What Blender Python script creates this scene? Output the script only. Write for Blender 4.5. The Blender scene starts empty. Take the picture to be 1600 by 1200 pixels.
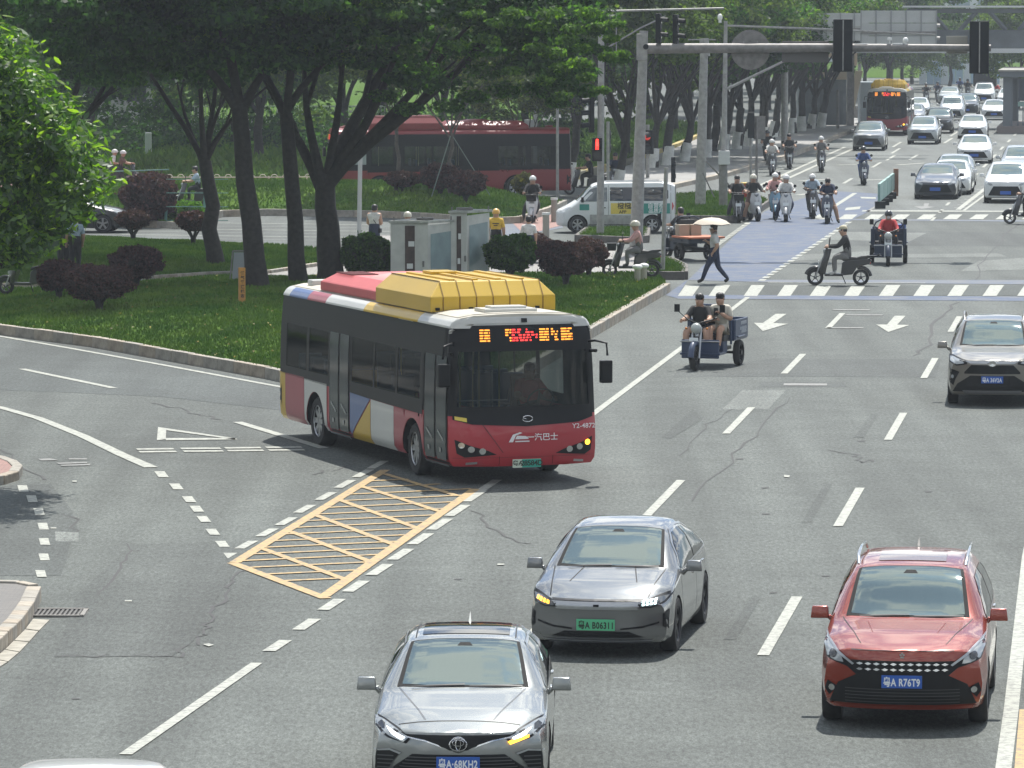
import bpy, bmesh, math, random
import numpy as np
from mathutils import Vector, Matrix
from mathutils.bvhtree import BVHTree
random.seed(7)
PI = math.pi
SC = bpy.context.scene
COL = SC.collection
# ---------------- camera ----------------
H = 8.05; FPX = 7500.0; PITCH = math.atan(590 / FPX)
cam_d = bpy.data.cameras.new('camera'); cam = bpy.data.objects.new('camera', cam_d); COL.objects.link(cam)
cam_d.sensor_width = 36; cam_d.lens = 36 * FPX / 1600; cam_d.clip_start = 1; cam_d.clip_end = 4000
cam.location = (0, 0, H); cam.rotation_euler = (PI / 2 - PITCH, 0, 0)
SC.camera = cam
# ---------------- light ----------------
SUN_EL = math.radians(60); SUN_AZ = math.radians(13)      # azimuth from +Y towards +X
sdir = Vector((math.sin(SUN_AZ) * math.cos(SUN_EL), math.cos(SUN_AZ) * math.cos(SUN_EL), math.sin(SUN_EL)))
W = bpy.data.worlds.new('World'); SC.world = W; W.use_nodes = True
nt = W.node_tree; nt.nodes.clear()
wo = nt.nodes.new('ShaderNodeOutputWorld'); bg = nt.nodes.new('ShaderNodeBackground')
sky = nt.nodes.new('ShaderNodeTexSky'); sky.sky_type = 'NISHITA'; sky.sun_disc = False
sky.sun_elevation = SUN_EL; sky.sun_rotation = SUN_AZ; sky.dust_density = 2.0
tc = nt.nodes.new('ShaderNodeTexCoord'); mp = nt.nodes.new('ShaderNodeMapping'); mp.inputs['Scale'].default_value = (1.15, 1.15, 1.5)
nz = nt.nodes.new('ShaderNodeTexNoise'); nz.inputs['Scale'].default_value = 13; nz.inputs['Detail'].default_value = 9; nz.inputs['Roughness'].default_value = .58
rp = nt.nodes.new('ShaderNodeValToRGB'); rp.color_ramp.elements[0].position = .47; rp.color_ramp.elements[1].position = .60
mx = nt.nodes.new('ShaderNodeMixRGB'); mx.inputs['Color2'].default_value = (13.5, 13.6, 13.0, 1)
L = nt.links.new
L(tc.outputs['Generated'], mp.inputs['Vector']); L(mp.outputs[0], nz.inputs['Vector']); L(nz.outputs[0], rp.inputs[0])
L(rp.outputs[0], mx.inputs['Fac']); ml = nt.nodes.new('ShaderNodeMixRGB'); ml.blend_type = 'MULTIPLY'; ml.inputs['Fac'].default_value = 1; ml.inputs['Color2'].default_value = (.42, .60, .80, 1); L(sky.outputs[0], ml.inputs['Color1']); L(ml.outputs[0], mx.inputs['Color1']); L(mx.outputs[0], bg.inputs['Color'])
bg.inputs['Strength'].default_value = .10; L(bg.outputs[0], wo.inputs['Surface'])
sl = bpy.data.lights.new('sun', 'SUN'); sl.energy = 5.0; sl.angle = math.radians(.55); sl.color = (1, .965, .90)
so = bpy.data.objects.new('sun', sl); COL.objects.link(so); so.rotation_euler = (-sdir).to_track_quat('-Z', 'Y').to_euler()
so.location = (0, 100, 60)
SC.view_settings.view_transform = 'Standard'; SC.view_settings.look = 'None'; SC.view_settings.exposure = 0.5
SC.view_settings.gamma = 1; SC.view_settings.use_curve_mapping = False
SC.render.engine = 'CYCLES'
try:
    SC.cycles.use_denoising = True; SC.cycles.max_bounces = 6; SC.cycles.transparent_max_bounces = 12
    SC.cycles.volume_bounces = 0; SC.cycles.volume_step_rate = 4
    SC.cycles.caustics_reflective = False; SC.cycles.caustics_refractive = False
    SC.cycles.use_adaptive_sampling = True
except Exception: pass

# ---------------- helpers ----------------
CP, SP = math.cos(PITCH), math.sin(PITCH)
def ray(u, v):
    a, b = (u - 800), (600 - v)
    return Vector((a, FPX * CP + b * SP, b * CP - FPX * SP))
def G(u, v, z=0.0):
    d = ray(u, v); t = (z - H) / d.z
    return Vector((d.x * t, d.y * t, z))
def P(u, v, Y):
    d = ray(u, v); t = Y / d.y
    return Vector((d.x * t, Y, H + d.z * t))
def ppm(v):                       # pixels of the photograph per metre at ground row v
    return (v - 10) / H
RTH = math.atan(980 / math.hypot(FPX, 590))                    # road heading
RD = Vector((math.sin(RTH), math.cos(RTH), 0)); RN = Vector((math.cos(RTH), -math.sin(RTH), 0))

MATS = {}
def mat(name, col, rough=.6, metal=0., nscale=0, namt=.25, bump=0., coat=0., spec=.5, emit=None, estr=1., bscale=None, ior=None, alpha=None):
    if name in MATS: return MATS[name]
    m = bpy.data.materials.new(name); m.use_nodes = True; n = m.node_tree; b = n.nodes['Principled BSDF']
    c = (*col, 1)
    b.inputs['Base Color'].default_value = c; b.inputs['Roughness'].default_value = rough; b.inputs['Metallic'].default_value = metal
    b.inputs['Specular IOR Level'].default_value = spec
    if name == 'tinted_glass': b.inputs['Specular Tint'].default_value = (.84, 1, .95, 1)
    if ior: b.inputs['IOR'].default_value = ior
    if coat: b.inputs['Coat Weight'].default_value = coat; b.inputs['Coat Roughness'].default_value = .04
    if emit: b.inputs['Emission Color'].default_value = (*emit, 1); b.inputs['Emission Strength'].default_value = estr
    if nscale:
        t = n.nodes.new('ShaderNodeTexCoord'); z = n.nodes.new('ShaderNodeTexNoise'); z.inputs['Scale'].default_value = nscale; z.inputs['Detail'].default_value = 6
        n.links.new(t.outputs['Object'], z.inputs['Vector'])
        h = n.nodes.new('ShaderNodeMapRange'); h.inputs[1].default_value = .3; h.inputs[2].default_value = .7
        h.inputs[3].default_value = 1 - namt; h.inputs[4].default_value = 1 + namt
        mxx = n.nodes.new('ShaderNodeVectorMath'); mxx.operation = 'SCALE'; mxx.inputs[0].default_value = col
        n.links.new(z.outputs[0], h.inputs[0]); n.links.new(h.outputs[0], mxx.inputs['Scale']); n.links.new(mxx.outputs[0], b.inputs['Base Color'])
        if bump:
            bz = z
            if bscale:
                bz = n.nodes.new('ShaderNodeTexNoise'); bz.inputs['Scale'].default_value = bscale; n.links.new(t.outputs['Object'], bz.inputs['Vector'])
            bu = n.nodes.new('ShaderNodeBump'); bu.inputs['Strength'].default_value = bump; bu.inputs['Distance'].default_value = .02
            n.links.new(bz.outputs[0], bu.inputs['Height']); n.links.new(bu.outputs[0], b.inputs['Normal'])
    MATS[name] = m
    return m

def mesh_from(name, verts, faces, mats=(), smooth=False, mi=None):
    me = bpy.data.meshes.new(name); me.from_pydata([tuple(v) for v in verts], [], faces); me.update()
    for m in mats: me.materials.append(m)
    if mi is not None: me.polygons.foreach_set('material_index', mi)
    if smooth: me.polygons.foreach_set('use_smooth', [True] * len(me.polygons))
    return me
def bm_mesh(name, bm, mats=(), smooth=False, recalc=True):
    if recalc: bmesh.ops.recalc_face_normals(bm, faces=bm.faces)
    me = bpy.data.meshes.new(name); bm.to_mesh(me); bm.free()
    for m in mats: me.materials.append(m)
    if smooth: me.polygons.foreach_set('use_smooth', [True] * len(me.polygons))
    return me
def link(name, data, parent=None, loc=None, rot=None, scale=None, kind=None, label=None, cat=None, group=None):
    o = bpy.data.objects.new(name, data); COL.objects.link(o)
    if parent: o.parent = parent
    if loc is not None: o.location = loc
    if rot is not None: o.rotation_euler = rot
    if scale is not None: o.scale = scale
    if kind: o['kind'] = kind
    if label: o['label'] = label
    if cat: o['category'] = cat
    if group: o['group'] = group
    return o
def thing(name, label, cat, loc=(0, 0, 0), rz=0, group=None):
    return link(name, None, None, loc, (0, 0, rz), None, None, label, cat, group)

class MB:                          # one mesh out of simple solids
    def __init__(s): s.v = []; s.f = []; s.m = []
    def add(s, v, f, mi=0):
        o = len(s.v); s.v += [tuple(x) for x in v]; s.f += [tuple(i + o for i in q) for q in f]; s.m += [mi] * len(f); return s
    def box(s, c, d, mi=0, M=None, taper=1.0):
        x, y, z = d[0] / 2, d[1] / 2, d[2] / 2
        pts = [Vector((sx * x * (taper if sz > 0 else 1), sy * y * (taper if sz > 0 else 1), sz * z)) for sz in (-1, 1) for sx, sy in ((-1, -1), (1, -1), (1, 1), (-1, 1))]
        if M is not None: pts = [M @ p for p in pts]
        c = Vector(c)
        return s.add([p + c for p in pts], [(0, 3, 2, 1), (4, 5, 6, 7), (0, 1, 5, 4), (1, 2, 6, 5), (2, 3, 7, 6), (3, 0, 4, 7)], mi)
    def tube(s, pts, r, n=8, mi=0, cap=True):
        pts = [Vector(p) for p in pts]; k = len(pts)
        if not hasattr(r, '__len__'): r = [r] * k
        V = []; up = None
        for i, p in enumerate(pts):
            t = (pts[min(i + 1, k - 1)] - pts[max(i - 1, 0)]).normalized()
            if up is None or abs(up.dot(t)) > .99: up = Vector((0, 0, 1)) if abs(t.z) < .9 else Vector((1, 0, 0))
            a = t.cross(up).normalized(); b = t.cross(a).normalized(); up = b.cross(t) if False else up
            for j in range(n):
                g = 2 * PI * j / n; V.append(p + (a * math.cos(g) + b * math.sin(g)) * r[i])
        F = []
        for i in range(k - 1):
            for j in range(n):
                q = (j + 1) % n; F.append((i * n + j, i * n + q, (i + 1) * n + q, (i + 1) * n + j))
        if cap: F.append(tuple(range(n - 1, -1, -1))); F.append(tuple((k - 1) * n + j for j in range(n)))
        return s.add(V, F, mi)
    def cyl(s, c, r, h, axis='z', n=16, mi=0, r2=None):
        c = Vector(c); a = {'x': Vector((1, 0, 0)), 'y': Vector((0, 1, 0)), 'z': Vector((0, 0, 1))}[axis]
        return s.tube([c - a * h / 2, c + a * h / 2], [r, r if r2 is None else r2], n, mi)
    def lathe(s, prof, axis='z', n=20, c=(0, 0, 0), mi=0):
        V = []; c = Vector(c); k = len(prof)
        for r, h in prof:
            for j in range(n):
                g = 2 * PI * j / n; x, y = r * math.cos(g), r * math.sin(g)
                V.append(c + (Vector((x, y, h)) if axis == 'z' else Vector((h, x, y)) if axis == 'x' else Vector((x, h, y))))
        F = [(i * n + j, i * n + (j + 1) % n, (i + 1) * n + (j + 1) % n, (i + 1) * n + j) for i in range(k - 1) for j in range(n)]
        return s.add(V, F, mi)
    def ell(s, c, r, n=12, k=8, mi=0, M=None, z0=-1.0):
        c = Vector(c); V = []
        for i in range(k + 1):
            ph = math.asin(max(-1, min(1, z0))) + (PI / 2 - math.asin(z0)) * i / k
            for j in range(n):
                g = 2 * PI * j / n; p = Vector((r[0] * math.cos(ph) * math.cos(g), r[1] * math.cos(ph) * math.sin(g), r[2] * math.sin(ph)))
                if M is not None: p = M @ p
                V.append(c + p)
        F = [(i * n + j, i * n + (j + 1) % n, (i + 1) * n + (j + 1) % n, (i + 1) * n + j) for i in range(k) for j in range(n)]
        return s.add(V, F, mi)
    def prism(s, poly, x0, x1, axis='x', mi=0):   # poly in the plane across the axis
        n = len(poly)
        def pt(a, b, h): return (h, a, b) if axis == 'x' else (a, h, b) if axis == 'y' else (a, b, h)
        V = [pt(a, b, x0) for a, b in poly] + [pt(a, b, x1) for a, b in poly]
        F = [tuple(range(n)), tuple(range(2 * n - 1, n - 1, -1))] + [(i, i + n, (i + 1) % n + n, (i + 1) % n) for i in range(n)]
        return s.add(V, F, mi)
    def mesh(s, name, mats, smooth=False, bevel=0, auto=None):
        me = mesh_from(name, s.v, s.f, mats if isinstance(mats, (list, tuple)) else [mats], False, s.m)
        bm = bmesh.new(); bm.from_mesh(me)
        bmesh.ops.remove_doubles(bm, verts=bm.verts, dist=1e-5)
        if bevel:
            ed = [e for e in bm.edges if len(e.link_faces) == 2 and e.calc_face_angle(0) > .6]
            bmesh.ops.bevel(bm, geom=ed, offset=bevel, segments=2, affect='EDGES', profile=.6, clamp_overlap=True)
        bmesh.ops.recalc_face_normals(bm, faces=bm.faces); bm.to_mesh(me); bm.free()
        if smooth or auto is not None:
            me.polygons.foreach_set('use_smooth', [True] * len(me.polygons))
            me.set_sharp_from_angle(angle=auto if auto is not None else .7)
        return me

def sheet(poly, z, name, m, parent=None, kind=None, wob=0):
    bm = bmesh.new(); vs = [bm.verts.new((p.x, p.y, z)) for p in poly]; f = bm.faces.new(vs)
    if f.normal.z < 0: f.normal_flip()
    bm.normal_update()
    for q in bm.faces:
        if q.normal.z < 0: q.normal_flip()
    return link(name, bm_mesh(name, bm, [m], recalc=False), parent, kind=kind)
def text_mesh(s, size, m, name='lettering', bold=0.0, extrude=0.0, align='CENTER', spacing=1.0):
    cu = bpy.data.curves.new(name, 'FONT'); cu.body = s; cu.size = size; cu.align_x = align; cu.align_y = 'CENTER'
    cu.offset = bold; cu.extrude = extrude; cu.resolution_u = 3; cu.space_character = spacing
    o = bpy.data.objects.new(name, cu); COL.objects.link(o)
    dg = bpy.context.evaluated_depsgraph_get(); me = bpy.data.meshes.new_from_object(o.evaluated_get(dg))
    bpy.data.objects.remove(o); bpy.data.curves.remove(cu)
    me.materials.clear(); me.materials.append(m); me.name = name
    return me
def lerp(a, b, t): return a + (b - a) * t
def sstep(a, b, x):
    t = max(0., min(1., (x - a) / (b - a))); return t * t * (3 - 2 * t)
# ---------------- the setting: road and markings ----------------
def asphalt(name='asphalt', col=(.078, .087, .081)):
    m = bpy.data.materials.new(name); m.use_nodes = True; n = m.node_tree; b = n.nodes['Principled BSDF']; k = n.links.new
    t = n.nodes.new('ShaderNodeTexCoord')
    def noise(sc, det=5, ro=.6, scale=None):
        z = n.nodes.new('ShaderNodeTexNoise'); z.inputs['Scale'].default_value = sc; z.inputs['Detail'].default_value = det; z.inputs['Roughness'].default_value = ro
        if scale:
            mp_ = n.nodes.new('ShaderNodeMapping'); mp_.inputs['Rotation'].default_value = (0, 0, RTH); mp_.inputs['Scale'].default_value = scale
            k(t.outputs['Object'], mp_.inputs['Vector']); k(mp_.outputs[0], z.inputs['Vector'])
        else: k(t.outputs['Object'], z.inputs['Vector'])
        return z
    def rng(src, a, b_, lo, hi):
        r = n.nodes.new('ShaderNodeMapRange'); r.inputs[1].default_value = a; r.inputs[2].default_value = b_; r.inputs[3].default_value = lo; r.inputs[4].default_value = hi
        k(src, r.inputs[0]); return r.outputs[0]
    def mul(a, c):
        q = n.nodes.new('ShaderNodeMath'); q.operation = 'MULTIPLY'; k(a, q.inputs[0]); k(c, q.inputs[1]); return q.outputs[0]
    fine = rng(noise(1.0, 3, .8, (17, 4.5, 1)).outputs[0], .3, .7, .52, 1.5)
    spk = rng(noise(1.0, 2, .9, (48, 13, 1)).outputs[0], .3, .7, .62, 1.42)
    mid = rng(noise(.9, 6, .62).outputs[0], .3, .7, .88, 1.12)
    big = rng(noise(.09, 4, .5).outputs[0], .35, .65, .87, 1.10)
    trk = rng(noise(1.0, 3, .5, (.95, .035, 1)).outputs[0], .35, .65, .78, 1.12)
    crs = rng(noise(1.0, 4, .6, (.25, .5, 1)).outputs[0], .35, .65, .97, 1.03)
    v = mul(mul(mul(fine, spk), mul(mid, big)), mul(trk, crs))
    s = n.nodes.new('ShaderNodeVectorMath'); s.operation = 'SCALE'; s.inputs[0].default_value = col; k(v, s.inputs['Scale']); k(s.outputs[0], b.inputs['Base Color'])
    b.inputs['Roughness'].default_value = .82; b.inputs['Specular IOR Level'].default_value = .35
    bu = n.nodes.new('ShaderNodeBump'); bu.inputs['Strength'].default_value = .35; bu.inputs['Distance'].default_value = .01
    k(noise(40, 2, .8).outputs[0], bu.inputs['Height']); k(bu.outputs[0], b.inputs['Normal'])
    return m
ASPH = asphalt()
ROAD = link('road', mesh_from('road', [(-260, 20, 0), (300, 20, 0), (900, 1700, 0), (-700, 1700, 0)], [(0, 1, 2, 3)], [ASPH]), kind='structure')
def wornpaint(name, col, wear=.5, sc=7):
    m = bpy.data.materials.new(name); m.use_nodes = True; n = m.node_tree; b = n.nodes['Principled BSDF']; k = n.links.new
    t = n.nodes.new('ShaderNodeTexCoord'); z = n.nodes.new('ShaderNodeTexNoise'); z.inputs['Scale'].default_value = sc; z.inputs['Detail'].default_value = 7; z.inputs['Roughness'].default_value = .75
    k(t.outputs['Object'], z.inputs['Vector'])
    r = n.nodes.new('ShaderNodeValToRGB'); r.color_ramp.elements[0].position = .62 - wear * .32; r.color_ramp.elements[1].position = .72 - wear * .2
    r.color_ramp.elements[0].color = (*col, 1); r.color_ramp.elements[1].color = (*(lerp(c, .11, .7) for c in col), 1)
    k(z.outputs[0], r.inputs[0]); k(r.outputs[0], b.inputs['Base Color']); b.inputs['Roughness'].default_value = .7
    return m
WP = wornpaint('white_road_paint', (.345, .355, .31), .55, 9); WPF = wornpaint('faded_road_paint', (.22, .225, .21), .9, 9)
YP = wornpaint('yellow_road_paint', (.42, .28, .11), .55, 9); BP = wornpaint('blue_road_paint', (.024, .050, .108), .5, 1.1)
BPF = wornpaint('faded_blue_paint', (.055, .08, .125), .7, 1.5)
def g(*uv): return [G(u, v) for u, v in uv]
def mark(name, uv, z=.012, m=None, label=None):
    o = sheet(g(*uv), z, name, m or WP, ROAD, None)
    if label: o['label'] = label
    return o
def strip(name, a, b, w, z=.012, m=None):              # painted strip between two ground points
    d = (b - a).normalized(); nn = Vector((d.y, -d.x, 0)) * w / 2
    return sheet([a - nn, a + nn, b + nn, b - nn], z, name, m or WP, ROAD)
def ribbon(name, pts, w, z=.012, m=None):
    V = []; k = len(pts)
    for i, p in enumerate(pts):
        t = (pts[min(i + 1, k - 1)] - pts[max(i - 1, 0)]).normalized(); nn = Vector((t.y, -t.x, 0)) * (w[i] if hasattr(w, '__len__') else w) / 2
        V += [(p.x - nn.x, p.y - nn.y, z), (p.x + nn.x, p.y + nn.y, z)]
    return link(name, mesh_from(name, V, [(2 * i, 2 * i + 1, 2 * i + 3, 2 * i + 2) for i in range(k - 1)], [m or WP]), ROAD)
# dashed lane lines, 6 m dash in a 15 m period
def dashes(u0, v0, s0, s1, per=15, ln=6, w=.15):
    a = G(u0, v0); s = s0
    while s <= s1:
        strip('lane_dash', a + RD * (s - ln / 2), a + RD * (s + ln / 2), w); s += per
dashes(1220, 977, 0, 62); dashes(1039, 777, -15.2, 59)
dashes(1497, 507, 122, 330); dashes(1303, 503, 122, 340); dashes(1303, 503, 60, 110, 7, 3, .12)
strip('lane_line', G(922, 651), G(1061, 547), .15); strip('lane_line', G(1061, 547), G(1168, 465), .14)
strip('lane_line', G(401, 1037), G(196, 1180), .145)
ribbon('edge_line', g((1560, 1260), (1580, 1110), (1592, 1000), (1606, 870), (1622, 790)), .17)
strip('yellow_line', G(1596, 1215), G(1604, 1110), .16, .012, YP)
for u, v in ((433, 1010), (479, 976.5), (518, 945.5), (556, 917), (593, 891), (626, 867), (657, 843), (687, 820), (714.5, 798.5), (741, 776), (764, 759)):
    strip('lane_dash', G(u - 13, v + 8.5), G(u + 13, v - 8.5), .17)
for u, v in ((385, 852), (417, 833), (447, 815.5), (476, 796), (509, 776), (539, 757), (567, 740.5), (590, 727)):
    strip('lane_dash', G(u - 11, v + 6), G(u + 11, v - 6), .155)
for u, v in ((252, 742), (275, 761), (295, 781), (307, 796), (318, 812), (332, 832), (347, 851)):
    mark('lane_dash', ((u - 11, v - 4.6), (u + 5, v - 4.6), (u + 12, v + 4.6), (u - 4, v + 4.6)))
mark('lane_dash', ((349, 865), (371, 865), (356, 874)))
for u, v in ((36, 764), (50, 780), (61, 800), (67.5, 823), (69.5, 847), (69, 871), (64, 897), (52, 928)):
    mark('lane_dash', ((u - 9, v - 5), (u + 6, v - 5), (u + 9, v + 5.5), (u - 6, v + 5.5)))
ribbon('edge_line', g((-30, 631), (0, 637), (60, 654), (130, 682), (190, 711), (236, 731)), [.2, .2, .21, .22, .23, .25])
ribbon('edge_line', g((-40, 518), (0, 526), (100, 543), (250, 570), (400, 598), (520, 620), (640, 640)), .16)
strip('lane_line', G(34, 577), G(178, 607), .18); strip('lane_line', G(371, 660), G(506, 701), .2)
for i, (a, b) in enumerate(((212, 270), (281, 343), (350, 406), (414, 470))):
    for dv in (0, 4.2): mark('give_way_dash', ((a + dv, 701.5 - i * .9 + dv), (b + dv, 700.9 - i * .9 + dv), (b + 3 + dv, 703.2 - i * .9 + dv), (a + 3 + dv, 703.8 - i * .9 + dv)))
mark('give_way_triangle', ((247, 668), (260, 670), (259, 687), (245, 689)))
mark('give_way_triangle', ((260, 670), (370, 686), (366, 687.5), (260, 673)))
mark('give_way_triangle', ((259, 685.4), (259, 688.8), (371, 687.5), (366, 685.2)))
for q in (((60, 718), (78, 717), (92, 720), (64, 720.5)), ((88, 724), (136, 722.5), (136, 724.5), (92, 726)), ((94, 727), (142, 725.5), (140, 728), (96, 729)), ((107, 717), (136, 717), (135, 719), (108, 719))):
    mark('faded_marking', q, .012, WPF)
for q in (((113, 752), (120, 752), (120, 754), (113, 754)), ((317, 1008), (326, 1006.5), (334, 1009), (326, 1011.5)), ((195, 939), (206, 939), (206, 941), (195, 941)), ((79, 825), (88, 825), (88, 827), (79, 827)), ((1225, 743), (1234, 744), (1233, 747), (1225, 746)), ((777, 882), (788, 882), (788, 884), (777, 884))):
    mark('litter_scrap', q, .014, WP)
# yellow waiting box
def yb(*uv, w=.3):
    p = g(*uv); ribbon('waiting_box_line', p, w, .0125, YP)
TL, TR, BR, BL = (602, 735), (742, 765), (506, 933), (367, 880)
def e(a, b, t): return (lerp(a[0], b[0], t), lerp(a[1], b[1], t))
yb(TL, BL, w=.17); yb(TR, BR, w=.17)
def gv(a, b, t):            # a point on a line measured on the ground, given back as a ground point
    return G(*a).lerp(G(*b), t)
strip('waiting_box_line', G(363, 880.5), G(509, 936), .17, .0130, YP)
for ua, va, ub, vb in ((600, 741, 716, 776), (563, 760, 690, 801), (528, 781, 657, 828), (491, 805, 618, 853), (453, 831, 582, 880), (410, 858, 543, 908)):
    strip('waiting_box_line', G(ua, va), G(ub, vb), .125, .0135, YP)
for k_ in range(17):
    v = 742 + k_ * 10.4
    u0 = lerp(602, 367, min(1, (v - 735) / 145)) + 3 if v < 880 else lerp(367, 506, (v - 880) / 53) + 2
    u1 = lerp(742, 506, (v - 9 - 765) / 168) - 4 if v - 9 > 765 else lerp(602, 742, (v - 9 - 735) / 30) - 2
    if u1 - u0 > 12: strip('waiting_box_line', G(u0, v), G(u1, v - (u1 - u0) * .045), .13, .0128, YP)
# straight-ahead arrows
mark('arrow_marking', ((1212, 491), (1229, 491), (1208, 505.5), (1231, 506.5), (1192, 518), (1178, 505), (1192, 505.3)))
mark('arrow_marking', ((1398, 494), (1415, 494), (1402, 508), (1421, 508.5), (1388, 519.5), (1369, 507.6), (1386, 507.8)))
# crosswalks
CW = asphalt('crosswalk_asphalt', (.060, .069, .065))
for a, b in ((1095, 1120), (1142, 1174), (1195, 1226), (1247, 1276), (1300, 1331), (1353, 1385), (1407, 1440), (1461, 1492), (1514, 1546), (1570, 1601)):
    mark('asphalt_patch', ((a, 446.5), (b, 446.5), (b - 12, 462), (a - 12, 462)), .006, CW)
for a, b in ((1071, 1094), (1119, 1141), (1174, 1195), (1226, 1247), (1277, 1300), (1331, 1353), (1385, 1407), (1439, 1461), (1492, 1514), (1547, 1569), (1601, 1625)):
    mark('crosswalk_stripe', ((a, 446), (b, 446), (b - 12, 463), (a - 12, 463)))
for i in range(9):
    u = 1274 + 41 * i; mark('crosswalk_stripe', ((u + 5, 335.5), (u + 25, 335.5), (u + 16, 343), (u - 6, 343)))
mark('lane_line', ((1348, 329), (1640, 330), (1640, 331.6), (1346, 330.8)))
# blue painted bicycle ground
mark('blue_paint', ((1075, 437), (1040, 461.5), (1060, 467), (1640, 471), (1640, 464), (1060, 461)), .008, BP)
mark('blue_paint', ((1075, 438), (1167, 350), (1196, 330), (1270, 305), (1310, 299), (1372, 303), (1385, 317), (1325, 347), (1186, 441)), .008, BP)
mark('blue_paint', ((1186, 441), (1640, 445), (1640, 438), (1192, 437.5)), .0075, BPF)
mark('blue_paint', ((1298, 344), (1640, 347), (1640, 344.6), (1300, 342)), .0075, BPF)
strip('lane_line', G(1200, 441.6), G(1446, 442.6), .14); strip('lane_line', G(1058, 467.3), G(1230, 468), .1, .012, WPF)
for k_ in range(17):
    t = k_ / 16; u = lerp(1167, 1108, t); v = lerp(350, 392, t) ; strip('lane_dash', G(u - 2.6, v + 1.8), G(u + 2.4, v - 1.6), .2)
for k_ in range(22):
    t = (k_ + .5) / 22; u = lerp(1329, 1188, t); v = lerp(346, 440, t); strip('lane_dash', G(u - 2.3, v + 1.3), G(u + 2.0, v - 1.1), .2)
strip('lane_line', G(1303, 323), G(1336, 302), .2)
mark('faded_marking', ((1322, 325), (1345, 323), (1343, 327), (1320, 329)), .012, WP); mark('faded_marking', ((1344, 308), (1368, 308.5), (1369, 311), (1346, 310.5)), .012, WP)
for a, b in (((1355, 331), (1377, 318)), ((1160, 364), (1192, 364.5)), ((1132, 415.5), (1170, 416)), ((1208, 366), (1238, 366))): strip('lane_line', G(*a), G(*b), .14, .012, WPF)
# worn pale patches in the middle of the junction
PALE = asphalt('pale_asphalt', (.125, .136, .127)); DARK = asphalt('dark_asphalt', (.061, .068, .065))
for uv in (((1120, 405), (1370, 392), (1376, 402), (1140, 412)), ((1418, 397), (1560, 396), (1574, 401), (1420, 403)), ((1290, 362), (1448, 364), (1420, 378), (1275, 374)), ((1530, 408), (1640, 400), (1640, 420), (1500, 424)), ((1160, 610), (1228, 610), (1200, 640), (1128, 640))): mark('asphalt_patch', uv, .004, PALE)
for uv in (((1290, 357), (1640, 366), (1640, 385), (1330, 384)), ((1060, 577), (1210, 560), (1470, 562), (1462, 590), (1220, 588), (1050, 590)), ((1186, 597), (1318, 598), (1325, 605), (1190, 605))): mark('asphalt_patch', uv, .0032, DARK)
mark('faded_marking', ((1225, 599.5), (1292, 600), (1292, 603.2), (1224, 603)), .012, WPF)
for i, (u, v) in enumerate(((1300, 484), (1320, 492), (1290, 512))):
    mark('faded_marking', ((u, v), (u + 60, v), (u + 58, v + 1.6), (u + 4, v + 1.4)), .012, WPF)
PD = asphalt('patched_asphalt', (.058, .065, .062))
mark('asphalt_patch', ((-40, 765), (28, 757), (80, 757), (112, 797), (122, 828), (110, 848), (103, 880), (95, 900), (-40, 900)), .004, PD)
mark('asphalt_patch', ((86, 831), (123, 832), (123, 847), (87, 846)), .0055, PALE)
mark('asphalt_patch', ((205, 851), (395, 846), (340, 935), (322, 975), (300, 1004), (268, 1026), (85, 1027), (120, 930)), .0045, asphalt('mid_asphalt', (.067, .0745, .070)))
STK = asphalt('rubber_streak', (.060, .067, .063))
for uv in (((1098, 655), (1082, 640), (1034, 684), (1048, 686)), ((1372, 650), (1362, 646), (1334, 684), (1350, 684)), ((1300, 757), (1288, 756), (1252, 818), (1268, 816)), ((1190, 932), (1176, 930), (1130, 1000), (1150, 1000))): mark('tyre_streak', uv, .005, STK)
mark('asphalt_patch', ((-60, 523), (150, 546), (420, 597), (640, 641), (700, 662), (560, 652), (430, 640), (250, 620), (100, 613), (-60, 608)), .0036, asphalt('slip_road_asphalt', (.064, .073, .071)))  # darker asphalt tone over the left slip road
# cracks, joints
TAR = mat('tar_crack', (.035, .035, .036), .8)
def crack(uv, w=.05, n=5, jit=.1, z=.0062):
    p = g(*uv); q = []
    for i in range(len(p) - 1):
        for j in range(n): q.append(p[i].lerp(p[i + 1], j / n) + Vector((random.uniform(-jit, jit), random.uniform(-jit, jit) * 2, 0)))
    q.append(p[-1]); ribbon('road_crack', q, [w * random.uniform(.5, 1.4) for _ in q], z, TAR)
crack(((395, 880), (372, 905), (345, 935), (332, 965), (320, 990), (300, 1006), (275, 1026), (180, 1027), (85, 1025)), .05)
crack(((1235, 620), (1195, 665), (1150, 710), (1082, 782)), .035); crack(((1495, 472), (1462, 500), (1450, 540), (1428, 556)), .07)
crack(((1590, 350), (1540, 400), (1522, 440)), .05); crack(((560, 725), (520, 735), (490, 742)), .04)
crack(((1296, 704), (1335, 712), (1350, 722), (1366, 719)), .05); crack(((240, 629), (300, 645), (345, 656)), .06); crack(((0, 700), (30, 720), (70, 750)), .05)
crack(((103, 805), (116, 812), (120, 832)), .05); crack(((740, 800), (780, 830), (830, 850)), .04); crack(((205, 851), (188, 880), (150, 930)), .04)
crack(((1140, 640), (1100, 668), (1062, 712)), .03)
for u, v in ((1155, 717), (1195, 762), (1196, 803), (1345, 689), (1450, 768), (1208, 926), (968, 1012), (1290, 900), (118, 1092), (715, 905)):
    mark('road_crack', ((u - 6, v), (u + 6, v - .5), (u + 7, v + 1), (u - 5, v + 1.5)), .0064, TAR)
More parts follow.
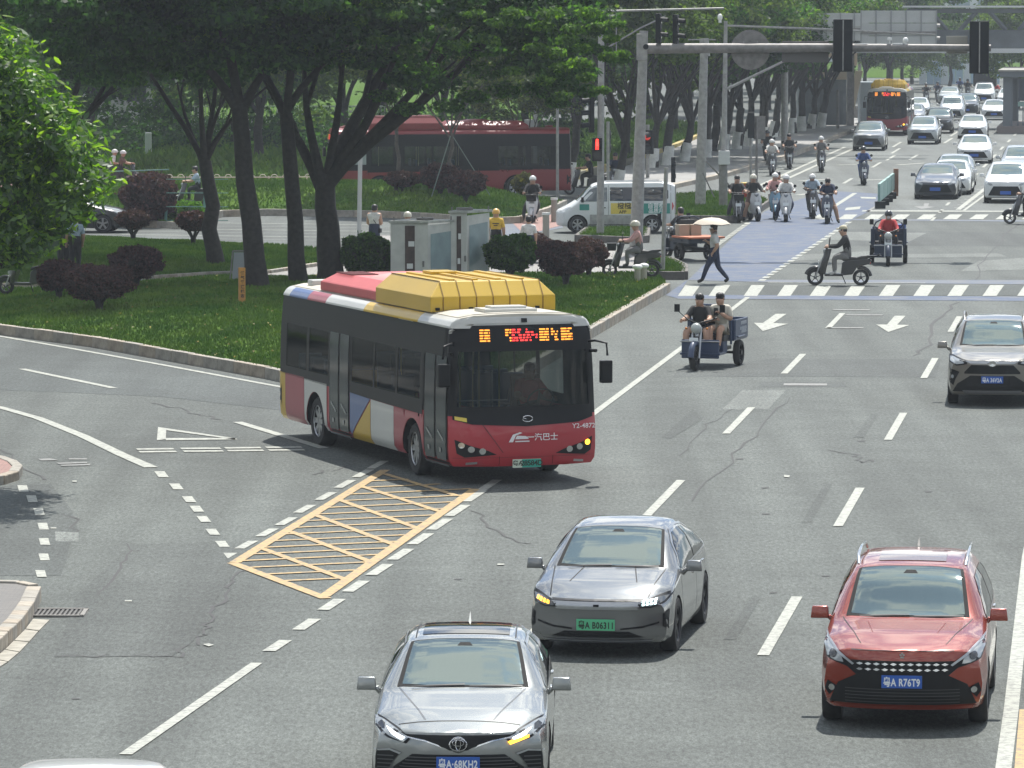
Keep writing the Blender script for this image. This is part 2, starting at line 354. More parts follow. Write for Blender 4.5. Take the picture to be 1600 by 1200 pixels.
# far carriageway markings
for a, b, w in (((1165, 300), (1320, 230), .2), ((1185, 300), (1330, 234), .2), ((1497, 328), (1556, 282), .2), ((1505, 330), (1560, 290), .12)): strip('lane_line', G(*a), G(*b), w)
for a, b in (((1250, 283), (1300, 280)), ((1308, 258), (1340, 257)), ((1402, 258), (1445, 255)), ((1343, 282), (1395, 280)), ((1246, 305), (1290, 300))): strip('faded_marking', G(*a), G(*b), .35, .012, WP)
for u, v in ((1325, 283), (1370, 258), (1392, 247), (1400, 236), (1402, 226), (1428, 246), (1482, 220), (1492, 209)): strip('lane_dash', G(u - 7, v + 4), G(u + 6, v - 4), .16)
for i in range(9): mark('lane_dash', ((1492 - i * .5 + i * 5.5, 324 - i * 4), (1510 + i * 5.3, 324 - i * 4), (1509 + i * 5.3, 325 - i * 4), (1490 + i * 5, 325 - i * 4)), .011, WPF)
mark('arrow_marking', ((1444, 318), (1452, 318), (1450, 323), (1462, 323.5), (1440, 327), (1428, 322.6), (1443, 322.8)), .012, WPF)
for k_ in range(6): strip('lane_line', G(30 + k_ * 40, 345 + k_ * 5.5), G(600 + k_ * 40, 352 + k_ * 5.5), .2, .012, WPF if k_ % 2 else WP)
mark('asphalt_patch', ((760, 352), (872, 341), (880, 356), (800, 372)), .008, BPF)
# far carriageway, asphalt colour lightened to paint in the sunlight on it
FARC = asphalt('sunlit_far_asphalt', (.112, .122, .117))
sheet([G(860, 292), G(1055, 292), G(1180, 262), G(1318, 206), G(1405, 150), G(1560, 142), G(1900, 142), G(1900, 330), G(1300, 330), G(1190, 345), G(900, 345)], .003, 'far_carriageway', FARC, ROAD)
# ---------------- kerbs, lawns, pavements ----------------
from mathutils.geometry import delaunay_2d_cdt, intersect_line_line_2d
rngs = np.random.default_rng(11)
GRAN = [mat('granite_kerb_%s' % n_, c_, .8, nscale=5, namt=.28, bump=.3) for n_, c_ in (('warm', (.30, .255, .20)), ('grey', (.27, .25, .215)), ('dusty', (.33, .29, .235)))]
def stone_mesh(m, L_=1.0, w=.16, h=.3):
    mb = MB(); mb.box((0, 0, h / 2 - .05), (L_, w, h)); return mb.mesh('kerbstone', [m], bevel=.018)
_ST = {}
def kerb(uv, h=.22, w=.17, name='kerb', ln=1.0, closed=False, mats=None, pts=None):
    root = link(name, None, kind='structure')
    p = pts or g(*uv)
    if closed: p = p + [p[0]]
    segs = []; acc = []
    for i in range(len(p) - 1):
        d = (p[i + 1] - p[i]).length; n = max(1, round(d / ln))
        for j in range(n): segs.append((p[i].lerp(p[i + 1], j / n), p[i].lerp(p[i + 1], (j + 1) / n)))
    for a, b in segs:
        m = random.choice(mats or GRAN); key = (m.name, w, h)
        if key not in _ST: _ST[key] = stone_mesh(m, 1.0, w, h + .05)
        d = b - a; c = (a + b) / 2
        link('kerbstone', _ST[key], root, (c.x, c.y, random.uniform(-.006, .006)), (0, 0, math.atan2(d.y, d.x) + random.uniform(-.008, .008)), ((d.length - .018), 1, 1))
    return root
def inside(poly, x, y):
    r = np.zeros(len(x), bool); n = len(poly)
    for i in range(n):
        ax, ay = poly[i].x, poly[i].y; bx, by = poly[(i + 1) % n].x, poly[(i + 1) % n].y
        c = (ay > y) != (by > y)
        with np.errstate(divide='ignore', invalid='ignore'): xx = (bx - ax) * (y - ay) / (by - ay + 1e-12) + ax
        r ^= c & (x < xx)
    return r
def edist(poly, x, y):
    d = np.full(len(x), 1e9); n = len(poly)
    for i in range(n):
        a = poly[i]; b = poly[(i + 1) % n]; ux, uy = b.x - a.x, b.y - a.y; l2 = ux * ux + uy * uy + 1e-9
        t = np.clip(((x - a.x) * ux + (y - a.y) * uy) / l2, 0, 1); d = np.minimum(d, np.hypot(x - a.x - t * ux, y - a.y - t * uy))
    return d
LAWNS = []
def lawn_z(L_, x, y):
    poly, h0, mh, wd = L_; d = edist(poly, x, y)
    t = np.clip(d / wd, 0, 1); return h0 + mh * (t * t * (3 - 2 * t)) + .03 * np.sin(x * 1.3) * np.cos(y * .7) * np.clip(d, 0, 1)
def gmat(name, c1, c2):
    m = bpy.data.materials.new(name); m.use_nodes = True; n = m.node_tree; b = n.nodes['Principled BSDF']; k = n.links.new
    t = n.nodes.new('ShaderNodeTexCoord'); z = n.nodes.new('ShaderNodeTexNoise'); z.inputs['Scale'].default_value = .55; z.inputs['Detail'].default_value = 9; z.inputs['Roughness'].default_value = .75
    k(t.outputs['Object'], z.inputs['Vector']); r = n.nodes.new('ShaderNodeValToRGB'); r.color_ramp.elements[0].position = .35; r.color_ramp.elements[1].position = .65
    r.color_ramp.elements[0].color = (*c1, 1); r.color_ramp.elements[1].color = (*c2, 1); k(z.outputs[0], r.inputs[0]); k(r.outputs[0], b.inputs['Base Color'])
    b.inputs['Roughness'].default_value = .95; b.inputs['Specular IOR Level'].default_value = 0.0
    return m
GRASS = gmat('grass', (.055, .130, .026), (.15, .235, .040)); SOIL = gmat('grass_soil', (.042, .090, .02), (.09, .145, .03))
def lawn(uv, h0=.2, mh=.35, wd=4., step=.7, blades=0, name='lawn', bl=.085):
    poly = g(*uv); L_ = (poly, h0, mh, wd); LAWNS.append(L_)
    xs = [p.x for p in poly]; ys = [p.y for p in poly]
    B = []
    for i in range(len(poly)):
        a = poly[i]; b = poly[(i + 1) % len(poly)]; n = max(1, int((b - a).length / 1.2))
        B += [a.lerp(b, j / n) for j in range(n)]
    gx, gy = np.meshgrid(np.arange(min(xs), max(xs), step), np.arange(min(ys), max(ys), step)); gx = gx.ravel() + rngs.uniform(-.1, .1, gx.size); gy = gy.ravel()
    ok = inside(poly, gx, gy); gx, gy = gx[ok], gy[ok]; ok = edist(poly, gx, gy) > .3; gx, gy = gx[ok], gy[ok]
    pts = [Vector((p.x, p.y)) for p in B] + [Vector((a, b)) for a, b in zip(gx, gy)]
    nb = len(B); r = delaunay_2d_cdt(pts, [(i, (i + 1) % nb) for i in range(nb)], [list(range(nb))], 1, 1e-5)
    vx = np.array([q.x for q in r[0]]); vy = np.array([q.y for q in r[0]]); vz = lawn_z(L_, vx, vy)
    o = link(name, mesh_from(name, list(zip(vx, vy, vz)), [tuple(f) for f in r[2]], [SOIL], True), kind='structure')
    if o.data.polygons[0].normal.z < 0: o.data.flip_normals()
    if blades:
        x = rngs.uniform(min(xs), max(xs), blades * 3); y = rngs.uniform(min(ys), max(ys), blades * 3); ok = inside(poly, x, y)
        x, y = x[ok][:blades], y[ok][:blades]; z = lawn_z(L_, x, y); n = len(x)
        a = rngs.uniform(0, 2 * PI, n); hh = bl * rngs.uniform(.5, 1.3, n); ww = bl * .35
        tilt = rngs.uniform(-.6, .6, (n, 2)) * hh[:, None]
        v = np.zeros((n, 3, 3)); v[:, 0] = np.stack([x - np.cos(a) * ww, y - np.sin(a) * ww, z - .01], 1); v[:, 1] = np.stack([x + np.cos(a) * ww, y + np.sin(a) * ww, z - .01], 1)
        v[:, 2] = np.stack([x + tilt[:, 0], y + tilt[:, 1], z + hh], 1)
        me = fastmesh('grass', v.reshape(-1, 3), np.arange(n * 3).reshape(-1, 3), [GRASS]); link('grass', me, kind='stuff')
    return L_
def fastmesh(name, V, F, mats):
    me = bpy.data.meshes.new(name); k = F.shape[1]; me.vertices.add(len(V)); me.vertices.foreach_set('co', V.astype(np.float32).ravel())
    me.loops.add(F.size); me.loops.foreach_set('vertex_index', F.astype(np.int32).ravel()); me.polygons.add(len(F))
    me.polygons.foreach_set('loop_start', np.arange(0, F.size, k, dtype=np.int32)); me.update(calc_edges=True)
    for m in mats: me.materials.append(m)
    return me
def GL(u, v):                                   # ground point, on the lawn if one is there
    p = G(u, v)
    for zt in np.arange(1.2, 0, -.03):
        q = G(u, v, zt); a, b = np.array([q.x]), np.array([q.y])
        for L_ in LAWNS:
            if inside(L_[0], a, b)[0] and float(lawn_z(L_, a, b)[0]) >= zt - .015: return q
    return p
MAIN = [(-70, 512), (0, 522), (150, 542), (300, 569), (420, 591), (560, 621), (660, 637), (720, 635), (775, 614), (850, 570), (925, 525), (1042, 456), (1030, 441), (1000, 436), (900, 440), (700, 444), (540, 442), (430, 447), (320, 444), (200, 452), (60, 462), (-70, 464)]
lawn(MAIN, .2, .32, 5, .8, 110000)
kerb(MAIN[:12], .25, .2)
BACKL = [(-70, 374), (0, 376), (180, 379), (330, 389), (420, 389), (500, 396), (541, 405), (530, 414), (420, 431), (310, 434), (200, 441), (60, 450), (-70, 453)]
lawn(BACKL, .16, .3, 5, 1.0, 60000)
kerb([(541, 403), (532, 415), (420, 432), (310, 436), (200, 443), (60, 452), (-70, 455)], .2)
kerb([(-70, 373), (180, 378), (330, 388), (420, 388), (500, 395), (541, 404)], .16)
MIDI = [(-70, 349), (190, 353), (278, 358), (345, 339), (420, 337), (600, 340), (690, 345), (760, 351), (810, 349), (864, 331), (882, 322), (850, 317), (700, 314), (500, 312), (345, 311), (200, 313), (-70, 318)]
lawn(MIDI, .2, .75, 5, 1.2, 40000, bl=.12)
kerb(MIDI[:11], .26, .22, ln=1.3)
R1 = [(1052, 346), (1140, 348), (1172, 341), (1200, 322), (1180, 312), (1110, 308), (1056, 312)]
lawn(R1, .2, .1, 3, 1.2, 9000, bl=.12); kerb(R1, .25, .2, closed=True, mats=[mat('dark_kerb', (.12, .11, .10), .85, nscale=5)])
R2 = [(902, 378), (985, 381), (1010, 379), (1012, 366), (985, 360), (925, 360)]
lawn(R2, .2, .1, 2, .8, 5000); kerb(R2, .25, .2, closed=True, mats=[mat('dark_kerb', (.12, .11, .10), .85)])
R3 = [(1008, 437), (1070, 437), (1070, 425), (1045, 413), (1008, 413)]
lawn(R3, .2, .06, 2, .8, 3500); kerb(R3, .25, .2, closed=True, mats=[mat('dark_kerb', (.12, .11, .10), .85)])
FARL = [(840, 300), (880, 285), (985, 258), (1040, 240), (1100, 215), (1100, 195), (860, 195), (700, 210)]
lawn(FARL, .2, .5, 10, 2.0, 12000, bl=.2); kerb(FARL[:5], .35, .3, ln=2.2, mats=[mat('yellow_kerb', (.42, .33, .12), .8), mat('black_kerb', (.16, .15, .10), .8)])
HEDGEL = [(-90, 292), (60, 290), (520, 287), (720, 287), (780, 270), (780, 205), (-90, 205)]
lawn(HEDGEL, .15, .8, 14, 2.5, 30000, bl=.3)
sheet(g((-90, 303), (345, 302), (520, 301), (560, 300), (560, 291), (-90, 293)), .14, 'red_path', mat('red_path_paving', (.34, .19, .165), .85, nscale=1.5, namt=.15), kind='structure')
# paved strip behind the main lawn, brick joints by texture
def paving(name, c1, c2, sc):
    m = bpy.data.materials.new(name); m.use_nodes = True; n = m.node_tree; b = n.nodes['Principled BSDF']; k = n.links.new
    t = n.nodes.new('ShaderNodeTexCoord'); br = n.nodes.new('ShaderNodeTexBrick'); br.inputs['Scale'].default_value = sc; br.inputs['Color1'].default_value = (*c1, 1); br.inputs['Color2'].default_value = (*c2, 1)
    br.inputs['Mortar'].default_value = (.1, .095, .09, 1); br.inputs['Mortar Size'].default_value = .012; k(t.outputs['Object'], br.inputs['Vector']); k(br.outputs[0], b.inputs['Base Color']); b.inputs['Roughness'].default_value = .85
    return m
PAV = paving('grey_paving', (.27, .26, .24), (.23, .22, .205), 1.6); PAVR = paving('red_paving', (.30, .17, .145), (.25, .14, .12), 3)
sheet(g((-70, 464), (60, 462), (200, 452), (320, 444), (430, 447), (540, 442), (700, 444), (900, 440), (1000, 436), (1010, 436), (1008, 410), (960, 395), (790, 374), (560, 372), (541, 404), (532, 415), (420, 432), (310, 436), (200, 443), (60, 452), (-70, 455)), .1, 'pavement', PAV, kind='structure')
sheet(g((802, 350), (868, 334), (892, 340), (880, 352), (820, 368)), .016, 'red_path', PAVR, kind='structure')
FP = [(1010, 305), (1057, 292), (1130, 276), (1195, 256), (1242, 242), (1290, 222), (1332, 205), (1352, 190), (1300, 184), (1240, 186), (1120, 205), (1000, 235), (985, 262), (930, 280)]
sheet(g(*FP), .16, 'pavement', mat('far_pavement_slabs', (.25, .245, .235), .85, nscale=.6, namt=.16), kind='structure')
kerb([(1010, 306), (1057, 293), (1130, 277), (1195, 257), (1242, 243), (1290, 223), (1333, 205)], .2, .3, ln=3.)
# near islands on the left edge
NI = [(-60, 1060), (-5, 1014), (20, 988), (40, 960), (52, 937), (30, 930), (-60, 928)]
sheet(g(*NI), .16, 'pavement', paving('tile_paving', (.16, .15, .14), (.13, .125, .12), 4), kind='structure')
kerb([(-60, 1062), (-6, 1016), (22, 990), (42, 962), (53, 938)], .19, .2, ln=.45)
kerb([(53, 934), (30, 929), (-60, 927)], .19, .15, ln=.8)
GUT = mat('gutter_stone', (.30, .28, .235), .85, nscale=4, namt=.25)
gutr = link('gutter', None, kind='structure')
gp = [(78, 970), (60, 988), (45, 1005), (30, 1021), (12, 1036), (-10, 1050)]
gq = [(52, 969), (40, 985), (22, 1003), (8, 1017), (-10, 1032), (-30, 1046)]
for i in range(5):
    a, b, c, d = G(*gp[i]), G(*gp[i + 1]), G(*gq[i + 1]), G(*gq[i]); k_ = .03
    a2, b2 = a.lerp(b, k_), b.lerp(a, k_); c2, d2 = c.lerp(d, k_), d.lerp(c, k_)
    mb = MB(); mb.add([(q.x, q.y, z) for z in (0, .02) for q in (a2, b2, c2, d2)], [(0, 1, 2, 3), (4, 5, 6, 7), (0, 1, 5, 4), (1, 2, 6, 5), (2, 3, 7, 6), (3, 0, 4, 7)])
    link('paving_stone', mb.mesh('paving_stone', [GUT]), gutr)
RI = [(-40, 722), (0, 726), (18, 733), (27, 741), (22, 750), (0, 757), (-40, 762)]
sheet(g(*RI), .14, 'pavement', PAVR, kind='structure'); kerb(RI, .16, .18, ln=.8)
# drain grate
dr = thing('drain_grate', 'rusty rectangular drain grate in the asphalt beside the kerb, bottom left', 'drain', G(89, 959)); IR = mat('cast_iron', (.07, .065, .06), .6, nscale=20)
mb = MB(); 
for sx, sy, cx, cy in ((.78, .06, 0, .36), (.78, .06, 0, -.36), (.06, .78, .36, 0), (.06, .78, -.36, 0)): mb.box((cx, cy, .015), (sx, sy, .03))
link('frame', mb.mesh('frame', [mat('worn_concrete', (.2, .19, .175), .8, nscale=6)], bevel=.004), dr)
bar = MB().box((0, 0, .012), (.03, .62, .022)).mesh('bar', [IR])
for i in range(11): link('bar', bar, dr, (-.3 + .06 * i, 0, 0))
link('pit', MB().box((0, 0, .003), (.66, .66, .004)).mesh('pit', [mat('black_void', (.01, .01, .01), .9)]), dr)
# ---------------- vegetation ----------------
def leafmat(name, col, var=.45, trans=.35, hue=(1.25, 1.1, .6)):
    m = bpy.data.materials.new(name); m.use_nodes = True; n = m.node_tree; n.nodes.clear(); k = n.links.new
    o = n.nodes.new('ShaderNodeOutputMaterial'); ge = n.nodes.new('ShaderNodeNewGeometry'); r = n.nodes.new('ShaderNodeValToRGB')
    r.color_ramp.elements[0].color = (*(c * (1 - var) for c in col), 1); r.color_ramp.elements[1].color = (*(c * (1 + var) * h for c, h in zip(col, hue)), 1)
    e_ = r.color_ramp.elements.new(.6); e_.color = (*col, 1)
    k(ge.outputs['Random Per Island'], r.inputs[0])
    d = n.nodes.new('ShaderNodeBsdfDiffuse'); t = n.nodes.new('ShaderNodeBsdfTranslucent'); g_ = n.nodes.new('ShaderNodeBsdfGlossy'); g_.inputs['Roughness'].default_value = .45
    k(r.outputs[0], d.inputs[0]); s = n.nodes.new('ShaderNodeVectorMath'); s.operation = 'MULTIPLY'; s.inputs[1].default_value = (2.2, 2.4, .8); k(r.outputs[0], s.inputs[0]); k(s.outputs[0], t.inputs[0])
    mx_ = n.nodes.new('ShaderNodeMixShader'); mx_.inputs[0].default_value = trans; k(d.outputs[0], mx_.inputs[1]); k(t.outputs[0], mx_.inputs[2])
    m2 = n.nodes.new('ShaderNodeMixShader'); m2.inputs[0].default_value = .012 if name != 'glossy_green_leaves' else .05; k(mx_.outputs[0], m2.inputs[1]); k(g_.outputs[0], m2.inputs[2]); k(m2.outputs[0], o.inputs['Surface'])
    return m
LF_DARK = leafmat('dark_green_leaves', (.024, .062, .026), .5, .5); LF_MID = leafmat('green_leaves', (.034, .086, .027), .5, .5); LF_FAR = leafmat('distant_leaves', (.058, .096, .038), .45, .45)
LF_NEAR = leafmat('glossy_green_leaves', (.036, .092, .018), .5, .4, (2.4, 1.75, .6)); LF_PUR = leafmat('purple_leaves', (.062, .036, .042), .35, .15, (1.3, 1.0, .95)); LF_SHR = leafmat('shrub_leaves', (.035, .085, .022), .5, .3)
BARK = mat('dark_bark', (.026, .023, .020), .9, nscale=9, namt=.4, bump=.6); BARKF = mat('grey_bark', (.10, .088, .075), .9, nscale=5, namt=.35, bump=.4)
LIME = mat('limewash', (.62, .62, .58), .9, nscale=3, namt=.2)
def leaf_cloud(C, R, n, size, rng, flat=.5, shell=.35, aspect=.55, up=.5):
    """C (k,3) clump centres, R (k,3) radii, n leaves per clump -> quads"""
    k = len(C); N = k * n
    d = rng.normal(size=(N, 3)); d /= np.linalg.norm(d, axis=1)[:, None]
    r = (shell + (1 - shell) * rng.uniform(0, 1, N) ** .7)[:, None]
    p = np.repeat(C, n, 0) + d * r * np.repeat(R, n, 0)
    nrm = d * (1 - up) + rng.normal(size=(N, 3)) * .5; nrm[:, 2] += up; nrm /= np.linalg.norm(nrm, axis=1)[:, None]
    t = np.cross(nrm, rng.normal(size=(N, 3))); t /= np.linalg.norm(t, axis=1)[:, None] + 1e-9; b = np.cross(nrm, t)
    s = (size * rng.uniform(.6, 1.35, N))[:, None]
    V = np.stack([p - t * s, p + b * s * aspect - nrm * s * .12, p + t * s, p - b * s * aspect - nrm * s * .12], 1)
    return V.reshape(-1, 3), np.arange(N * 4).reshape(-1, 4)
def crown(seed, rx, ry, rz, nc, n, size, m, cr=(.9, 1.2), flat=.45, name='crown', lower=-.55, shellb=.45):
    rng = np.random.default_rng(seed); d = rng.normal(size=(nc * 3, 3)); d /= np.linalg.norm(d, axis=1)[:, None]; d = d[d[:, 2] > lower][:nc]
    rr = (shellb + (1 - shellb) * rng.uniform(0, 1, len(d)) ** .6)[:, None]; C = d * rr * np.array([rx, ry, rz]); q = rng.uniform(*cr, len(d))
    C += rng.normal(size=C.shape) * .12 * rx
    V, F = leaf_cloud(C, np.stack([q, q, q * flat], 1), n, size, rng)
    return fastmesh(name, V, F, [m]), C
def limbs(base, fork, ends, r0, m, lime=0, wig=.12, seed=0, fr=None, nseg=5):
    rd = random.Random(seed); mb = MB(); base, fork = Vector(base), Vector(fork); pts = []
    for i in range(6):
        t = i / 5; p = base.lerp(fork, t) + Vector((rd.uniform(-wig, wig), rd.uniform(-wig, wig), 0)) * math.sin(t * PI); pts.append(p)
    rs = [r0 * (1.25 if i == 0 else 1.05 - .06 * i) for i in range(6)]
    mb.tube(pts, rs, 9)
    if lime:
        q = [p for p in pts if p.z - base.z < lime] ; q.append(base.lerp(fork, min(1, lime / max(.1, fork.z - base.z))))
        if len(q) > 1: mb.tube([q[0], q[-1]], [r0 * 1.28, r0 * 1.07], 9, 1)
    for e_ in ends:
        e_ = Vector(e_); r = (fr or r0 * .55) * rd.uniform(.75, 1.1); P_ = []; st = fork + Vector((0, 0, rd.uniform(-.35, .1)))
        d = e_ - st; side = Vector((rd.uniform(-1, 1), rd.uniform(-1, 1), 0)) * d.length * .08
        for i in range(nseg + 1):
            t = i / nseg; P_.append(st + Vector((d.x * t ** 1.0, d.y * t, d.z * (t ** .85))) + side * math.sin(t * PI))
        mb.tube(P_, [r * (1 - .75 * i / nseg) for i in range(nseg + 1)], 6)
        for _ in range(2):
            i = rd.randint(2, nseg - 1); q = P_[i]; e2 = q + (d.normalized() + Vector((rd.uniform(-.8, .8), rd.uniform(-.8, .8), rd.uniform(0, .5)))) * d.length * rd.uniform(.2, .4)
            mb.tube([q, q.lerp(e2, .5) + Vector((0, 0, .1)), e2], [r * .45, r * .3, r * .12], 5)
    return mb.mesh('trunk', [m, LIME], auto=1.2)
def tree(name, label, base, fork, ends, r0, crown_me, cc, group, m=BARK, lime=0, crz=0, csc=(1, 1, 1), seed=0, wig=.12, fr=None):
    t = thing(name, label, 'tree', base, 0, group)
    z = Vector(base)
    link('trunk', limbs((0, 0, -.3), fork, ends, r0, m, lime, wig, seed, fr), t)
    link('crown', crown_me, t, cc, (0, 0, crz), csc)
    return t
# --- the shade trees on the main lawn (crowns go on above the frame)
D1, _ = crown(1, 5.2, 4.6, 2.5, 140, 300, .105, LF_DARK, (.6, 1.25), .28, lower=-.8)
D2, _ = crown(2, 4.6, 4.4, 2.4, 160, 300, .105, LF_DARK, (.6, 1.25), .28, lower=-.8)
D3, _ = crown(3, 4.6, 4.6, 2.4, 110, 330, .105, LF_MID, (.6, 1.2), .26, lower=-.8)
GT = 'shade trees on the main lawn'
b = GL(517, 437)
tree('shade_tree', 'broad shade tree whose trunk splits low into wide dark limbs behind the turning bus', b, (-.15, 0, 2.6), [(-1.9, .5, 5.6), (-.7, -.5, 6.2), (.3, .5, 6.4), (1.7, 0, 6.0), (3.6, -.5, 6.8), (2.4, 1, 7.5), (5.0, -.6, 7.3)], .37, D1, (2.7, 0, 7.8), GT, seed=1, fr=.2, wig=.06)
b = GL(468, 441)
tree('shade_tree', 'shade tree with a straight dark trunk, between the slanting trunk and the low forked tree', b, (-.35, 0, 4.6), [(-2, .5, 7), (.5, -.5, 7.5), (1.8, .5, 7), (-.5, 1, 8)], .24, D2, (-1.4, .3, 8.0), GT, crz=1.0, seed=2, wig=.05)
b = GL(404, 447)
tree('shade_tree', 'shade tree with a slanting reddish-dark trunk next to the orange marker post', b, (-.5, 0, 4.8), [(-2.5, .5, 7), (-1, -.5, 7.5), (.8, .5, 7), (-1.5, 1, 8)], .29, D2, (-2.0, -.3, 8.1), GT, crz=2.2, seed=3, wig=.06)
b = GL(339, 412)
tree('shade_tree', 'shade tree forking into thin spread limbs, left of the orange marker post', b, (-.35, 0, 3.1), [(-1.2, .3, 5.5), (-.4, -.4, 6), (.6, .4, 5.6), (1.6, 0, 5.4), (0, 1, 7), (-2.8, 1, 7)], .26, D2, (-1.5, 0, 7.8), GT, crz=4.0, seed=4, fr=.12)
b = GL(110, 405)
tree('shade_tree', 'shade tree hidden behind the bright leafy tree on the left', b, (-.4, 0, 3.4), [(-2, 1, 6), (1.5, 0, 6), (.5, 1, 7), (2.6, .3, 6.6)], .25, D3, (-.4, 0, 7.6), GT, crz=.6, seed=5)
# sunlit outer boughs of the forked tree reaching to the signal pole
bb = GL(517, 437)
def bough(pts, seed, m, size=.08, n=230, nm='bough', dy=-1.5):
    rng = np.random.default_rng(seed); C = []; R = []
    for u, v, r in pts:
        p = P(u, v, bb.y + dy + rng.uniform(-.8, .8)); C.append(tuple(p - bb)); R.append((r, r, r * .4))
    V, F = leaf_cloud(np.array(C), np.array(R), n, size, rng); return fastmesh(nm, V, F, [m])
dt = [o for o in COL.objects if o.name == 'shade_tree'][0]
LB = leafmat('sunlit_green_leaves', (.060, .125, .028), .4, .45)  # brighter leaf colour, paints the sunlit tips of the crown
pts = [(930, 45, .5), (905, 70, .5), (935, 78, .35), (870, 90, .6), (900, 108, .5), (955, 90, .35), (972, 92, .25), (880, 130, .5), (915, 142, .45), (850, 50, .7), (820, 95, .7), (845, 140, .6), (800, 60, .8), (890, 30, .6), (920, 15, .6), (860, 10, .7), (760, 110, .7), (790, 140, .6), (740, 150, .5), (870, 160, .4), (700, 165, .5), (640, 170, .5), (600, 150, .5), (720, 80, .8), (805, 15, .8), (660, 110, .7)]
link('crown', bough(pts, 5, LF_MID), dt)
link('crown', bough([(935, 42, .3), (962, 36, .28), (885, 62, .4), (950, 88, .3), (973, 84, .22), (905, 98, .35), (865, 82, .4), (920, 20, .4), (845, 40, .4), (800, 20, .4), (530, 8, .35), (580, 5, .3), (620, 25, .3), (690, 30, .35), (760, 60, .4), (880, 150, .3), (350, 30, .3), (385, 35, .3), (940, 140, .25), (895, 45, .35), (860, 20, .4), (910, 75, .3), (955, 60, .25), (875, 105, .35), (915, 120, .3), (835, 75, .35), (780, 35, .4), (660, 12, .35), (450, 12, .3), (500, 25, .3), (560, 32, .3), (740, 22, .35), (715, 70, .3), (640, 75, .3), (590, 60, .3), (480, 75, .28), (540, 90, .28), (850, 125, .3), (800, 110, .3), (420, 40, .3), (310, 60, .3), (250, 40, .3)], 6, LB, .075, 190, dy=-5.0), dt)
# --- bright leafy tree close on the left
NT = thing('leafy_tree', 'nearest tree, bright yellow-green broad leaves hanging into the left edge', 'tree', (-10.6, 80, 0))
rng = np.random.default_rng(21); C = []
for _ in range(820):
    z_ = rng.uniform(4.0, 8.3); lim = float(np.interp(z_, [4.0, 4.2, 4.5, 5.0, 5.6, 6.3, 7.0, 7.5, 7.9, 8.3], [2.6, 3.0, 3.65, 4.0, 3.75, 3.4, 2.9, 2.5, 1.7, .9])) - .25
    x_ = lim - (lim + 2.2) * rng.uniform() ** 1.3; C.append(np.array([x_, rng.uniform(-2.2, 2.2), z_ + .18 * math.sin(x_ * 4)]))
C = np.array(C)
V, F = leaf_cloud(C, np.full((len(C), 3), .34) * np.array([1, 1, .8]), 52, .085, rng, up=.35, shell=.2, aspect=.42)
link('foliage', fastmesh('foliage', V, F, [LF_NEAR]), NT, kind='stuff')
lm = mesh_from('leaf', [(-.1, 0, 0), (-.03, .036, -.006), (.05, .036, -.01), (.11, 0, -.02), (.05, -.036, -.01), (-.03, -.036, -.006), (0, 0, .006)], [(0, 1, 6), (1, 2, 6), (2, 3, 6), (3, 4, 6), (4, 5, 6), (5, 0, 6)], [leafmat('young_yellow_leaves', (.13, .21, .03), .3, .5)])
tips = sorted(range(len(C)), key=lambda i: -(C[i][0] + .35 * C[i][2] - .4 * C[i][1]))
for k_ in range(290):
    c = C[tips[k_ // 5 * 3 % 400]] + rng.normal(size=3) * (.2, .2, .12) + (.12, -.2, .12)
    link('leaf', lm, NT, c, (rng.uniform(-.7, .7), rng.uniform(-.9, .5), rng.uniform(0, 6.28)), [rng.uniform(.7, 1.25)] * 3)
link('trunk', limbs((0, 0, -.1), (.1, 0, 2.8), [(2.6, -.6, 5), (1.6, .5, 6.5), (-.5, -1, 6.5), (3.0, 0, 4.2), (.8, -1, 7.2)], .2, BARK, seed=9), NT)
# --- purple and green clipped shrubs
def shrub(label, u, v, w, h, m, name='clipped_shrub', stem=.35, flat=1.0, n=9000, size=.035, group=None, seed=0, lean=0):
    p = GL(u, v); k = ppm(v); rx = w / 2 / k; hz = h / k; rng = np.random.default_rng(seed + int(u)); t = thing(name, label, 'shrub', p, 0, group)
    rz = hz * (1 - stem) / 2; zc = hz - rz; N = n
    d = rng.normal(size=(N, 3)); d /= np.linalg.norm(d, axis=1)[:, None]
    r = .80 + .2 * rng.uniform(0, 1, N) + (rng.uniform(0, 1, N) > .97) * rng.uniform(0, .14, N); lump = 1 + .10 * np.sin(d[:, 0] * 4 + u) * np.cos(d[:, 1] * 4 + v) + .07 * np.sin(d[:, 2] * 7 + d[:, 0] * 6 + u) + .03 * np.sin(d[:, 0] * 17 + d[:, 2] * 13)
    C = d * (r * lump)[:, None] * np.array([rx, rx * .95, rz]) + np.array([0, 0, zc])
    V, F = leaf_cloud(C, np.full((N, 3), .03), 1, size, rng, up=.15)
    # dense inner body
    link('foliage', fastmesh('foliage', V, F, [m]), t)
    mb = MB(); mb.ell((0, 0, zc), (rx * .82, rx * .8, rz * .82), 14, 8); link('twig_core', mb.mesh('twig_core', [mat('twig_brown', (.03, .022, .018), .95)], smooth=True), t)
    mb = MB()
    for i in range(6):
        a = i * 1.05 + rng.uniform(0, .5); mb.tube([(0, 0, -.15), (.1 * rx * math.cos(a), .1 * rx * math.sin(a), zc * .3), (.6 * rx * math.cos(a), .6 * rx * math.sin(a), zc * .9)], [.05, .04, .02], 5)
    link('stem', mb.mesh('stem', [BARK]), t)
    return t
GP = 'purple-leaved clipped shrubs'
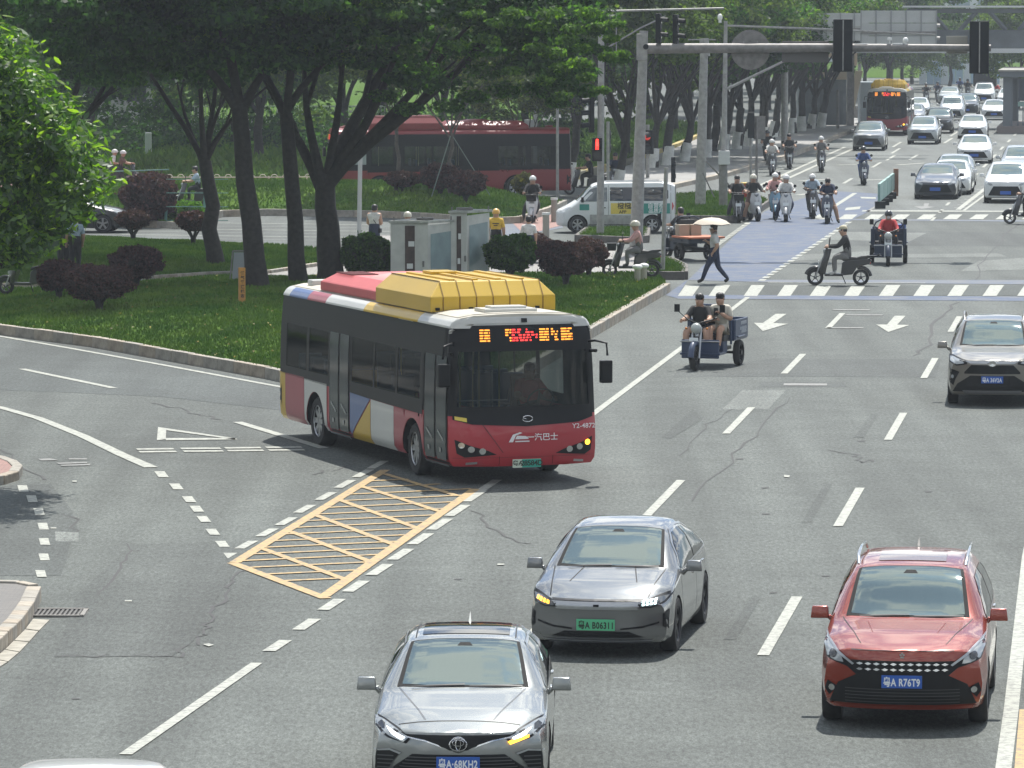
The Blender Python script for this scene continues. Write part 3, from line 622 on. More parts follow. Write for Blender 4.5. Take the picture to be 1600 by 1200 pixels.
for a in (('purple-leaved clipped shrub beside the parked black scooter', 92, 466, 66, 58, LF_PUR), ('purple-leaved clipped shrub in front, middle of the three on the left lawn', 155, 484, 100, 68, LF_PUR),
          ('large purple-leaved clipped shrub at the back of the three on the left lawn', 212, 450, 84, 62, LF_PUR),
          ('purple-leaved shrub beside the forked tree, on a short bare stem, right of its twin', 302, 381, 52, 48, LF_PUR), ('purple-leaved shrub on a short bare stem, below the green mesh fence', 208, 376, 52, 46, LF_PUR),
          ('purple-leaved round shrub, left of the three in front of the dark red bus', 628, 298, 52, 27, LF_PUR), ('purple-leaved round shrub, tallest of the three in front of the dark red bus', 688, 306, 60, 47, LF_PUR),
          ('purple-leaved shrub, right of the three in front of the dark red bus', 728, 316, 60, 46, LF_PUR), ('low purple-leaved shrub behind the glossy green shrub by the cabinets', 830, 415, 66, 52, LF_PUR),
          ('large purple-leaved clipped shrub in front of the cyclist in pink', 884, 446, 82, 68, LF_PUR), ('purple-leaved clipped shrub directly beside the cyclist in pink', 920, 432, 58, 58, LF_PUR)):
    shrub(a[0], *a[1:], group=GP, size=.04 if a[2] > 400 else .06, n=8000 if a[2] > 400 else 4500, stem=.22 if a[2] > 400 or a[2] < 330 else .4)
shrub('dark glossy green shrub left of the grey cabinets', 573, 437, 78, 68, LF_SHR, 'green_shrub', .05, n=9000, size=.05)
shrub('dark glossy green shrub right of the grey cabinets', 797, 440, 74, 70, LF_SHR, 'green_shrub', .22, n=9000, size=.05)
shrub('large dome-shaped purple shrub behind the green mesh fence', 232, 350, 90, 80, LF_PUR, 'domed_shrub', .02, n=7000, size=.07)
shrub('low bright green shrub behind the green mesh fence', 292, 350, 58, 36, leafmat('bright_shrub_leaves', (.06, .14, .03)), 'green_shrub', .05, n=4000, size=.07)
shrub('small olive shrub at the tail of the dark red bus', 817, 308, 32, 36, leafmat('olive_leaves', (.07, .07, .03)), 'olive_shrub', .1, n=3000, size=.06)
# --- slender trees on the middle island, propped
FT, _ = crown(31, 2.5, 2.5, 1.9, 70, 170, .085, leafmat('sparse_grey_green_leaves', (.06, .09, .04), .5), (.5, .8), .5)
pr = mat('prop_pole', (.16, .20, .17), .7)
for i, (u, v, sc, lab) in enumerate(((705, 305, 1.0, 'young tree with three prop poles in front of the dark red bus'), (823, 306, .8, 'young bare-stemmed tree near the tail of the dark red bus'), (620, 300, 1.0, 'young tree with thin twin stems in front of the dark red bus door'))):
    b = GL(u, v); t = tree('young_tree', lab, b, (0, 0, 2.4 * sc), [(-.8, .2, 4.2), (.7, 0, 4.4), (0, .5, 5), (1.5, -.3, 4.5), (-1.4, 0, 4.6)], .09, FT, (0, 0, 5.6 * sc), 'young trees on the middle island', BARKF, csc=(sc * 1.35, sc * 1.2, sc * 1.1), crz=i, seed=40 + i, fr=.05)
    if i == 0:
        for a in (0, 2.1, 4.2): link('prop_pole', MB().tube([(1.5 * math.cos(a), 1.5 * math.sin(a), 0), (.05 * math.cos(a), .05 * math.sin(a), 2.3)], .022, 6).mesh('prop_pole', [pr]), t)
# --- street trees with limewashed trunks along the far pavement
ST = [crown(50 + i, 4.2, 4.2, 2.7, 90, 200, .13, m_, (.8, 1.3), .42)[0] for i, m_ in enumerate((LF_MID, LF_FAR))]
SP_ = [(887, 286), (961, 300), (1020, 262), (1042, 258), (1068, 252), (1103, 246), (1128, 236), (1150, 233), (1168, 228), (1190, 224), (1207, 214), (1222, 213), (1238, 208), (1252, 205), (1266, 201), (1281, 199)]
where = ['beyond the red bus tail', 'directly behind the red pedestrian signal', 'first right of the big signal mast', 'second right of the big signal mast', 'third right of the big signal mast', 'left of the tapered grey pole', 'just right of the tapered grey pole', 'left of the thin pole with the white box', 'behind the thin pole with the white box', 'right of the thin pole with the white box', 'behind the small far signals', 'first beyond the small far signals', 'second beyond the small far signals', 'third beyond the small far signals', 'last but one before the footbridge stair', 'nearest the footbridge stair']
for i, (u, v) in enumerate(SP_):
    b = G(u, v, .16); rd = random.Random(i)
    dx = .5 if i < 3 else 1.1
    ends = [(rd.uniform(-2.2, 2.4) + dx * .6, rd.uniform(-1, 1), rd.uniform(5, 7)) for _ in range(6)]
    tree('street_tree', 'street tree with a whitewashed trunk base, ' + where[i], b, (rd.uniform(0, .5), 0, rd.uniform(2.0, 2.7)), ends, rd.uniform(.2, .27), ST[i % 2], (dx, 0, rd.uniform(7.6, 8.3)), 'whitewashed street trees on the far pavement', BARK, lime=1.25, crz=i * 1.3, csc=[rd.uniform(.85, 1.05)] * 3, seed=60 + i, fr=.13)
# --- background trees
BT = [crown(80 + i, 5.2, 5.2, 4.4, 120, 150, .17, m_, (.9, 1.5), .5, lower=-.9)[0] for i, m_ in enumerate((LF_DARK, LF_MID, LF_FAR))]
k_ = 0
spots = [(x_, 218 + 6 * (j % 3), .95) for j, x_ in enumerate(np.arange(-27, -5, 7.4))]
spots += [(x_, 245 + 9 * (j % 3), 1.0) for j, x_ in enumerate(np.arange(-29, 12, 5.0))]
spots += [(x_, 292 + 12 * (j % 3), 1.15) for j, x_ in enumerate(np.arange(-33, 17, 6.2))]
spots += [(9.5, 330, .85), (15.5, 352, 1.0), (20, 375, 1.1), (26, 410, 1.2), (16, 430, 1.2), (33, 425, 1.3), (46, 420, 1.0), (52, 450, 1.2), (41, 520, 1.1), (63, 520, 1.5), (30, 470, 1.35), (23, 450, 1.25), (36, 600, 1.5), (12, 400, 1.2)]
ordw = ['leftmost', 'second', 'third', 'fourth', 'fifth', 'sixth', 'seventh', 'eighth', 'ninth', 'tenth', 'eleventh', 'twelfth', 'thirteenth', 'fourteenth', 'fifteenth', 'sixteenth', 'seventeenth', 'eighteenth', 'nineteenth', 'twentieth', 'twenty-first', 'twenty-second', 'last']
def btl(k, di):
    same = sorted([q for q in spots if (0 if q[1] < 240 else 1 if q[1] < 285 else 2 if q[1] < 325 else 3) == (di if di < 2 or spots[k][1] < 325 else 3)], key=lambda q: q[0] / q[1])
    i = same.index(spots[k]); bel = ['nearest background belt behind the middle island', 'second background belt, behind the dark red bus', 'third background belt', 'distant trees around the footbridge'][di if di < 2 or spots[k][1] < 325 else 3]
    return '%s tree from the left in the %s' % (ordw[i], bel) if i else 'leftmost tree in the %s' % bel
for x_, y_, sc in spots:
    rd = random.Random(k_ + 200); di = 0 if y_ < 240 else 1 if y_ < 285 else 2
    u_ = 800 + x_ / y_ * FPX
    lowt = rd.uniform(2.2, 3)
    tree('background_tree', btl(k_, di), (x_, y_, 0), (rd.uniform(-.4, .4), 0, lowt), [(rd.uniform(-2.5, 2.5), rd.uniform(-1, 1), rd.uniform(5, 8)) for _ in range(5)], .26, BT[(k_ + di) % 3], (0, 0, 7.4 * sc), 'background tree belts', BARK, crz=rd.uniform(0, 6), csc=(sc, sc, sc * rd.uniform(.95, 1.15)), seed=k_ + 200)
    k_ += 1
# low hedge mass under the far trees
rng = np.random.default_rng(99); C = np.stack([rng.uniform(-30, 3, 260), rng.uniform(236, 262, 260), rng.uniform(.3, 2.2, 260)], 1)
V, F = leaf_cloud(C, np.full((260, 3), 1.1), 90, .14, rng); link('undergrowth', fastmesh('undergrowth', V, F, [LF_DARK]), kind='stuff')

# fallen leaves under the shade trees
rng = np.random.default_rng(5); LM_ = LAWNS[0]; n = 500; x = rng.uniform(-13, 4, n * 3); y = rng.uniform(104, 138, n * 3); ok = inside(LM_[0], x, y); x, y = x[ok][:n], y[ok][:n]; z = lawn_z(LM_, x, y) + .07; n = len(x)
a = rng.uniform(0, 6.28, n); s_ = rng.uniform(.02, .045, n); V = np.stack([np.stack([x + s_ * np.cos(a + k), y + s_ * np.sin(a + k), z + .02 * np.sin(k * 2 + a)], 1) for k in (0, 1.57, 3.14, 4.71)], 1)
link('fallen_leaves', fastmesh('fallen_leaves', V.reshape(-1, 3), np.arange(n * 4).reshape(-1, 4), [leafmat('dry_leaves', (.13, .12, .05), .5, .2)]), kind='stuff')

# unseen pavement, lawn and added trees left of frame, darkening the bus side's reflections
sheet([Vector(q) for q in ((-60, 55, 0), (-14, 55, 0), (-13.5, 74, 0), (-13.6, 98, 0), (-16, 106, 0), (-60, 112, 0))], .12, 'pavement', PAV, kind='structure')
lawn([(-900, 520), (-72, 520), (-72, 380), (-900, 380)], .2, .2, 5, 2.5)
for i, (x, y) in enumerate(((-18.2, 93), (-19.5, 103), (-23.5, 110), (-20.5, 124), (-26, 132))):
    tree('shade_tree', 'unseen tree added beyond the left edge to darken the bus reflections', (x, y, .1), (0, 0, 2.8), [(-2, 0, 5.5), (1.5, 1, 5.5), (0, -1.5, 6)], .25, D3, (0, 0, 6.4), 'added unseen trees beyond the left edge', crz=i, seed=700 + i)
# ---------------- street furniture and structures ----------------
STEEL = mat('galvanised_steel', (.30, .295, .28), .55, .3, nscale=6, namt=.2); STEELD = mat('weathered_steel', (.20, .19, .18), .6, .2, nscale=5, namt=.25)
BLK = mat('black_housing', (.012, .014, .016), .55, spec=.15); GRYB = mat('pale_box', (.50, .51, .50), .5); RUB = mat('rubber', (.022, .022, .023), .85, nscale=12, namt=.2)
CONC = mat('concrete', (.28, .27, .25), .85, nscale=3, namt=.2); WHT = mat('white_paint', (.72, .72, .70), .35)
def pole(name, label, cat, u, v, vtop, w, taper=.75, lean=0, m=STEEL, group=None, extra=None, utop=None):
    b = GL(u, v); k = ppm(v); top = P(utop if utop is not None else u, vtop, b.y)
    t = thing(name, label, cat, b, 0, group); r = w / k / 2; d = top - b
    link('pole', MB().tube([(0, 0, -.2), (d.x * .5, 0, d.z * .5), (d.x, 0, d.z)], [r, lerp(r, r * taper, .5), r * taper], 14).mesh('pole', [m], auto=.9), t)
    return t, b, d, k
def loc(b, u, v, Y=None): return P(u, v, Y or b.y) - b
# main signal mast with the long arm
mast, mb_, md, mk = pole('signal_mast', 'tall tapered traffic signal mast whose long arm carries black signals over the road', 'signal mast', 993, 402, 48, 22, .62, utop=1006)
link('base_plate', MB().cyl((0, 0, .22), .34, .05).mesh('base_plate', [STEELD]), mast)
a0 = loc(mb_, 1003, 76); a1 = loc(mb_, 1548, 75)
link('arm', MB().tube([a0, a0.lerp(a1, .5) + Vector((0, 0, .02)), a1], [.17, .14, .11], 12).mesh('arm', [STEELD], auto=.9), mast)
bx = MB().box(a0 + Vector((.0, 0, .05)), (.34, .36, .85)); bx.cyl(a0 + Vector((.12, -.19, .06)), .11, .04, 'y', 14, 1); link('arm_joint', bx.mesh('arm_joint', [STEEL, BLK], bevel=.02), mast)
sp = MB(); sp.lathe([(0, -.03), (.63, -.03), (.63, .03), (0, .03)], 'y', 28, (0, 0, 0)); 
for v_ in range(len(sp.v)): sp.v[v_] = (sp.v[v_][0], sp.v[v_][1], sp.v[v_][2] * 1.02)
sg = link('sign_back', sp.mesh('sign_back', [STEELD]), mast, loc(mb_, 1173, 78) + Vector((0, .22, 0)))
link('bracket', MB().box((-.22, -.06, .1), (.04, .06, .35)).box((.22, -.06, .1), (.04, .06, .35)).mesh('bracket', [STEEL]), sg)
s2 = link('sign_back', MB().box((0, 0, 0), (1.5, .05, .68)).mesh('sign_back', [mat('dark_sign_back', (.12, .115, .11), .7)], bevel=.01), mast, loc(mb_, 1259, 81) + Vector((0, .22, 0)))
link('sign_back', MB().box((0, 0, 0), (.68, .05, .56)).mesh('sign_back', [mat('tan_panel', (.30, .29, .25), .7)], bevel=.01), mast, loc(mb_, 1496, 70) + Vector((0, .2, 0)))
for u, w in ((1212, 14), (1300, 12), (1345, 20), (1402, 16)): link('detector_box', MB().box((0, 0, 0), (w / mk, .12, .09)).mesh('detector_box', [WHT], bevel=.01), mast, loc(mb_, u, 70))
link('crossbar', MB().tube([loc(mb_, 1334, 69), loc(mb_, 1410, 70)], .03, 6).mesh('crossbar', [WHT]), mast)
cm = MB().ell(loc(mb_, 1415, 63), (.09, .09, .1)).cyl(loc(mb_, 1415, 67), .05, .12); link('dome_camera', cm.mesh('dome_camera', [WHT], smooth=True), mast)
cm = MB().box(loc(mb_, 1390, 61), (.13, .25, .09)).cyl(loc(mb_, 1390, 66), .025, .12); link('camera_head', cm.mesh('camera_head', [WHT], bevel=.01), mast)
def signal_head(label, b, u, v, w, h, n=3, rz=0, back=True, name='traffic_signal', lit=None, visors=True, group='traffic signal heads'):
    c = P(u, v, b.y); t = thing(name, label, 'traffic light', c, rz, group)
    bd = MB().box((0, 0, 0), (w, .16, h)); link('backboard' if back else 'housing', bd.mesh('housing', [BLK], bevel=.03), t)
    if back:
        link('spine', MB().box((0, -.1, 0), (.035, .04, h * .96)).mesh('spine', [STEEL]), t)
        link('housing', MB().box((0, .15, 0), (w * .62, .2, h * .94)).mesh('housing', [BLK], bevel=.03), t)
    s = -1 if not back else 1
    for i in range(n):
        z = h / 2 - h * (i + .5) / n; r = min(w * .36, h / n * .4)
        on = lit is not None and lit[0] == i
        ln = link('lens', MB().cyl((0, s * .085 + (0.17 if back else 0), z), r, .03, 'y', 16).mesh('lens', [lit[1] if on else mat('dark_lens', (.03, .03, .03), .2)], auto=.8), t)
        if visors:
            vm = MB(); 
            pts = [(r * 1.12 * math.cos(a), r * 1.12 * math.sin(a)) for a in np.linspace(-.2, PI + .2, 12)]
            y0 = s * (.08 + (.17 if back else 0)); V = [(x, y0, z + q) for x, q in pts] + [(x, y0 + s * r * 2.1, z + q - r * .2) for x, q in pts] + [(x * .93, y0, z + q * .93) for x, q in pts] + [(x * .93, y0 + s * r * 2.1, z + q * .93 - r * .2) for x, q in pts]
            F = []
            for j in range(11): F += [(j, j + 1, j + 13, j + 12), (j + 24, j + 36, j + 37, j + 25), (j + 12, j + 13, j + 37, j + 36)]
            vm.add(V, F); link('visor', vm.mesh('visor', [BLK]), t)
    return t
signal_head('black signal head seen from behind, left of the two hung on the long arm', Vector((0, mb_.y - .25, 0)), 1317, 71, .62, 1.68)
signal_head('back of the black signal head at the right end of the long arm', Vector((0, mb_.y - .25, 0)), 1530, 74, .62, 1.68)
signal_head('visored side signal head, left of the two above the mast top', Vector((0, mb_.y - .1, 0)), 1029, 44, .3, .95, 2, math.radians(78), False)
signal_head('visored side signal head, right of the two above the mast top', Vector((0, mb_.y + .1, 0)), 1056, 46, .3, .95, 2, math.radians(75), False)
# the pole with the red pedestrian light
pp, pb, pd, pk = pole('signal_pole', 'grey signal pole carrying the lit red pedestrian light, standing before the white van', 'signal pole', 938, 366, -40, 12, .7, utop=940)
link('arm', MB().tube([loc(pb, 924, 18), loc(pb, 1131, 13)], .035, 8).mesh('arm', [STEEL]), pp)
link('brace', MB().tube([loc(pb, 945, 77), loc(pb, 1000, 44), loc(pb, 1040, 25)], .03, 6).mesh('brace', [STEEL]), pp)
link('brace', MB().tube([loc(pb, 963, 20), loc(pb, 963, 95)], .02, 6).mesh('brace', [STEEL]), pp)
REDL = mat('red_lit_lens', (.8, .02, .02), .3, emit=(1, .03, .02), estr=4)
dk = pb.y
ps = thing('pedestrian_signal', 'black pedestrian signal showing a lit red man, on the grey pole by the van', 'pedestrian light', P(933, 234, dk - .2), 0, 'pedestrian signals')
link('housing', MB().box((0, 0, 0), (.34, .2, .78)).mesh('housing', [BLK], bevel=.02), ps)
rm = MB().cyl((0, -.115, .33), .045, .02, 'y', 10); rm.box((0, -.115, .2), (.1, .02, .17)); rm.box((-.03, -.115, .07), (.035, .02, .12)); rm.box((.03, -.115, .07), (.035, .02, .12))
link('red_man', rm.mesh('red_man', [REDL]), ps); link('lens', MB().cyl((0, -.105, -.2), .14, .02, 'y', 16).mesh('lens', [mat('dark_lens', (.03, .03, .03), .2)]), ps)
link('visor', MB().box((0, -.2, .4), (.34, .22, .02)).box((0, -.2, 0), (.34, .22, .02)).mesh('visor', [BLK]), ps)
signal_head('visored black signal head facing left, above the red pedestrian light', Vector((0, dk, 0)), 924, 178, .34, 1.28, 3, math.radians(-80), False)
pl, plb, pld, plk = pole('signal_post', 'slim grey post with a red-and-black signal, behind the big mast', 'signal post', 1012, 283, 195, 6, 1)
t = signal_head('black signal with a dim red lens, half hidden right of the big mast', Vector((0, plb.y - .1, 0)), 1013, 222, .52, 1.1, 2, math.radians(-35), False, lit=(0, mat('dim_red_lens', (.35, .03, .03), .3, emit=(1, .05, .03), estr=.35)))
pl2, plb2, _, _ = pole('signal_post', 'thin leaning grey post in front of the van tail, on the small grass island', 'signal post', 1035, 424, 262, 7, .9, utop=1041)
signal_head('narrow black signal head seen end-on above the van tail', Vector((0, G(1053, 345).y, 0)), 1052, 265, .24, .95, 2, math.radians(85), False, visors=False)
signal_head('narrow black signal head just right of the lit pedestrian light', Vector((0, G(951, 320).y, 0)), 951, 221, .3, .92, 2, math.radians(85), False, visors=False)
pole('signal_post', 'short grey post under the narrow black signal at the van tail', 'signal post', 1054, 345, 290, 5, 1)
pole('signal_post', 'thin grey post between the signal pole and the whitewashed tree', 'signal post', 950, 322, 190, 5, 1)
# tapered grey pole and the thin pole with the white box
tp, tb, td, tk = pole('tapered_pole', 'thick tapered grey pole on the grass island right of the white van', 'pole', 1094, 322, 84, 17, .72, utop=1100)
link('arm', MB().tube([loc(tb, 1100, 60), loc(tb, 1102, 88)], .19, 8).mesh('arm', [STEEL]), tp)
link('arm', MB().tube([loc(tb, 1075, 62), loc(tb, 1118, 62)], .03, 6).mesh('arm', [STEEL]), tp)
cb, cbb, cbd, cbk = pole('camera_pole', 'thin grey pole with a pale control box and two long camera arms', 'camera pole', 1130, 324, 33, 11, .5, utop=1134)
link('control_box', MB().box((0, 0, 0), (17 / cbk, .35, 21 / cbk)).mesh('control_box', [GRYB], bevel=.02), cb, loc(cbb, 1131, 246) + Vector((0, -.2, 0)))
link('sleeve', MB().tube([(0, 0, 0), loc(cbb, 1130, 257)], .17, 12).mesh('sleeve', [STEELD]), cb)
link('arm', MB().tube([loc(cbb, 1134, 40), loc(cbb, 1300, 46), loc(cbb, 1460, 54)], [.05, .05, .04], 6).mesh('arm', [STEEL]), cb)
link('arm', MB().tube([loc(cbb, 1136, 139), loc(cbb, 1222, 97), loc(cbb, 1300, 60)], [.07, .05, .03], 6).mesh('arm', [STEEL]), cb)
link('stay', MB().tube([loc(cbb, 1103, 252), loc(cbb, 1152, 302)], .035, 6).tube([loc(cbb, 1098, 270), loc(cbb, 1116, 308)], .03, 6).mesh('stay', [STEELD]), cb)
c_ = MB().ell(loc(cbb, 1125, 27), (.1, .1, .14)).cyl(loc(cbb, 1125, 33), .06, .12); link('dome_camera', c_.mesh('dome_camera', [WHT], smooth=True), cb)
lp, lb_, ld_, lk_ = pole('camera_pole', 'pale grey post with a small box, standing by the tail of the dark red bus', 'camera pole', 835, 300, 95, 7, .8, utop=838, m=mat('pale_post', (.42, .43, .42), .5))
link('box', MB().box((0, 0, 0), (.42, .3, .62)).mesh('box', [GRYB], bevel=.02), lp, loc(lb_, 827, 198))
pole('post', 'thin grey post standing right at the tail of the dark red bus', 'post', 871, 312, 150, 5, .9)
pole('post', 'slim grey post between two trees, behind the woman in the white top', 'post', 561, 372, 240, 7, 1, utop=563, m=mat('pale_post', (.42, .43, .42), .5))
t_, *_r = pole('far_signal', 'small far signal on twin posts at the far stop line', 'traffic light', 1173, 300, 205, 4, 1); link('pole', MB().tube([(.25, 0, 0), (.25, 0, 3.2)], .06, 6).mesh('pole', [STEELD]), t_)
link('housing', MB().box((0, 0, 0), (.28, .2, 1.1)).mesh('housing', [BLK], bevel=.02), t_, (0, -.05, 2.9)); link('sign_back', MB().box((0, 0, 0), (.5, .04, 1.0)).mesh('sign_back', [STEELD]), t_, (.38, .05, 2.8))
pole('post', 'slim post on the far pavement kerb behind the riders', 'post', 1309, 205, 140, 5, .9, m=STEELD)
pole('post', 'tall grey lamp post left of the far bus', 'post', 1343, 190, 100, 6, .9, m=STEELD)
pole('post', 'thin post between the whitewashed trees, right of the tapered pole', 'post', 1140, 232, 165, 3, .9)
# bollards
for i, (u, v, l_) in enumerate(((853, 373, 'pale bollard on the red ramp, nearer of the two by the van'), (866, 347, 'pale bollard beside the nose of the white van'))):
    b = GL(u, v); t = thing('bollard', l_, 'bollard', b, 0, 'bollards by the van'); link('post', MB().cyl((0, 0, .42), .12, .84, 'z', 14).mesh('post', [mat('bollard_stone', (.36, .33, .28), .8)], auto=.8), t); link('cap', MB().cyl((0, 0, .87), .14, .08, 'z', 14).mesh('cap', [WHT], auto=.8), t)
for i, (u, v) in enumerate(((996, 440), (1006, 438))):
    b = GL(u, v); t = thing('bollard', ('left' if i == 0 else 'right') + ' one of the two short white-capped bollards behind the cyclist in pink', 'bollard', b, 0, 'short bollards at the lawn corner'); link('post', MB().cyl((0, 0, .2), .09, .5, 'z', 12).mesh('post', [mat('bollard_stone', (.36, .33, .28), .8)]), t); link('cap', MB().ell((0, 0, .42), (.15, .15, .08)).mesh('cap', [WHT], smooth=True), t)
for i, (u, v) in enumerate(((1299, 192), (1324, 193), (1316, 186), (1337, 184))):
    b = G(u, v, .16); t = thing('bollard', ['dark bollard left of the kerb post on the far pavement', 'dark bollard right of the kerb post on the far pavement', 'dark bollard by the footbridge stair foot', 'dark bollard nearest the far bus'][i], 'bollard', b, 0, 'dark bollards on the far pavement'); link('post', MB().cyl((0, 0, .4), .2, .8, 'z', 12).mesh('post', [STEELD]), t); link('cap', MB().cyl((0, 0, .82), .22, .05, 'z', 12).mesh('cap', [CONC]), t)
# metal cabinets
CAB = mat('cabinet_grey', (.56, .56, .52), .5, .2, nscale=3, namt=.12); GL2 = mat('cabinet_glass', (.30, .38, .39), .12, .0, nscale=2, namt=.15, spec=.8); RUST = mat('rusty_brown', (.075, .05, .042), .7, nscale=6, namt=.3)
def cabinet(label, uv_front, vb, vt, usplit, uend, vte, seed):
    u0, u1 = uv_front; b0 = GL((u0 + u1) / 2, vb); b0.z = .1; k = ppm(vb); wf = (usplit - u0) / k; ws = (uend - usplit) / k; h = (vb - vt) / k * 1.17
    t = thing('service_cabinet', label, 'cabinet', b0, math.radians(4 if seed else -3), 'grey service cabinets')
    x0 = -((u0 + u1) / 2 - u0) / k
    d = 1.6
    # front face width wf, side glazed face goes on to the right and back
    f = MB().box((x0 + wf / 2, .05, h / 2), (wf, .1, h)); link('front_panel', f.mesh('front_panel', [CAB], bevel=.01), t)
    s = MB().add([(x0 + wf, 0, 0), (x0 + wf + ws, .9, 0), (x0 + wf + ws, .9, h * .99), (x0 + wf, 0, h * .97), (x0 + wf + .1, .3, 0), (x0 + wf + ws - .05, 1.0, 0), (x0 + wf + ws - .05, 1.0, h * .97), (x0 + wf + .1, .3, h * .97)], [(0, 1, 2, 3), (7, 6, 5, 4), (0, 3, 7, 4), (1, 5, 6, 2), (3, 2, 6, 7), (0, 4, 5, 1)])
    link('side_panel', s.mesh('side_panel', [CAB], bevel=.01), t)
    gz = MB().add([(x0 + wf + ws * a, .9 * a - .012, z) for a, z in ((.1, .12), (.92, .12), (.92, h * .88), (.1, h * .85))], [(0, 1, 2, 3)]); link('glass_panel', gz.mesh('glass_panel', [GL2]), t)
    link('dark_strip', MB().box((x0 + wf * .52, -.012, h * .5), (wf * .26, .02, h * .93)).mesh('dark_strip', [RUST]), t)
    for q in (.72, .42): link('notice', MB().box((x0 + wf * (.52 + .04 * (q > .5)), -.028, h * q), (wf * .16, .01, h * .07)).mesh('notice', [WHT]), t)
    link('handle', MB().box((x0 + wf * .88, -.03, h * .45), (.05, .05, .16)).mesh('handle', [STEELD]), t)
    rf = MB().prism([(x0 - .05, -.05), (x0 + wf + .02, -.1), (x0 + wf + ws + .08, .88), (x0 + ws * .6, 1.2)], h, h + .07, 'z'); link('roof', rf.mesh('roof', [mat('cabinet_roof', (.45, .45, .41), .6, nscale=5)], bevel=.01), t)
    link('roof_box', MB().box((x0 + wf * .9, .35, h + .11), (.45, .3, .06)).mesh('roof_box', [STEELD], bevel=.01), t)
    for a in (.05, .5, .95): link('roof_knob', MB().cyl((x0 + (wf + ws) * a, .45 * a + .05, h + .12), .02, .1).mesh('roof_knob', [STEELD]), t)
cabinet('lower grey cabinet with a rust-brown strip and dusty glass side, on the left', (612, 668), 441, 348, 667, 704, 345, 0)
cabinet('taller grey cabinet with a pale blue glass side, on the right', (704, 730), 437, 334, 729, 765, 328, 1)
# A-frame board and marker post
b = GL(374, 439); t = thing('sandwich_board', 'white A-frame board with a dark frame leaning by the slanting trunk', 'signboard', b, .12); 
link('board', MB().add([(-.2, 0, .05), (.24, 0, .05), (.26, .12, .78), (-.14, .12, .78), (-.2, .03, .05), (.24, .03, .05), (.26, .15, .78), (-.14, .15, .78)], [(0, 1, 2, 3), (7, 6, 5, 4), (0, 4, 5, 1), (1, 5, 6, 2), (2, 6, 7, 3), (3, 7, 4, 0)]).mesh('board', [mat('board_white', (.34, .37, .38), .6)]), t)
link('frame', MB().tube([(-.26, -.02, 0), (-.17, .13, .82)], .025, 6).tube([(.28, -.02, 0), (.29, .13, .82)], .025, 6).tube([(-.17, .13, .82), (.29, .13, .82)], .025, 6).tube([(-.24, .4, 0), (-.17, .14, .82)], .02, 6).tube([(.28, .4, 0), (.29, .14, .82)], .02, 6).mesh('frame', [STEELD]), t)
b = GL(378, 473); b.z -= .05; t = thing('marker_post', 'orange utility marker post with dark vertical lettering on the lawn', 'marker post', b, .25)
link('post', MB().box((0, 0, .47), (.16, .16, .95)).mesh('post', [mat('marker_orange', (.50, .24, .05), .6, nscale=6, namt=.15)], bevel=.012), t)
DKT = mat('dark_print', (.05, .03, .02), .7)
for i in range(6): 
    o = link('lettering', text_mesh('燃气管道标志'[i], .1, DKT, bold=.003), t, (0, -.083, .80 - .115 * i), (PI / 2, 0, 0))
for i in range(6):
    o = link('lettering', text_mesh('严禁开挖注意'[i], .1, DKT, bold=.003), t, (.083, 0, .80 - .115 * i), (PI / 2, 0, PI / 2))
# green mesh fence posts on the island, white railing and the far site fence
def railing(name, label, pts, h, m, sp=.9, pic=.14, group=None, loops=False):
    t = thing(name, label, 'fence', pts[0]); o0 = pts[0]
    pk_ = MB().cyl((0, 0, h * .5), .016, h * .86, 'z', 5).mesh('picket', [m]); ps_ = MB().cyl((0, 0, h * .54), .035, h * 1.08, 'z', 8).mesh('post', [m])
    n = 0
    for a, b in zip(pts[:-1], pts[1:]):
        d = b - a; L_ = d.length; link('rail', MB().tube([a - o0 + Vector((0, 0, h)), b - o0 + Vector((0, 0, h))], .025, 6).mesh('rail', [m]), t); link('rail', MB().tube([a - o0 + Vector((0, 0, h * .2)), b - o0 + Vector((0, 0, h * .2))], .02, 6).mesh('rail', [m]), t)
        for i in range(int(L_ / sp) + 1): link('post', ps_, t, a - o0 + d * (i * sp / L_))
        if loops:
            V = MB()
            for i in range(int(L_ / .5)):
                c = a - o0 + d * ((i + .5) * .5 / L_); V.tube([c + Vector((.14 * math.cos(q), 0, h + .12 * math.sin(q))) for q in np.linspace(0, PI, 7)], .016, 5, cap=False)
            link('hoop_row', V.mesh('hoop_row', [m]), t, kind='stuff')
        elif pic:
            for i in range(min(140, int(L_ / pic))): link('picket', pk_, t, a - o0 + d * ((i + .5) * pic / L_))
    return t
CRM = mat('cream_rail', (.50, .49, .40), .6)
railing('park_railing', 'low cream hoop-topped railing along the red path', g((238, 299), (330, 299), (420, 299), (525, 298)), .62, CRM, 1.7, 0, loops=True)
GRN = mat('green_fence_paint', (.10, .22, .19), .6)
t = thing('mesh_fence', 'green mesh fence with slanting posts behind the purple shrubs', 'fence', GL(258, 353))
for i, (u, v, ut, vt) in enumerate(((258, 352, 263, 292), (318, 350, 321, 290))):
    a = GL(u, v) - Vector(t.location); c = P(ut, vt, GL(u, v).y) - Vector(t.location); link('post', MB().tube([a, c], .055, 6).mesh('post', [GRN]), t)
for z in (.2, .7, 1.2, 1.7): link('rail', MB().tube([(.05, 0, z), (2.3, -.1, z)], .015, 5).mesh('rail', [GRN]), t)
link('rail', MB().tube([(.15, 0, 2.05), (-2.2, .5, 1.95)], .02, 5).mesh('rail', [GRN]), t)
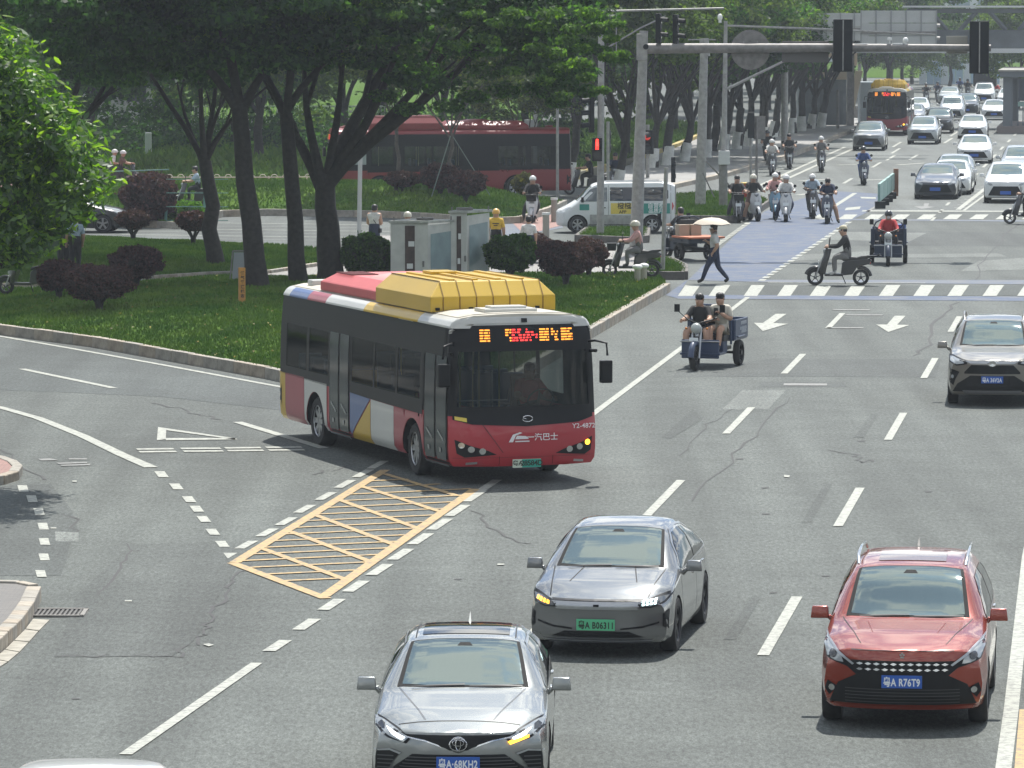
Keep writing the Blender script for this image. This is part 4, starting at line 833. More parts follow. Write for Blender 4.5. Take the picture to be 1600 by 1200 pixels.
# bright construction yard wall seen under the left crowns
wl = thing('yard_fence', 'white iron yard fence glimpsed under the trees on the left', 'fence', (-32, 268, 0)); WF = mat('yard_white', (.62, .63, .62), .6)
link('base_wall', MB().box((13, 0, .45), (26, .25, .9)).mesh('base_wall', [mat('yard_wall', (.42, .45, .46), .8)]), wl); 
for z in (1.2, 2.5): link('rail', MB().box((13, 0, z), (26, .05, .08)).mesh('rail', [WF]), wl)
pk_ = MB().box((0, 0, 1.7), (.05, .04, 1.7)).mesh('picket', [WF])
for i in range(130): link('picket', pk_, wl, (.1 + .2 * i, 0, 0))
hb = thing('site_building', 'pale low building behind the white iron fence on the left', 'building', (-37, 300, 0)); link('wall', MB().box((8, 5, 2.6), (15, 8, 5.2)).mesh('wall', [mat('pale_wall', (.55, .56, .54), .8, nscale=1)]), hb); link('roof', MB().box((8, 5, 5.3), (16, 9, .3)).mesh('roof', [mat('teal_roof', (.25, .42, .42), .6)]), hb)
wm = MB().box((0, 0, 0), (1.2, .1, 1.0)).mesh('window', [mat('dark_window', (.04, .05, .06), .15)])
for i in range(6): link('window', wm, hb, (2 + 2.3 * i, .98, 2.6))
pil = thing('white_pillar', 'short white painted pillar under the trees beyond the helmeted couple', 'pillar', G(232, 268), 0); link('shaft', MB().box((0, 0, .95), (.3, .3, 1.9)).mesh('shaft', [mat('pillar_white', (.45, .48, .5), .7)], bevel=.02), pil); link('plinth', MB().box((0, 0, .08), (.4, .4, .16)).mesh('plinth', [CONC]), pil)
# low green barrier in the far junction
t = thing('road_barrier', 'pale green road barrier with a brown end post at the stop line', 'barrier', G(1373, 326)); a = G(1373, 326); b = G(1396, 306)
d = b - a; GB = mat('barrier_green', (.22, .36, .33), .6, nscale=3)
for i in range(4):
    p0 = d * (i / 4 + .01); p1 = d * ((i + 1) / 4 - .01); h0 = .28; h1 = .98 
    mb = MB(); n_ = Vector((d.y, -d.x, 0)).normalized() * .05; mb.add([p + s * n_ + Vector((0, 0, z)) for z in (h0, h1) for p, s in ((p0, -1), (p1, -1), (p1, 1), (p0, 1))], [(0, 3, 2, 1), (4, 5, 6, 7), (0, 1, 5, 4), (1, 2, 6, 5), (2, 3, 7, 6), (3, 0, 4, 7)]); link('panel', mb.mesh('panel', [GB]), t)
    link('foot', MB().box(p0 + Vector((.05, 0, .14)), (.4, .4, .28)).mesh('foot', [BLK]), t)
link('end_post', MB().box(d + Vector((.1, 0, .55)), (.2, .25, 1.2)).mesh('end_post', [mat('rust_post', (.25, .13, .08), .8)]), t)
# gantry signs (seen from behind), footbridge, stair house
SGB = mat('sign_aluminium', (.42, .43, .42), .5, .2, nscale=1.5, namt=.08); RIB = mat('sign_rib', (.26, .27, .27), .6)
def back_sign(label, u0, v0, u1, v1, Y, nx, nz):
    a = P(u0, v1, Y); b = P(u1, v0, Y); w, h = b.x - a.x, b.z - a.z; t = thing('gantry_sign', label, 'road sign', (a.x, Y, a.z), 0, 'road signs seen from behind')
    pm = MB().box((0, 0, 0), (w / nx - .03, .06, h / nz - .03)).mesh('panel', [SGB])
    for i in range(nx):
        for j in range(nz): link('panel', pm, t, (w * (i + .5) / nx, 0, h * (j + .5) / nz))
    rb = MB()
    for i in range(nx + 1): link('rib', MB().box((w * i / nx, -.06, h / 2), (.07, .06, h)).mesh('rib', [RIB]), t)
    link('beam', MB().box((w / 2, -.1, h * .42), (w * 1.0, .12, .12)).mesh('beam', [STEELD]), t)
    return t
back_sign('left and lower of the two big grey road signs seen from behind', 1247, 20, 1357, 64, 262, 5, 2)
back_sign('right and larger of the two big grey road signs seen from behind', 1345, 16, 1463, 76, 258, 5, 3)
gb = thing('sign_gantry', 'steel gantry mast holding the two big road signs', 'gantry', (P(1226, 190, 264).x, 264, 0)); link('column', MB().tube([(0, 0, 0), (0, 0, 9)], [.2, .16], 12).mesh('column', [STEEL]), gb); link('beam', MB().tube([(0, 0, 7.0), (8.5, 0, 7.0)], .1, 8).tube([(0, 0, 6.3), (8.5, 0, 6.3)], .1, 8).mesh('beam', [STEEL]), gb)
FB = thing('footbridge', 'grey steel truss footbridge with a pale roof crossing the far road', 'footbridge', (P(1360, 70, 318).x, 318, 0)); X0 = 0; XL = P(1680, 70, 318).x - FB.location.x
DKS = mat('bridge_steel', (.09, .105, .115), .6, nscale=1); PLR = mat('bridge_roof', (.55, .57, .57), .5)
zb_, zd, zt = P(1500, 84, 318).z, P(1500, 47, 318).z, P(1500, 11, 318).z
link('deck_girder', MB().box((XL / 2 - 2, 0, (zb_ + .35 + zd) / 2), (XL + 4, .3, zd - zb_ - .35)).box((XL / 2 - 2, 3, (zb_ + .35 + zd) / 2), (XL + 4, .3, zd - zb_ - .35)).mesh('deck_girder', [DKS]), FB)
link('deck', MB().box((XL / 2 - 2, 1.5, zb_ + .2), (XL + 4, 3.4, .3)).mesh('deck', [PLR]), FB)
link('top_chord', MB().box((XL / 2 - 2, 0, zt - .25), (XL + 4, .35, .3)).box((XL / 2 - 2, 3, zt - .25), (XL + 4, .35, .3)).mesh('top_chord', [DKS]), FB)
link('roof', MB().box((XL / 2 - 2, 1.5, zt + .03), (XL + 4.5, 4, .12)).mesh('roof', [PLR]), FB)
for i in range(12):
    x = .6 + i * 1.95; s = 1 if i % 2 else -1; link('brace', MB().tube([(x - .55 * s, 0, zd), (x + .55 * s, 0, zt - .3)], .17, 6).mesh('brace', [DKS]), FB)
link('pier', MB().box((-1.2, 1.5, zb_ / 2), (.45, .8, zb_)).mesh('pier', [STEELD]), FB); link('pier', MB().box((XL - .5, 1.5, zb_ / 2), (1.0, 1.4, zb_)).mesh('pier', [CONC]), FB)
sh = thing('stair_house', 'grey stair house of the footbridge with a cream band and a slanting pale rail', 'building', (P(1250, 190, 322).x, 322, .16)); CRB = mat('cream_band', (.58, .48, .36), .7); SHW = mat('stair_grey', (.16, .18, .20), .7, nscale=2)
ww = P(1322, 190, 322).x - sh.location.x
link('wall', MB().box((ww / 2, 2, 1.5), (ww, 4, 3.0)).mesh('wall', [SHW]), sh); link('fascia', MB().box((ww / 2, 1.9, 3.3), (ww + .3, 4.2, .6)).mesh('fascia', [CRB]), sh)
link('shutter', MB().box((ww * .68, -.04, 1.15), (ww * .5, .08, 2.2)).mesh('shutter', [mat('shutter_grey', (.13, .145, .16), .6)]), sh)
link('slanting_rail', MB().add([(ww + .05, -.1, .1), (ww + .35, -.1, .1), (ww + 1.1, -.1, 3.6), (ww + .6, -.1, 3.6), (ww + .05, .1, .1), (ww + .35, .1, .1), (ww + 1.1, .1, 3.6), (ww + .6, .1, 3.6)], [(0, 1, 2, 3), (7, 6, 5, 4), (0, 4, 5, 1), (1, 5, 6, 2), (2, 6, 7, 3), (3, 7, 4, 0)]).mesh('slanting_rail', [CRB]), sh)
link('side_wing', MB().box((ww + 2.1, 3.5, 1.4), (1.9, 3, 2.8)).mesh('side_wing', [mat('wing_blue_grey', (.28, .33, .36), .7)]), sh)
link('upper_stair', MB().add([(-2, 1, 5.8), (ww + .8, 1, 3.9), (ww + .8, 1, 5.2), (-1, 1, 7.2), (-2, 3, 5.8), (ww + .8, 3, 3.9), (ww + .8, 3, 5.2), (-1, 3, 7.2)], [(0, 1, 2, 3), (7, 6, 5, 4), (0, 4, 5, 1), (1, 5, 6, 2), (2, 6, 7, 3), (3, 7, 4, 0)]).mesh('upper_stair', [CRB]), sh)
# bus platform at the right edge
bp_ = thing('bus_platform', 'dark grey bus platform shelter on a raised brown island at the right edge', 'bus shelter', G(1568, 208), -RTH); BPX = P(1680, 200, bp_.location.y).x - bp_.location.x; BG = mat('shelter_grey', (.14, .16, .18), .6)
link('plinth', MB().box((BPX / 2 - .1, 7, .22), (BPX + .6, 16, .45)).mesh('plinth', [mat('plinth_brown', (.20, .17, .16), .8)], bevel=.02), bp_)
link('post', MB().box((.25, .2, 2.0), (.6, .4, 3.1)).mesh('post', [BG]), bp_); link('post', MB().box((.25, 14, 2.0), (.6, .4, 3.1)).mesh('post', [BG]), bp_)
link('roof', MB().box((BPX / 2, 7, 3.75), (BPX + .5, 15.5, .35)).mesh('roof', [BG]), bp_); link('roof_edge', MB().box((BPX / 2, 7, 3.98), (BPX + .7, 15.9, .1)).mesh('roof_edge', [CONC]), bp_)
link('screen', MB().box((BPX / 2 + .5, .4, 2.75), (BPX - .8, .08, 1.4)).mesh('screen', [mat('screen_dark', (.03, .045, .07), .3)]), bp_); link('sill', MB().box((BPX / 2 + .5, .2, 1.85), (BPX - .8, .3, .3)).mesh('sill', [GB]), bp_)
for i in range(10): link('slat', MB().box((.9 + i * .32, .3, 1.1), (.07, .06, 1.3)).mesh('slat', [BG]), bp_)
# blue-white hoarding far off, tower facades beyond
hd = thing('site_hoarding', 'pale blue construction hoarding across the far end of the road', 'hoarding', (P(1436, 128, 500).x, 500, 0)); HB = [mat('hoarding_blue', (.30, .42, .52), .7), mat('hoarding_white', (.55, .60, .62), .7)]
hw = P(1562, 128, 500).x - hd.location.x
for i in range(11): link('panel', MB().box((hw * (i + .5) / 11, 0, 1.15), (hw / 11 - .04, .08, 2.4)).mesh('panel', [HB[i % 3 == 0]]), hd)
def tower(label, x0, x1, Y, hgt, nx, nz, m, gm):
    t = thing('tower_block', label, 'building', (x0, Y, 0), 0, 'hazy tower blocks'); w = x1 - x0; link('wall', MB().box((w / 2, 8, hgt / 2), (w, 16, hgt)).mesh('wall', [m]), t)
    wm = MB().box((0, 0, 0), (w / nx * .72, .3, 1.7)).mesh('window', [gm])
    for i in range(nx):
        for j in range(nz): link('window', wm, t, (w * (i + .5) / nx, 0, 2.5 + 3.1 * j))
    link('roof', MB().box((w / 2, 8, hgt + .5), (w + 1, 17, 1)).mesh('roof', [m]), t)
TG = mat('tower_glass', (.18, .25, .30), .2, spec=.8)
tower('hazy white tower block above the footbridge, leftmost', P(1462, 30, 760).x, P(1500, 30, 760).x, 760, 46, 4, 13, mat('tower_white', (.62, .64, .65), .7), TG)
tower('hazy blue-grey tower block above the footbridge, middle', P(1504, 30, 720).x, P(1552, 30, 720).x, 720, 52, 5, 15, mat('tower_blue', (.34, .42, .48), .6), TG)
tower('hazy pale tower block above the footbridge, right', P(1556, 30, 790).x, P(1640, 30, 790).x, 790, 40, 7, 11, mat('tower_pale', (.55, .58, .6), .7), TG)
for i, (x, y, w_) in enumerate(((-95, 640, 90), (20, 700, 60))):
    tower(['long pale block hidden behind the left tree belts', 'long pale block hidden behind the street trees'][i], x, x + w_, y, 34, 14, 9, mat('tower_pale', (.55, .58, .6), .7), TG)
# far end of the pavement: the ground beyond the junction is green
sheet([Vector((-400, 330, 0)), Vector((2, 330, 0)), Vector((10, 1500, 0)), Vector((-400, 1500, 0))], .05, 'terrain', SOIL, kind='structure')
sheet([Vector((60, 540, 0)), Vector((500, 540, 0)), Vector((900, 1500, 0)), Vector((10, 1500, 0)), Vector((20, 545, 0))], .05, 'terrain', SOIL, kind='structure')
# haze
hz = MB().box((0, 620, 64), (900, 1300, 130)); hm = bpy.data.materials.new('haze_air'); hm.use_nodes = True; hn = hm.node_tree; hn.nodes.clear()
ho = hn.nodes.new('ShaderNodeOutputMaterial'); pv = hn.nodes.new('ShaderNodeVolumePrincipled'); pv.inputs['Color'].default_value = (.80, .88, .97, 1); pv.inputs['Density'].default_value = .00024; pv.inputs['Anisotropy'].default_value = .3
hn.links.new(pv.outputs[0], ho.inputs['Volume']); link('haze', hz.mesh('haze', [hm]), kind='stuff')
# ---------------- vehicles ----------------
def paint(name, col, metal=.55, rough=.28):
    return mat(name, col, rough, metal, coat=.9, spec=.5, nscale=.8, namt=.05)
GLASS = mat('tinted_glass', (.045, .06, .062), .03, 0, spec=1.0, ior=1.75); GLD = mat('dark_glass', (.012, .014, .016), .05, spec=.7)
TRIM = mat('black_trim', (.010, .0105, .012), .4, spec=.18); GRI = mat('grille_black', (.012, .0125, .013), .5, spec=.2); CHR = mat('chrome', (.6, .6, .6), .15, 1.0); SIL = mat('silver_trim', (.42, .43, .44), .3, .8)
LENS = mat('lamp_lens', (.35, .37, .38), .08, .3, spec=.9); LGT = mat('lit_headlamp', (.9, .9, .9), .2, emit=(.9, .97, 1), estr=3.5); AMB = mat('lit_amber', (.9, .4, .05), .2, emit=(1, .42, .03), estr=3.2); AMBD = mat('amber_lens', (.45, .16, .02), .2)
RIM = mat('alloy_rim', (.28, .28, .285), .35, .8); RIMD = mat('dark_rim', (.06, .06, .063), .4, .6); WELL = mat('wheel_well', (.008, .008, .009), .9)
PLB = mat('plate_blue', (.02, .10, .42), .4); PLG = mat('plate_green', (.10, .48, .24), .4); PLW = mat('plate_white', (.75, .78, .78), .4); PLK = mat('plate_black', (.02, .03, .02), .5); MIRR = mat('mirror_glass', (.5, .5, .5), .03, 1.)
def interp(tab, y):
    """tab rows sorted by falling y; monotone smooth interpolation"""
    n = len(tab)
    if y >= tab[0][0]: return tab[0][1:]
    if y <= tab[-1][0]: return tab[-1][1:]
    for i in range(n - 1):
        if tab[i][0] >= y >= tab[i + 1][0]: break
    a, b = tab[i], tab[i + 1]; p = tab[max(i - 1, 0)]; q = tab[min(i + 2, n - 1)]; t = (a[0] - y) / (a[0] - b[0] + 1e-9); h = a[0] - b[0]; out = []
    for k in range(1, len(a)):
        d = (b[k] - a[k]) / h; d0 = (a[k] - p[k]) / (p[0] - a[0] + 1e-9) if i > 0 else d; d1 = (q[k] - b[k]) / (b[0] - q[0] + 1e-9) if i < n - 2 else d
        m0 = 0 if d0 * d <= 0 else 2 * d0 * d / (d0 + d); m1 = 0 if d1 * d <= 0 else 2 * d1 * d / (d1 + d)
        out.append((2 * t ** 3 - 3 * t * t + 1) * a[k] + (t ** 3 - 2 * t * t + t) * h * m0 + (-2 * t ** 3 + 3 * t * t) * b[k] + (t ** 3 - t * t) * h * m1)
    return out
def shell(tab, ny=64, wrapf=.3, wrapr=.2, prof=None, rprof=None, K=10, zone=.75, sect=None, pw=2.6):
    y0, y1 = tab[0][0], tab[-1][0]; rows = []
    ys = [y0 + (y1 - y0) * i / ny for i in range(ny + 1)]
    for y in ys:
        if sect: rows.append(sect(y)); continue
        zb, wl, wm, zbelt, wb, zt, wt, zc = interp(tab, y)
        zm = zb + .5 * (zbelt - zb)
        pts = [(0, zb), (wl * .5, zb), (wl * .93, zb), (wl, zb + .06), (lerp(wl, wm, .7), lerp(zb, zm, .55)), (wm, zm), (lerp(wm, wb, .35), lerp(zm, zbelt, .55)), (lerp(wm, wb, .75), lerp(zm, zbelt, .88)), (wb, zbelt), (lerp(wb, wt, .10), lerp(zbelt, zt, .28)), (lerp(wb, wt, .42), lerp(zbelt, zt, .68)), (lerp(wb, wt, .8), lerp(zbelt, zt, .92)), (wt, lerp(zt, zc, .25)), (wt * .85, lerp(zt, zc, .62)), (wt * .6, lerp(zt, zc, .86)), (wt * .3, lerp(zt, zc, .97)), (0, zc)]
        rows.append(pts)
    N = len(rows[0]); V = []; 
    def idx(i, j, s): return (i * (2 * N - 2)) + (j if s > 0 or j in (0, N - 1) else (2 * N - 2 - j))
    for i, y in enumerate(ys):
        ring = [(w, y, z) for w, z in rows[i]] + [(-w, y, z) for w, z in reversed(rows[i][1:-1])]; V += ring
    R = 2 * N - 2; F = []
    for i in range(ny):
        for j in range(R): F.append((i * R + j, i * R + (j + 1) % R, (i + 1) * R + (j + 1) % R, (i + 1) * R + j))
    for end in (0, ny):                      # caps
        base = end * R; prev = None
        for j in range(1, N - 1):
            w, z = rows[end][j]; row = [base + j]
            for k in range(1, K): V.append((w * (1 - 2 * k / K), ys[end], z)); row.append(len(V) - 1)
            row.append(base + R - j)
            if prev:
                for k in range(K): F.append((prev[k], prev[k + 1], row[k + 1], row[k]) if end == 0 else (row[k], row[k + 1], prev[k + 1], prev[k]))
            else:
                for k in range(K): F.append((base, row[k + 1], row[k]))
            prev = row
        for k in range(K): F.append((base + N - 1, prev[k], prev[k + 1]))
    Wm = max(p[0] for r in rows for p in r)
    out = []
    for x, y, z in V:
        tf = sstep(y0 - zone, y0, y); tr = sstep(y1 + zone, y1, y); xx = abs(x) / Wm
        y2 = y - tf * wrapf * xx ** pw + tr * wrapr * xx ** pw
        if prof: y2 -= tf * interp(prof, z)[0]
        if rprof: y2 += tr * interp(rprof, z)[0]
        out.append((x, y2, z))
    return out, F
def body_mesh(V, F, mats, arches, name='body', r=.345, wl=.24, W=.92):
    me = mesh_from(name, V, F, mats, True)
    bm = bmesh.new(); bm.from_mesh(me); bmesh.ops.remove_doubles(bm, verts=bm.verts, dist=1e-4); bmesh.ops.recalc_face_normals(bm, faces=bm.faces); bm.to_mesh(me); bm.free()
    bvh = BVHTree.FromPolygons([tuple(v.co) for v in me.vertices], [tuple(p.vertices) for p in me.polygons])
    if arches:
        mb = MB()
        for y, z in arches:
            for s in (-1, 1):
                mb.cyl((s * (W - wl / 2 + .06), y, z), r, wl + .12, 'x', 24)
        cm = mb.mesh('cut', [mats[0], WELL]); cm.polygons.foreach_set('material_index', [1] * len(cm.polygons))
        o = bpy.data.objects.new('tmp_body', me); c = bpy.data.objects.new('tmp_cut', cm); COL.objects.link(o); COL.objects.link(c)
        md = o.modifiers.new('b', 'BOOLEAN'); md.object = c; md.operation = 'DIFFERENCE'; md.solver = 'EXACT'
        if len(me.materials) < 2: me.materials.append(WELL)
        dg = bpy.context.evaluated_depsgraph_get(); m2 = bpy.data.meshes.new_from_object(o.evaluated_get(dg)); bpy.data.objects.remove(o); bpy.data.objects.remove(c)
        ids = [1 if p.material_index else 0 for p in m2.polygons]; m2.materials.clear()
        for q in (mats + [WELL])[:2]: m2.materials.append(q)
        m2.polygons.foreach_set('material_index', ids)
        m2.name = name; me = m2
        me.polygons.foreach_set('use_smooth', [True] * len(me.polygons)); me.set_sharp_from_angle(angle=.75)
    return me, bvh
def patch(bvh, poly, axis, m, off=.006, name='patch', res=.07, far=8, mirror=False, smooth=True):
    """a thin piece lying on the body: poly is (x,z) for the front/rear, (y,z) for sides, (x,y) for the top"""
    bm = bmesh.new()
    for po in (poly if hasattr(poly[0][0], '__len__') else [poly]): bm.faces.new([bm.verts.new((a, b, 0)) for a, b in po])
    bmesh.ops.remove_doubles(bm, verts=bm.verts, dist=1e-4)
    bmesh.ops.triangulate(bm, faces=bm.faces)
    for _ in range(6):
        ed = [e_ for e_ in bm.edges if e_.calc_length() > res]
        if not ed: break
        bmesh.ops.subdivide_edges(bm, edges=ed, cuts=1); bmesh.ops.triangulate(bm, faces=[f for f in bm.faces if len(f.verts) > 3])
    d = {'front': Vector((0, -1, 0)), 'rear': Vector((0, 1, 0)), 'left': Vector((1, 0, 0)), 'right': Vector((-1, 0, 0)), 'top': Vector((0, 0, -1))}[axis]
    last = None; miss = []
    for v in bm.verts:
        a, b = v.co.x, v.co.y
        o = {'front': Vector((a, far, b)), 'rear': Vector((a, -far, b)), 'left': Vector((-far, a, b)), 'right': Vector((far, a, b)), 'top': Vector((a, b, far))}[axis]
        h = bvh.ray_cast(o, d)
        if h[0] is None:
            q = bvh.find_nearest(o + d * (far - 2)); h = (q[0], q[1])
        n = h[1]
        if n.dot(d) > 0: n = -n
        v.co = h[0] + (n * .4 - d * .6).normalized() * off
    bmesh.ops.recalc_face_normals(bm, faces=bm.faces)
    s = sum(f.normal.dot(d) * f.calc_area() for f in bm.faces)
    if s > 0: bmesh.ops.reverse_faces(bm, faces=bm.faces)
    return bm_mesh(name, bm, [m], smooth, recalc=False)
def wheel(r=.33, w=.21, m=RIM, ns=5, cap=True):
    t = MB(); t.lathe([(r * .66, -w / 2), (r * .93, -w / 2), (r, -w * .36), (r, w * .36), (r * .93, w / 2), (r * .66, w / 2), (r * .66, -w / 2)], 'x', 28); ty = t.mesh('tyre', [RUB], auto=.8)
    q = MB(); q.lathe([(r * .67, w * .42), (r * .60, w * .40), (r * .58, w * .1), (r * .5, 0), (.02, 0)], 'x', 28, mi=1); q.lathe([(0.0, w * .36), (r * .13, w * .36), (r * .15, w * .3), (r * .15, 0)], 'x', 14)
    for i in range(ns):
        a = 2 * PI * i / ns; M = Matrix.Rotation(a, 3, 'X')
        for da in (-.13, .13): q.box(Matrix.Rotation(a + da, 3, 'X') @ Vector((w * .3, 0, r * .37)), (w * .16, r * .10, r * .5), 0, Matrix.Rotation(a + da * .4, 3, 'X'))
    q.lathe([(r * .68, w * .43), (r * .62, w * .46), (r * .6, w * .4)], 'x', 28)
    q.lathe([(r * .66, -w * .4), (.02, -w * .38)], 'x', 20, mi=1)
    return ty, q.mesh('rim', [m, WELL], auto=.6)
def plate_parts(txt, blue=True, w=.44, h=.14, green_big=False):
    """list of (name, mesh, matrix, children)"""
    b = MB().box((0, 0, 0), (w, .012, h)).mesh('plate', [PLB if blue else PLG], bevel=.004); kids = []
    tm = text_mesh(txt, h * .80, PLW if blue else PLK, bold=.0035, spacing=1.08); bb = max(v.co.x for v in tm.vertices) - min(v.co.x for v in tm.vertices); cx = (max(v.co.x for v in tm.vertices) + min(v.co.x for v in tm.vertices)) / 2; cy = (max(v.co.y for v in tm.vertices) + min(v.co.y for v in tm.vertices)) / 2
    sx = w * .9 / bb
    for v in tm.vertices: v.co = ((v.co.x - cx) * sx, v.co.y - cy, 0)
    # faces +y (front of the vehicle); reading direction seen from the front is -x
    M = Matrix(((-1, 0, 0, 0), (0, 0, 1, .008), (0, 1, 0, 0), (0, 0, 0, 1)))
    return ('plate', b, Matrix.Identity(4), [('lettering', tm, M, [])])
class Proto(list):
    def part(s, name, mesh, M=None, kids=None, label=None): s.append([name, mesh, M or Matrix.Identity(4), kids or [], label]); return s
def T(x, y, z): return Matrix.Translation((x, y, z))
_swap = {}
def swapm(me, mm):
    if not mm or not any(m and m.name in mm for m in me.materials): return me
    key = (me.name, tuple(sorted((k, v.name) for k, v in mm.items())))
    if key not in _swap:
        c = me.copy(); 
        for i, m in enumerate(c.materials):
            if m and m.name in mm: c.materials[i] = mm[m.name]
        _swap[key] = c
    return _swap[key]
def place(proto, name, label, cat, loc_, rz, group=None, mm=None, skip=(), scale=1):
    t = thing(name, label, cat, loc_, rz, group)
    if scale != 1: t.scale = (scale,) * 3
    for nm, me, M, kids, lb in proto:
        if nm in skip: continue
        o = link(nm, swapm(me, mm), t); o.matrix_local = M
        if lb: o['label'] = lb
        for k in kids:
            c = link(k[0], swapm(k[1], mm), o); c.matrix_local = k[2]
    return t
def mir(p): return [(-a, b) for a, b in p]
def add_wheels(pr, ys, x, r, w=.21, m=RIM, ns=5, steer=0):
    ty, rm = wheel(r, w, m, ns)
    for i, y in enumerate(ys):
        for s in (-1, 1):
            M = T(s * x, y, r) @ Matrix.Rotation(steer if i == 0 else 0, 4, 'Z') @ (Matrix.Rotation(PI, 4, 'Z') if s < 0 else Matrix.Identity(4))
            pr.part('wheel', ty, M, [('rim', rm, Matrix.Identity(4))])
def mirror_mesh(m, sc=1.0):
    mb = MB(); mb.box((.09, 0, 0), (.21, .11, .135), taper=.84); mb.tube([(-.07, -.01, -.11), (.0, 0, -.04)], [.035, .03], 6, 1)
    me = mb.mesh('mirror', [m, TRIM], bevel=.03); me.polygons.foreach_set('use_smooth', [True] * len(me.polygons)); return me
def car_common(pr, bvh, P_, body, wb, tw, r, wind, roofy, side, mirror, sc=1, rimm=RIM, steer=0, seams=(), rear=True, belt=None, ns=5):
    pr.part('body', body)
    add_wheels(pr, (wb[0], wb[1]), tw, r, m=rimm, steer=steer, ns=ns)
    # windscreen polygon in plan: black surround then glass
    xb, yb_, xt, yt = wind
    SUR = mat('windscreen_frit', (.012, .012, .013), .75, spec=.15)
    def wp(g_): return [(-(xb - g_), yb_ - g_ * .6 + .05 * 0), (-(xb * .5), yb_ + .05 - g_ * .6), (xb * .5, yb_ + .05 - g_ * .6), (xb - g_, yb_ - g_ * .6), (xt - g_ * .6, yt + g_ * .45), (xt * .5, yt - .03 + g_ * .45), (-xt * .5, yt - .03 + g_ * .45), (-(xt - g_ * .6), yt + g_ * .45)]
    pr.part('windscreen_surround', patch(bvh, wp(.03), 'top', SUR, .004, 'windscreen_surround'))
    pr.part('windscreen', patch(bvh, wp(.085), 'top', GLASS, .008, 'windscreen'))
    wm = MB(); pr.part('rear_view_mirror', patch(bvh, [(-.08, yt + .17), (.08, yt + .17), (.05, yt + .10), (-.05, yt + .10)], 'top', SUR, .010, 'rear_view_mirror'))
    for sx in (-.32, .28): pr.part('wiper', patch(bvh, [(sx - .30, yb_ - .01), (sx + .25, yb_ + .03), (sx + .25, yb_ + .05), (sx - .3, yb_ + .012)], 'top', TRIM, .02, 'wiper'))
    for ax in ('left', 'right'):
        for poly in side['glass']: pr.part('side_window', patch(bvh, poly, ax, GLD, .006, 'side_window'))
        for poly in side.get('chrome', []): pr.part('window_trim', patch(bvh, poly, ax, SIL, .009, 'window_trim'))
        for y, z in side['handles']:
            h = bvh.ray_cast(Vector(((-3 if ax == 'left' else 3), y, z)), Vector((1 if ax == 'left' else -1, 0, 0)))[0]
            if h: pr.part('door_handle', MB().box((0, 0, 0), (.035, .17, .028)).mesh('door_handle', [side.get('hm', CHR)], bevel=.008), T(h.x, y, z))
        for ln in side['seams']:
            pr.part('door_seam', patch(bvh, ln, ax, TRIM, .003, 'door_seam'))
    mx_, my, mz = mirror
    for s in (-1, 1): pr.part('mirror', mirror_mesh(body.materials[0]), T(s * mx_, my, mz) @ Matrix.Diagonal((s * sc, sc, sc, 1)))
    for ln in seams: pr.part('panel_seam', patch(bvh, ln, 'top', TRIM, .003, 'panel_seam'))
def seamv(y, z0, z1, dy=0, w=.012): return [(y, z0), (y + w, z0), (y + dy + w, z1), (y + dy, z1)]
def both(pr, bvh, name, poly, axis, m, off=.008, res=.06, kids=None):
    for s in (0, 1): pr.part(name, patch(bvh, mir(poly) if s else poly, axis, m, off, name, res))
#            y      zb   wl   wm   zbelt wb  zt   wt   zc
SEDAN = [(2.42, .20, .84, .86, .66, .80, .70, .68, .72), (2.2, .18, .86, .88, .72, .83, .765, .70, .79), (1.85, .17, .89, .905, .77, .87, .83, .70, .86), (1.45, .17, .90, .918, .82, .885, .90, .72, .935), (1.08, .17, .90, .92, .875, .885, .975, .735, 1.015), (.95, .17, .90, .92, .885, .885, 1.04, .715, 1.075), (.28, .17, .90, .92, .91, .88, 1.335, .60, 1.375), (.12, .17, .90, .92, .915, .88, 1.37, .585, 1.41), (-.35, .17, .90, .92, .925, .875, 1.405, .575, 1.445), (-1.0, .17, .90, .92, .945, .87, 1.37, .57, 1.415), (-1.35, .17, .90, .92, .955, .865, 1.29, .565, 1.33), (-1.95, .18, .89, .91, .98, .82, 1.07, .60, 1.10), (-2.2, .20, .87, .89, .97, .78, 1.03, .62, 1.06), (-2.44, .26, .80, .82, .90, .72, .95, .60, .97)]
SPROF = [(1.2, .14), (.80, .12), (.72, .045), (.62, .01), (.50, .0), (.38, .0), (.26, .03), (.15, .09)]
def pitched(poly): return sorted(poly, reverse=True)
SEDAN_SIDE = dict(glass=[[(.80, .955), (.42, 1.20), (.16, 1.325), (-.36, 1.345), (-.42, .975)], [(-.48, .975), (-.45, 1.345), (-.9, 1.31), (-1.32, 1.19), (-1.40, 1.01)]], chrome=[[(.86, .93), (.86, .945), (-1.45, 1.0), (-1.45, .985)], [(.80, .965), (.42, 1.21), (.16, 1.335), (-.40, 1.36), (-.9, 1.325), (-1.34, 1.2), (-1.34, 1.215), (-.9, 1.345), (-.4, 1.38), (.14, 1.355), (.40, 1.23), (.80, .985)]], handles=[(-.25, .82), (-1.18, .85)], seams=[seamv(.98, .28, .9), seamv(-.45, .25, .97), seamv(-1.38, .55, 1.0, -.05)])
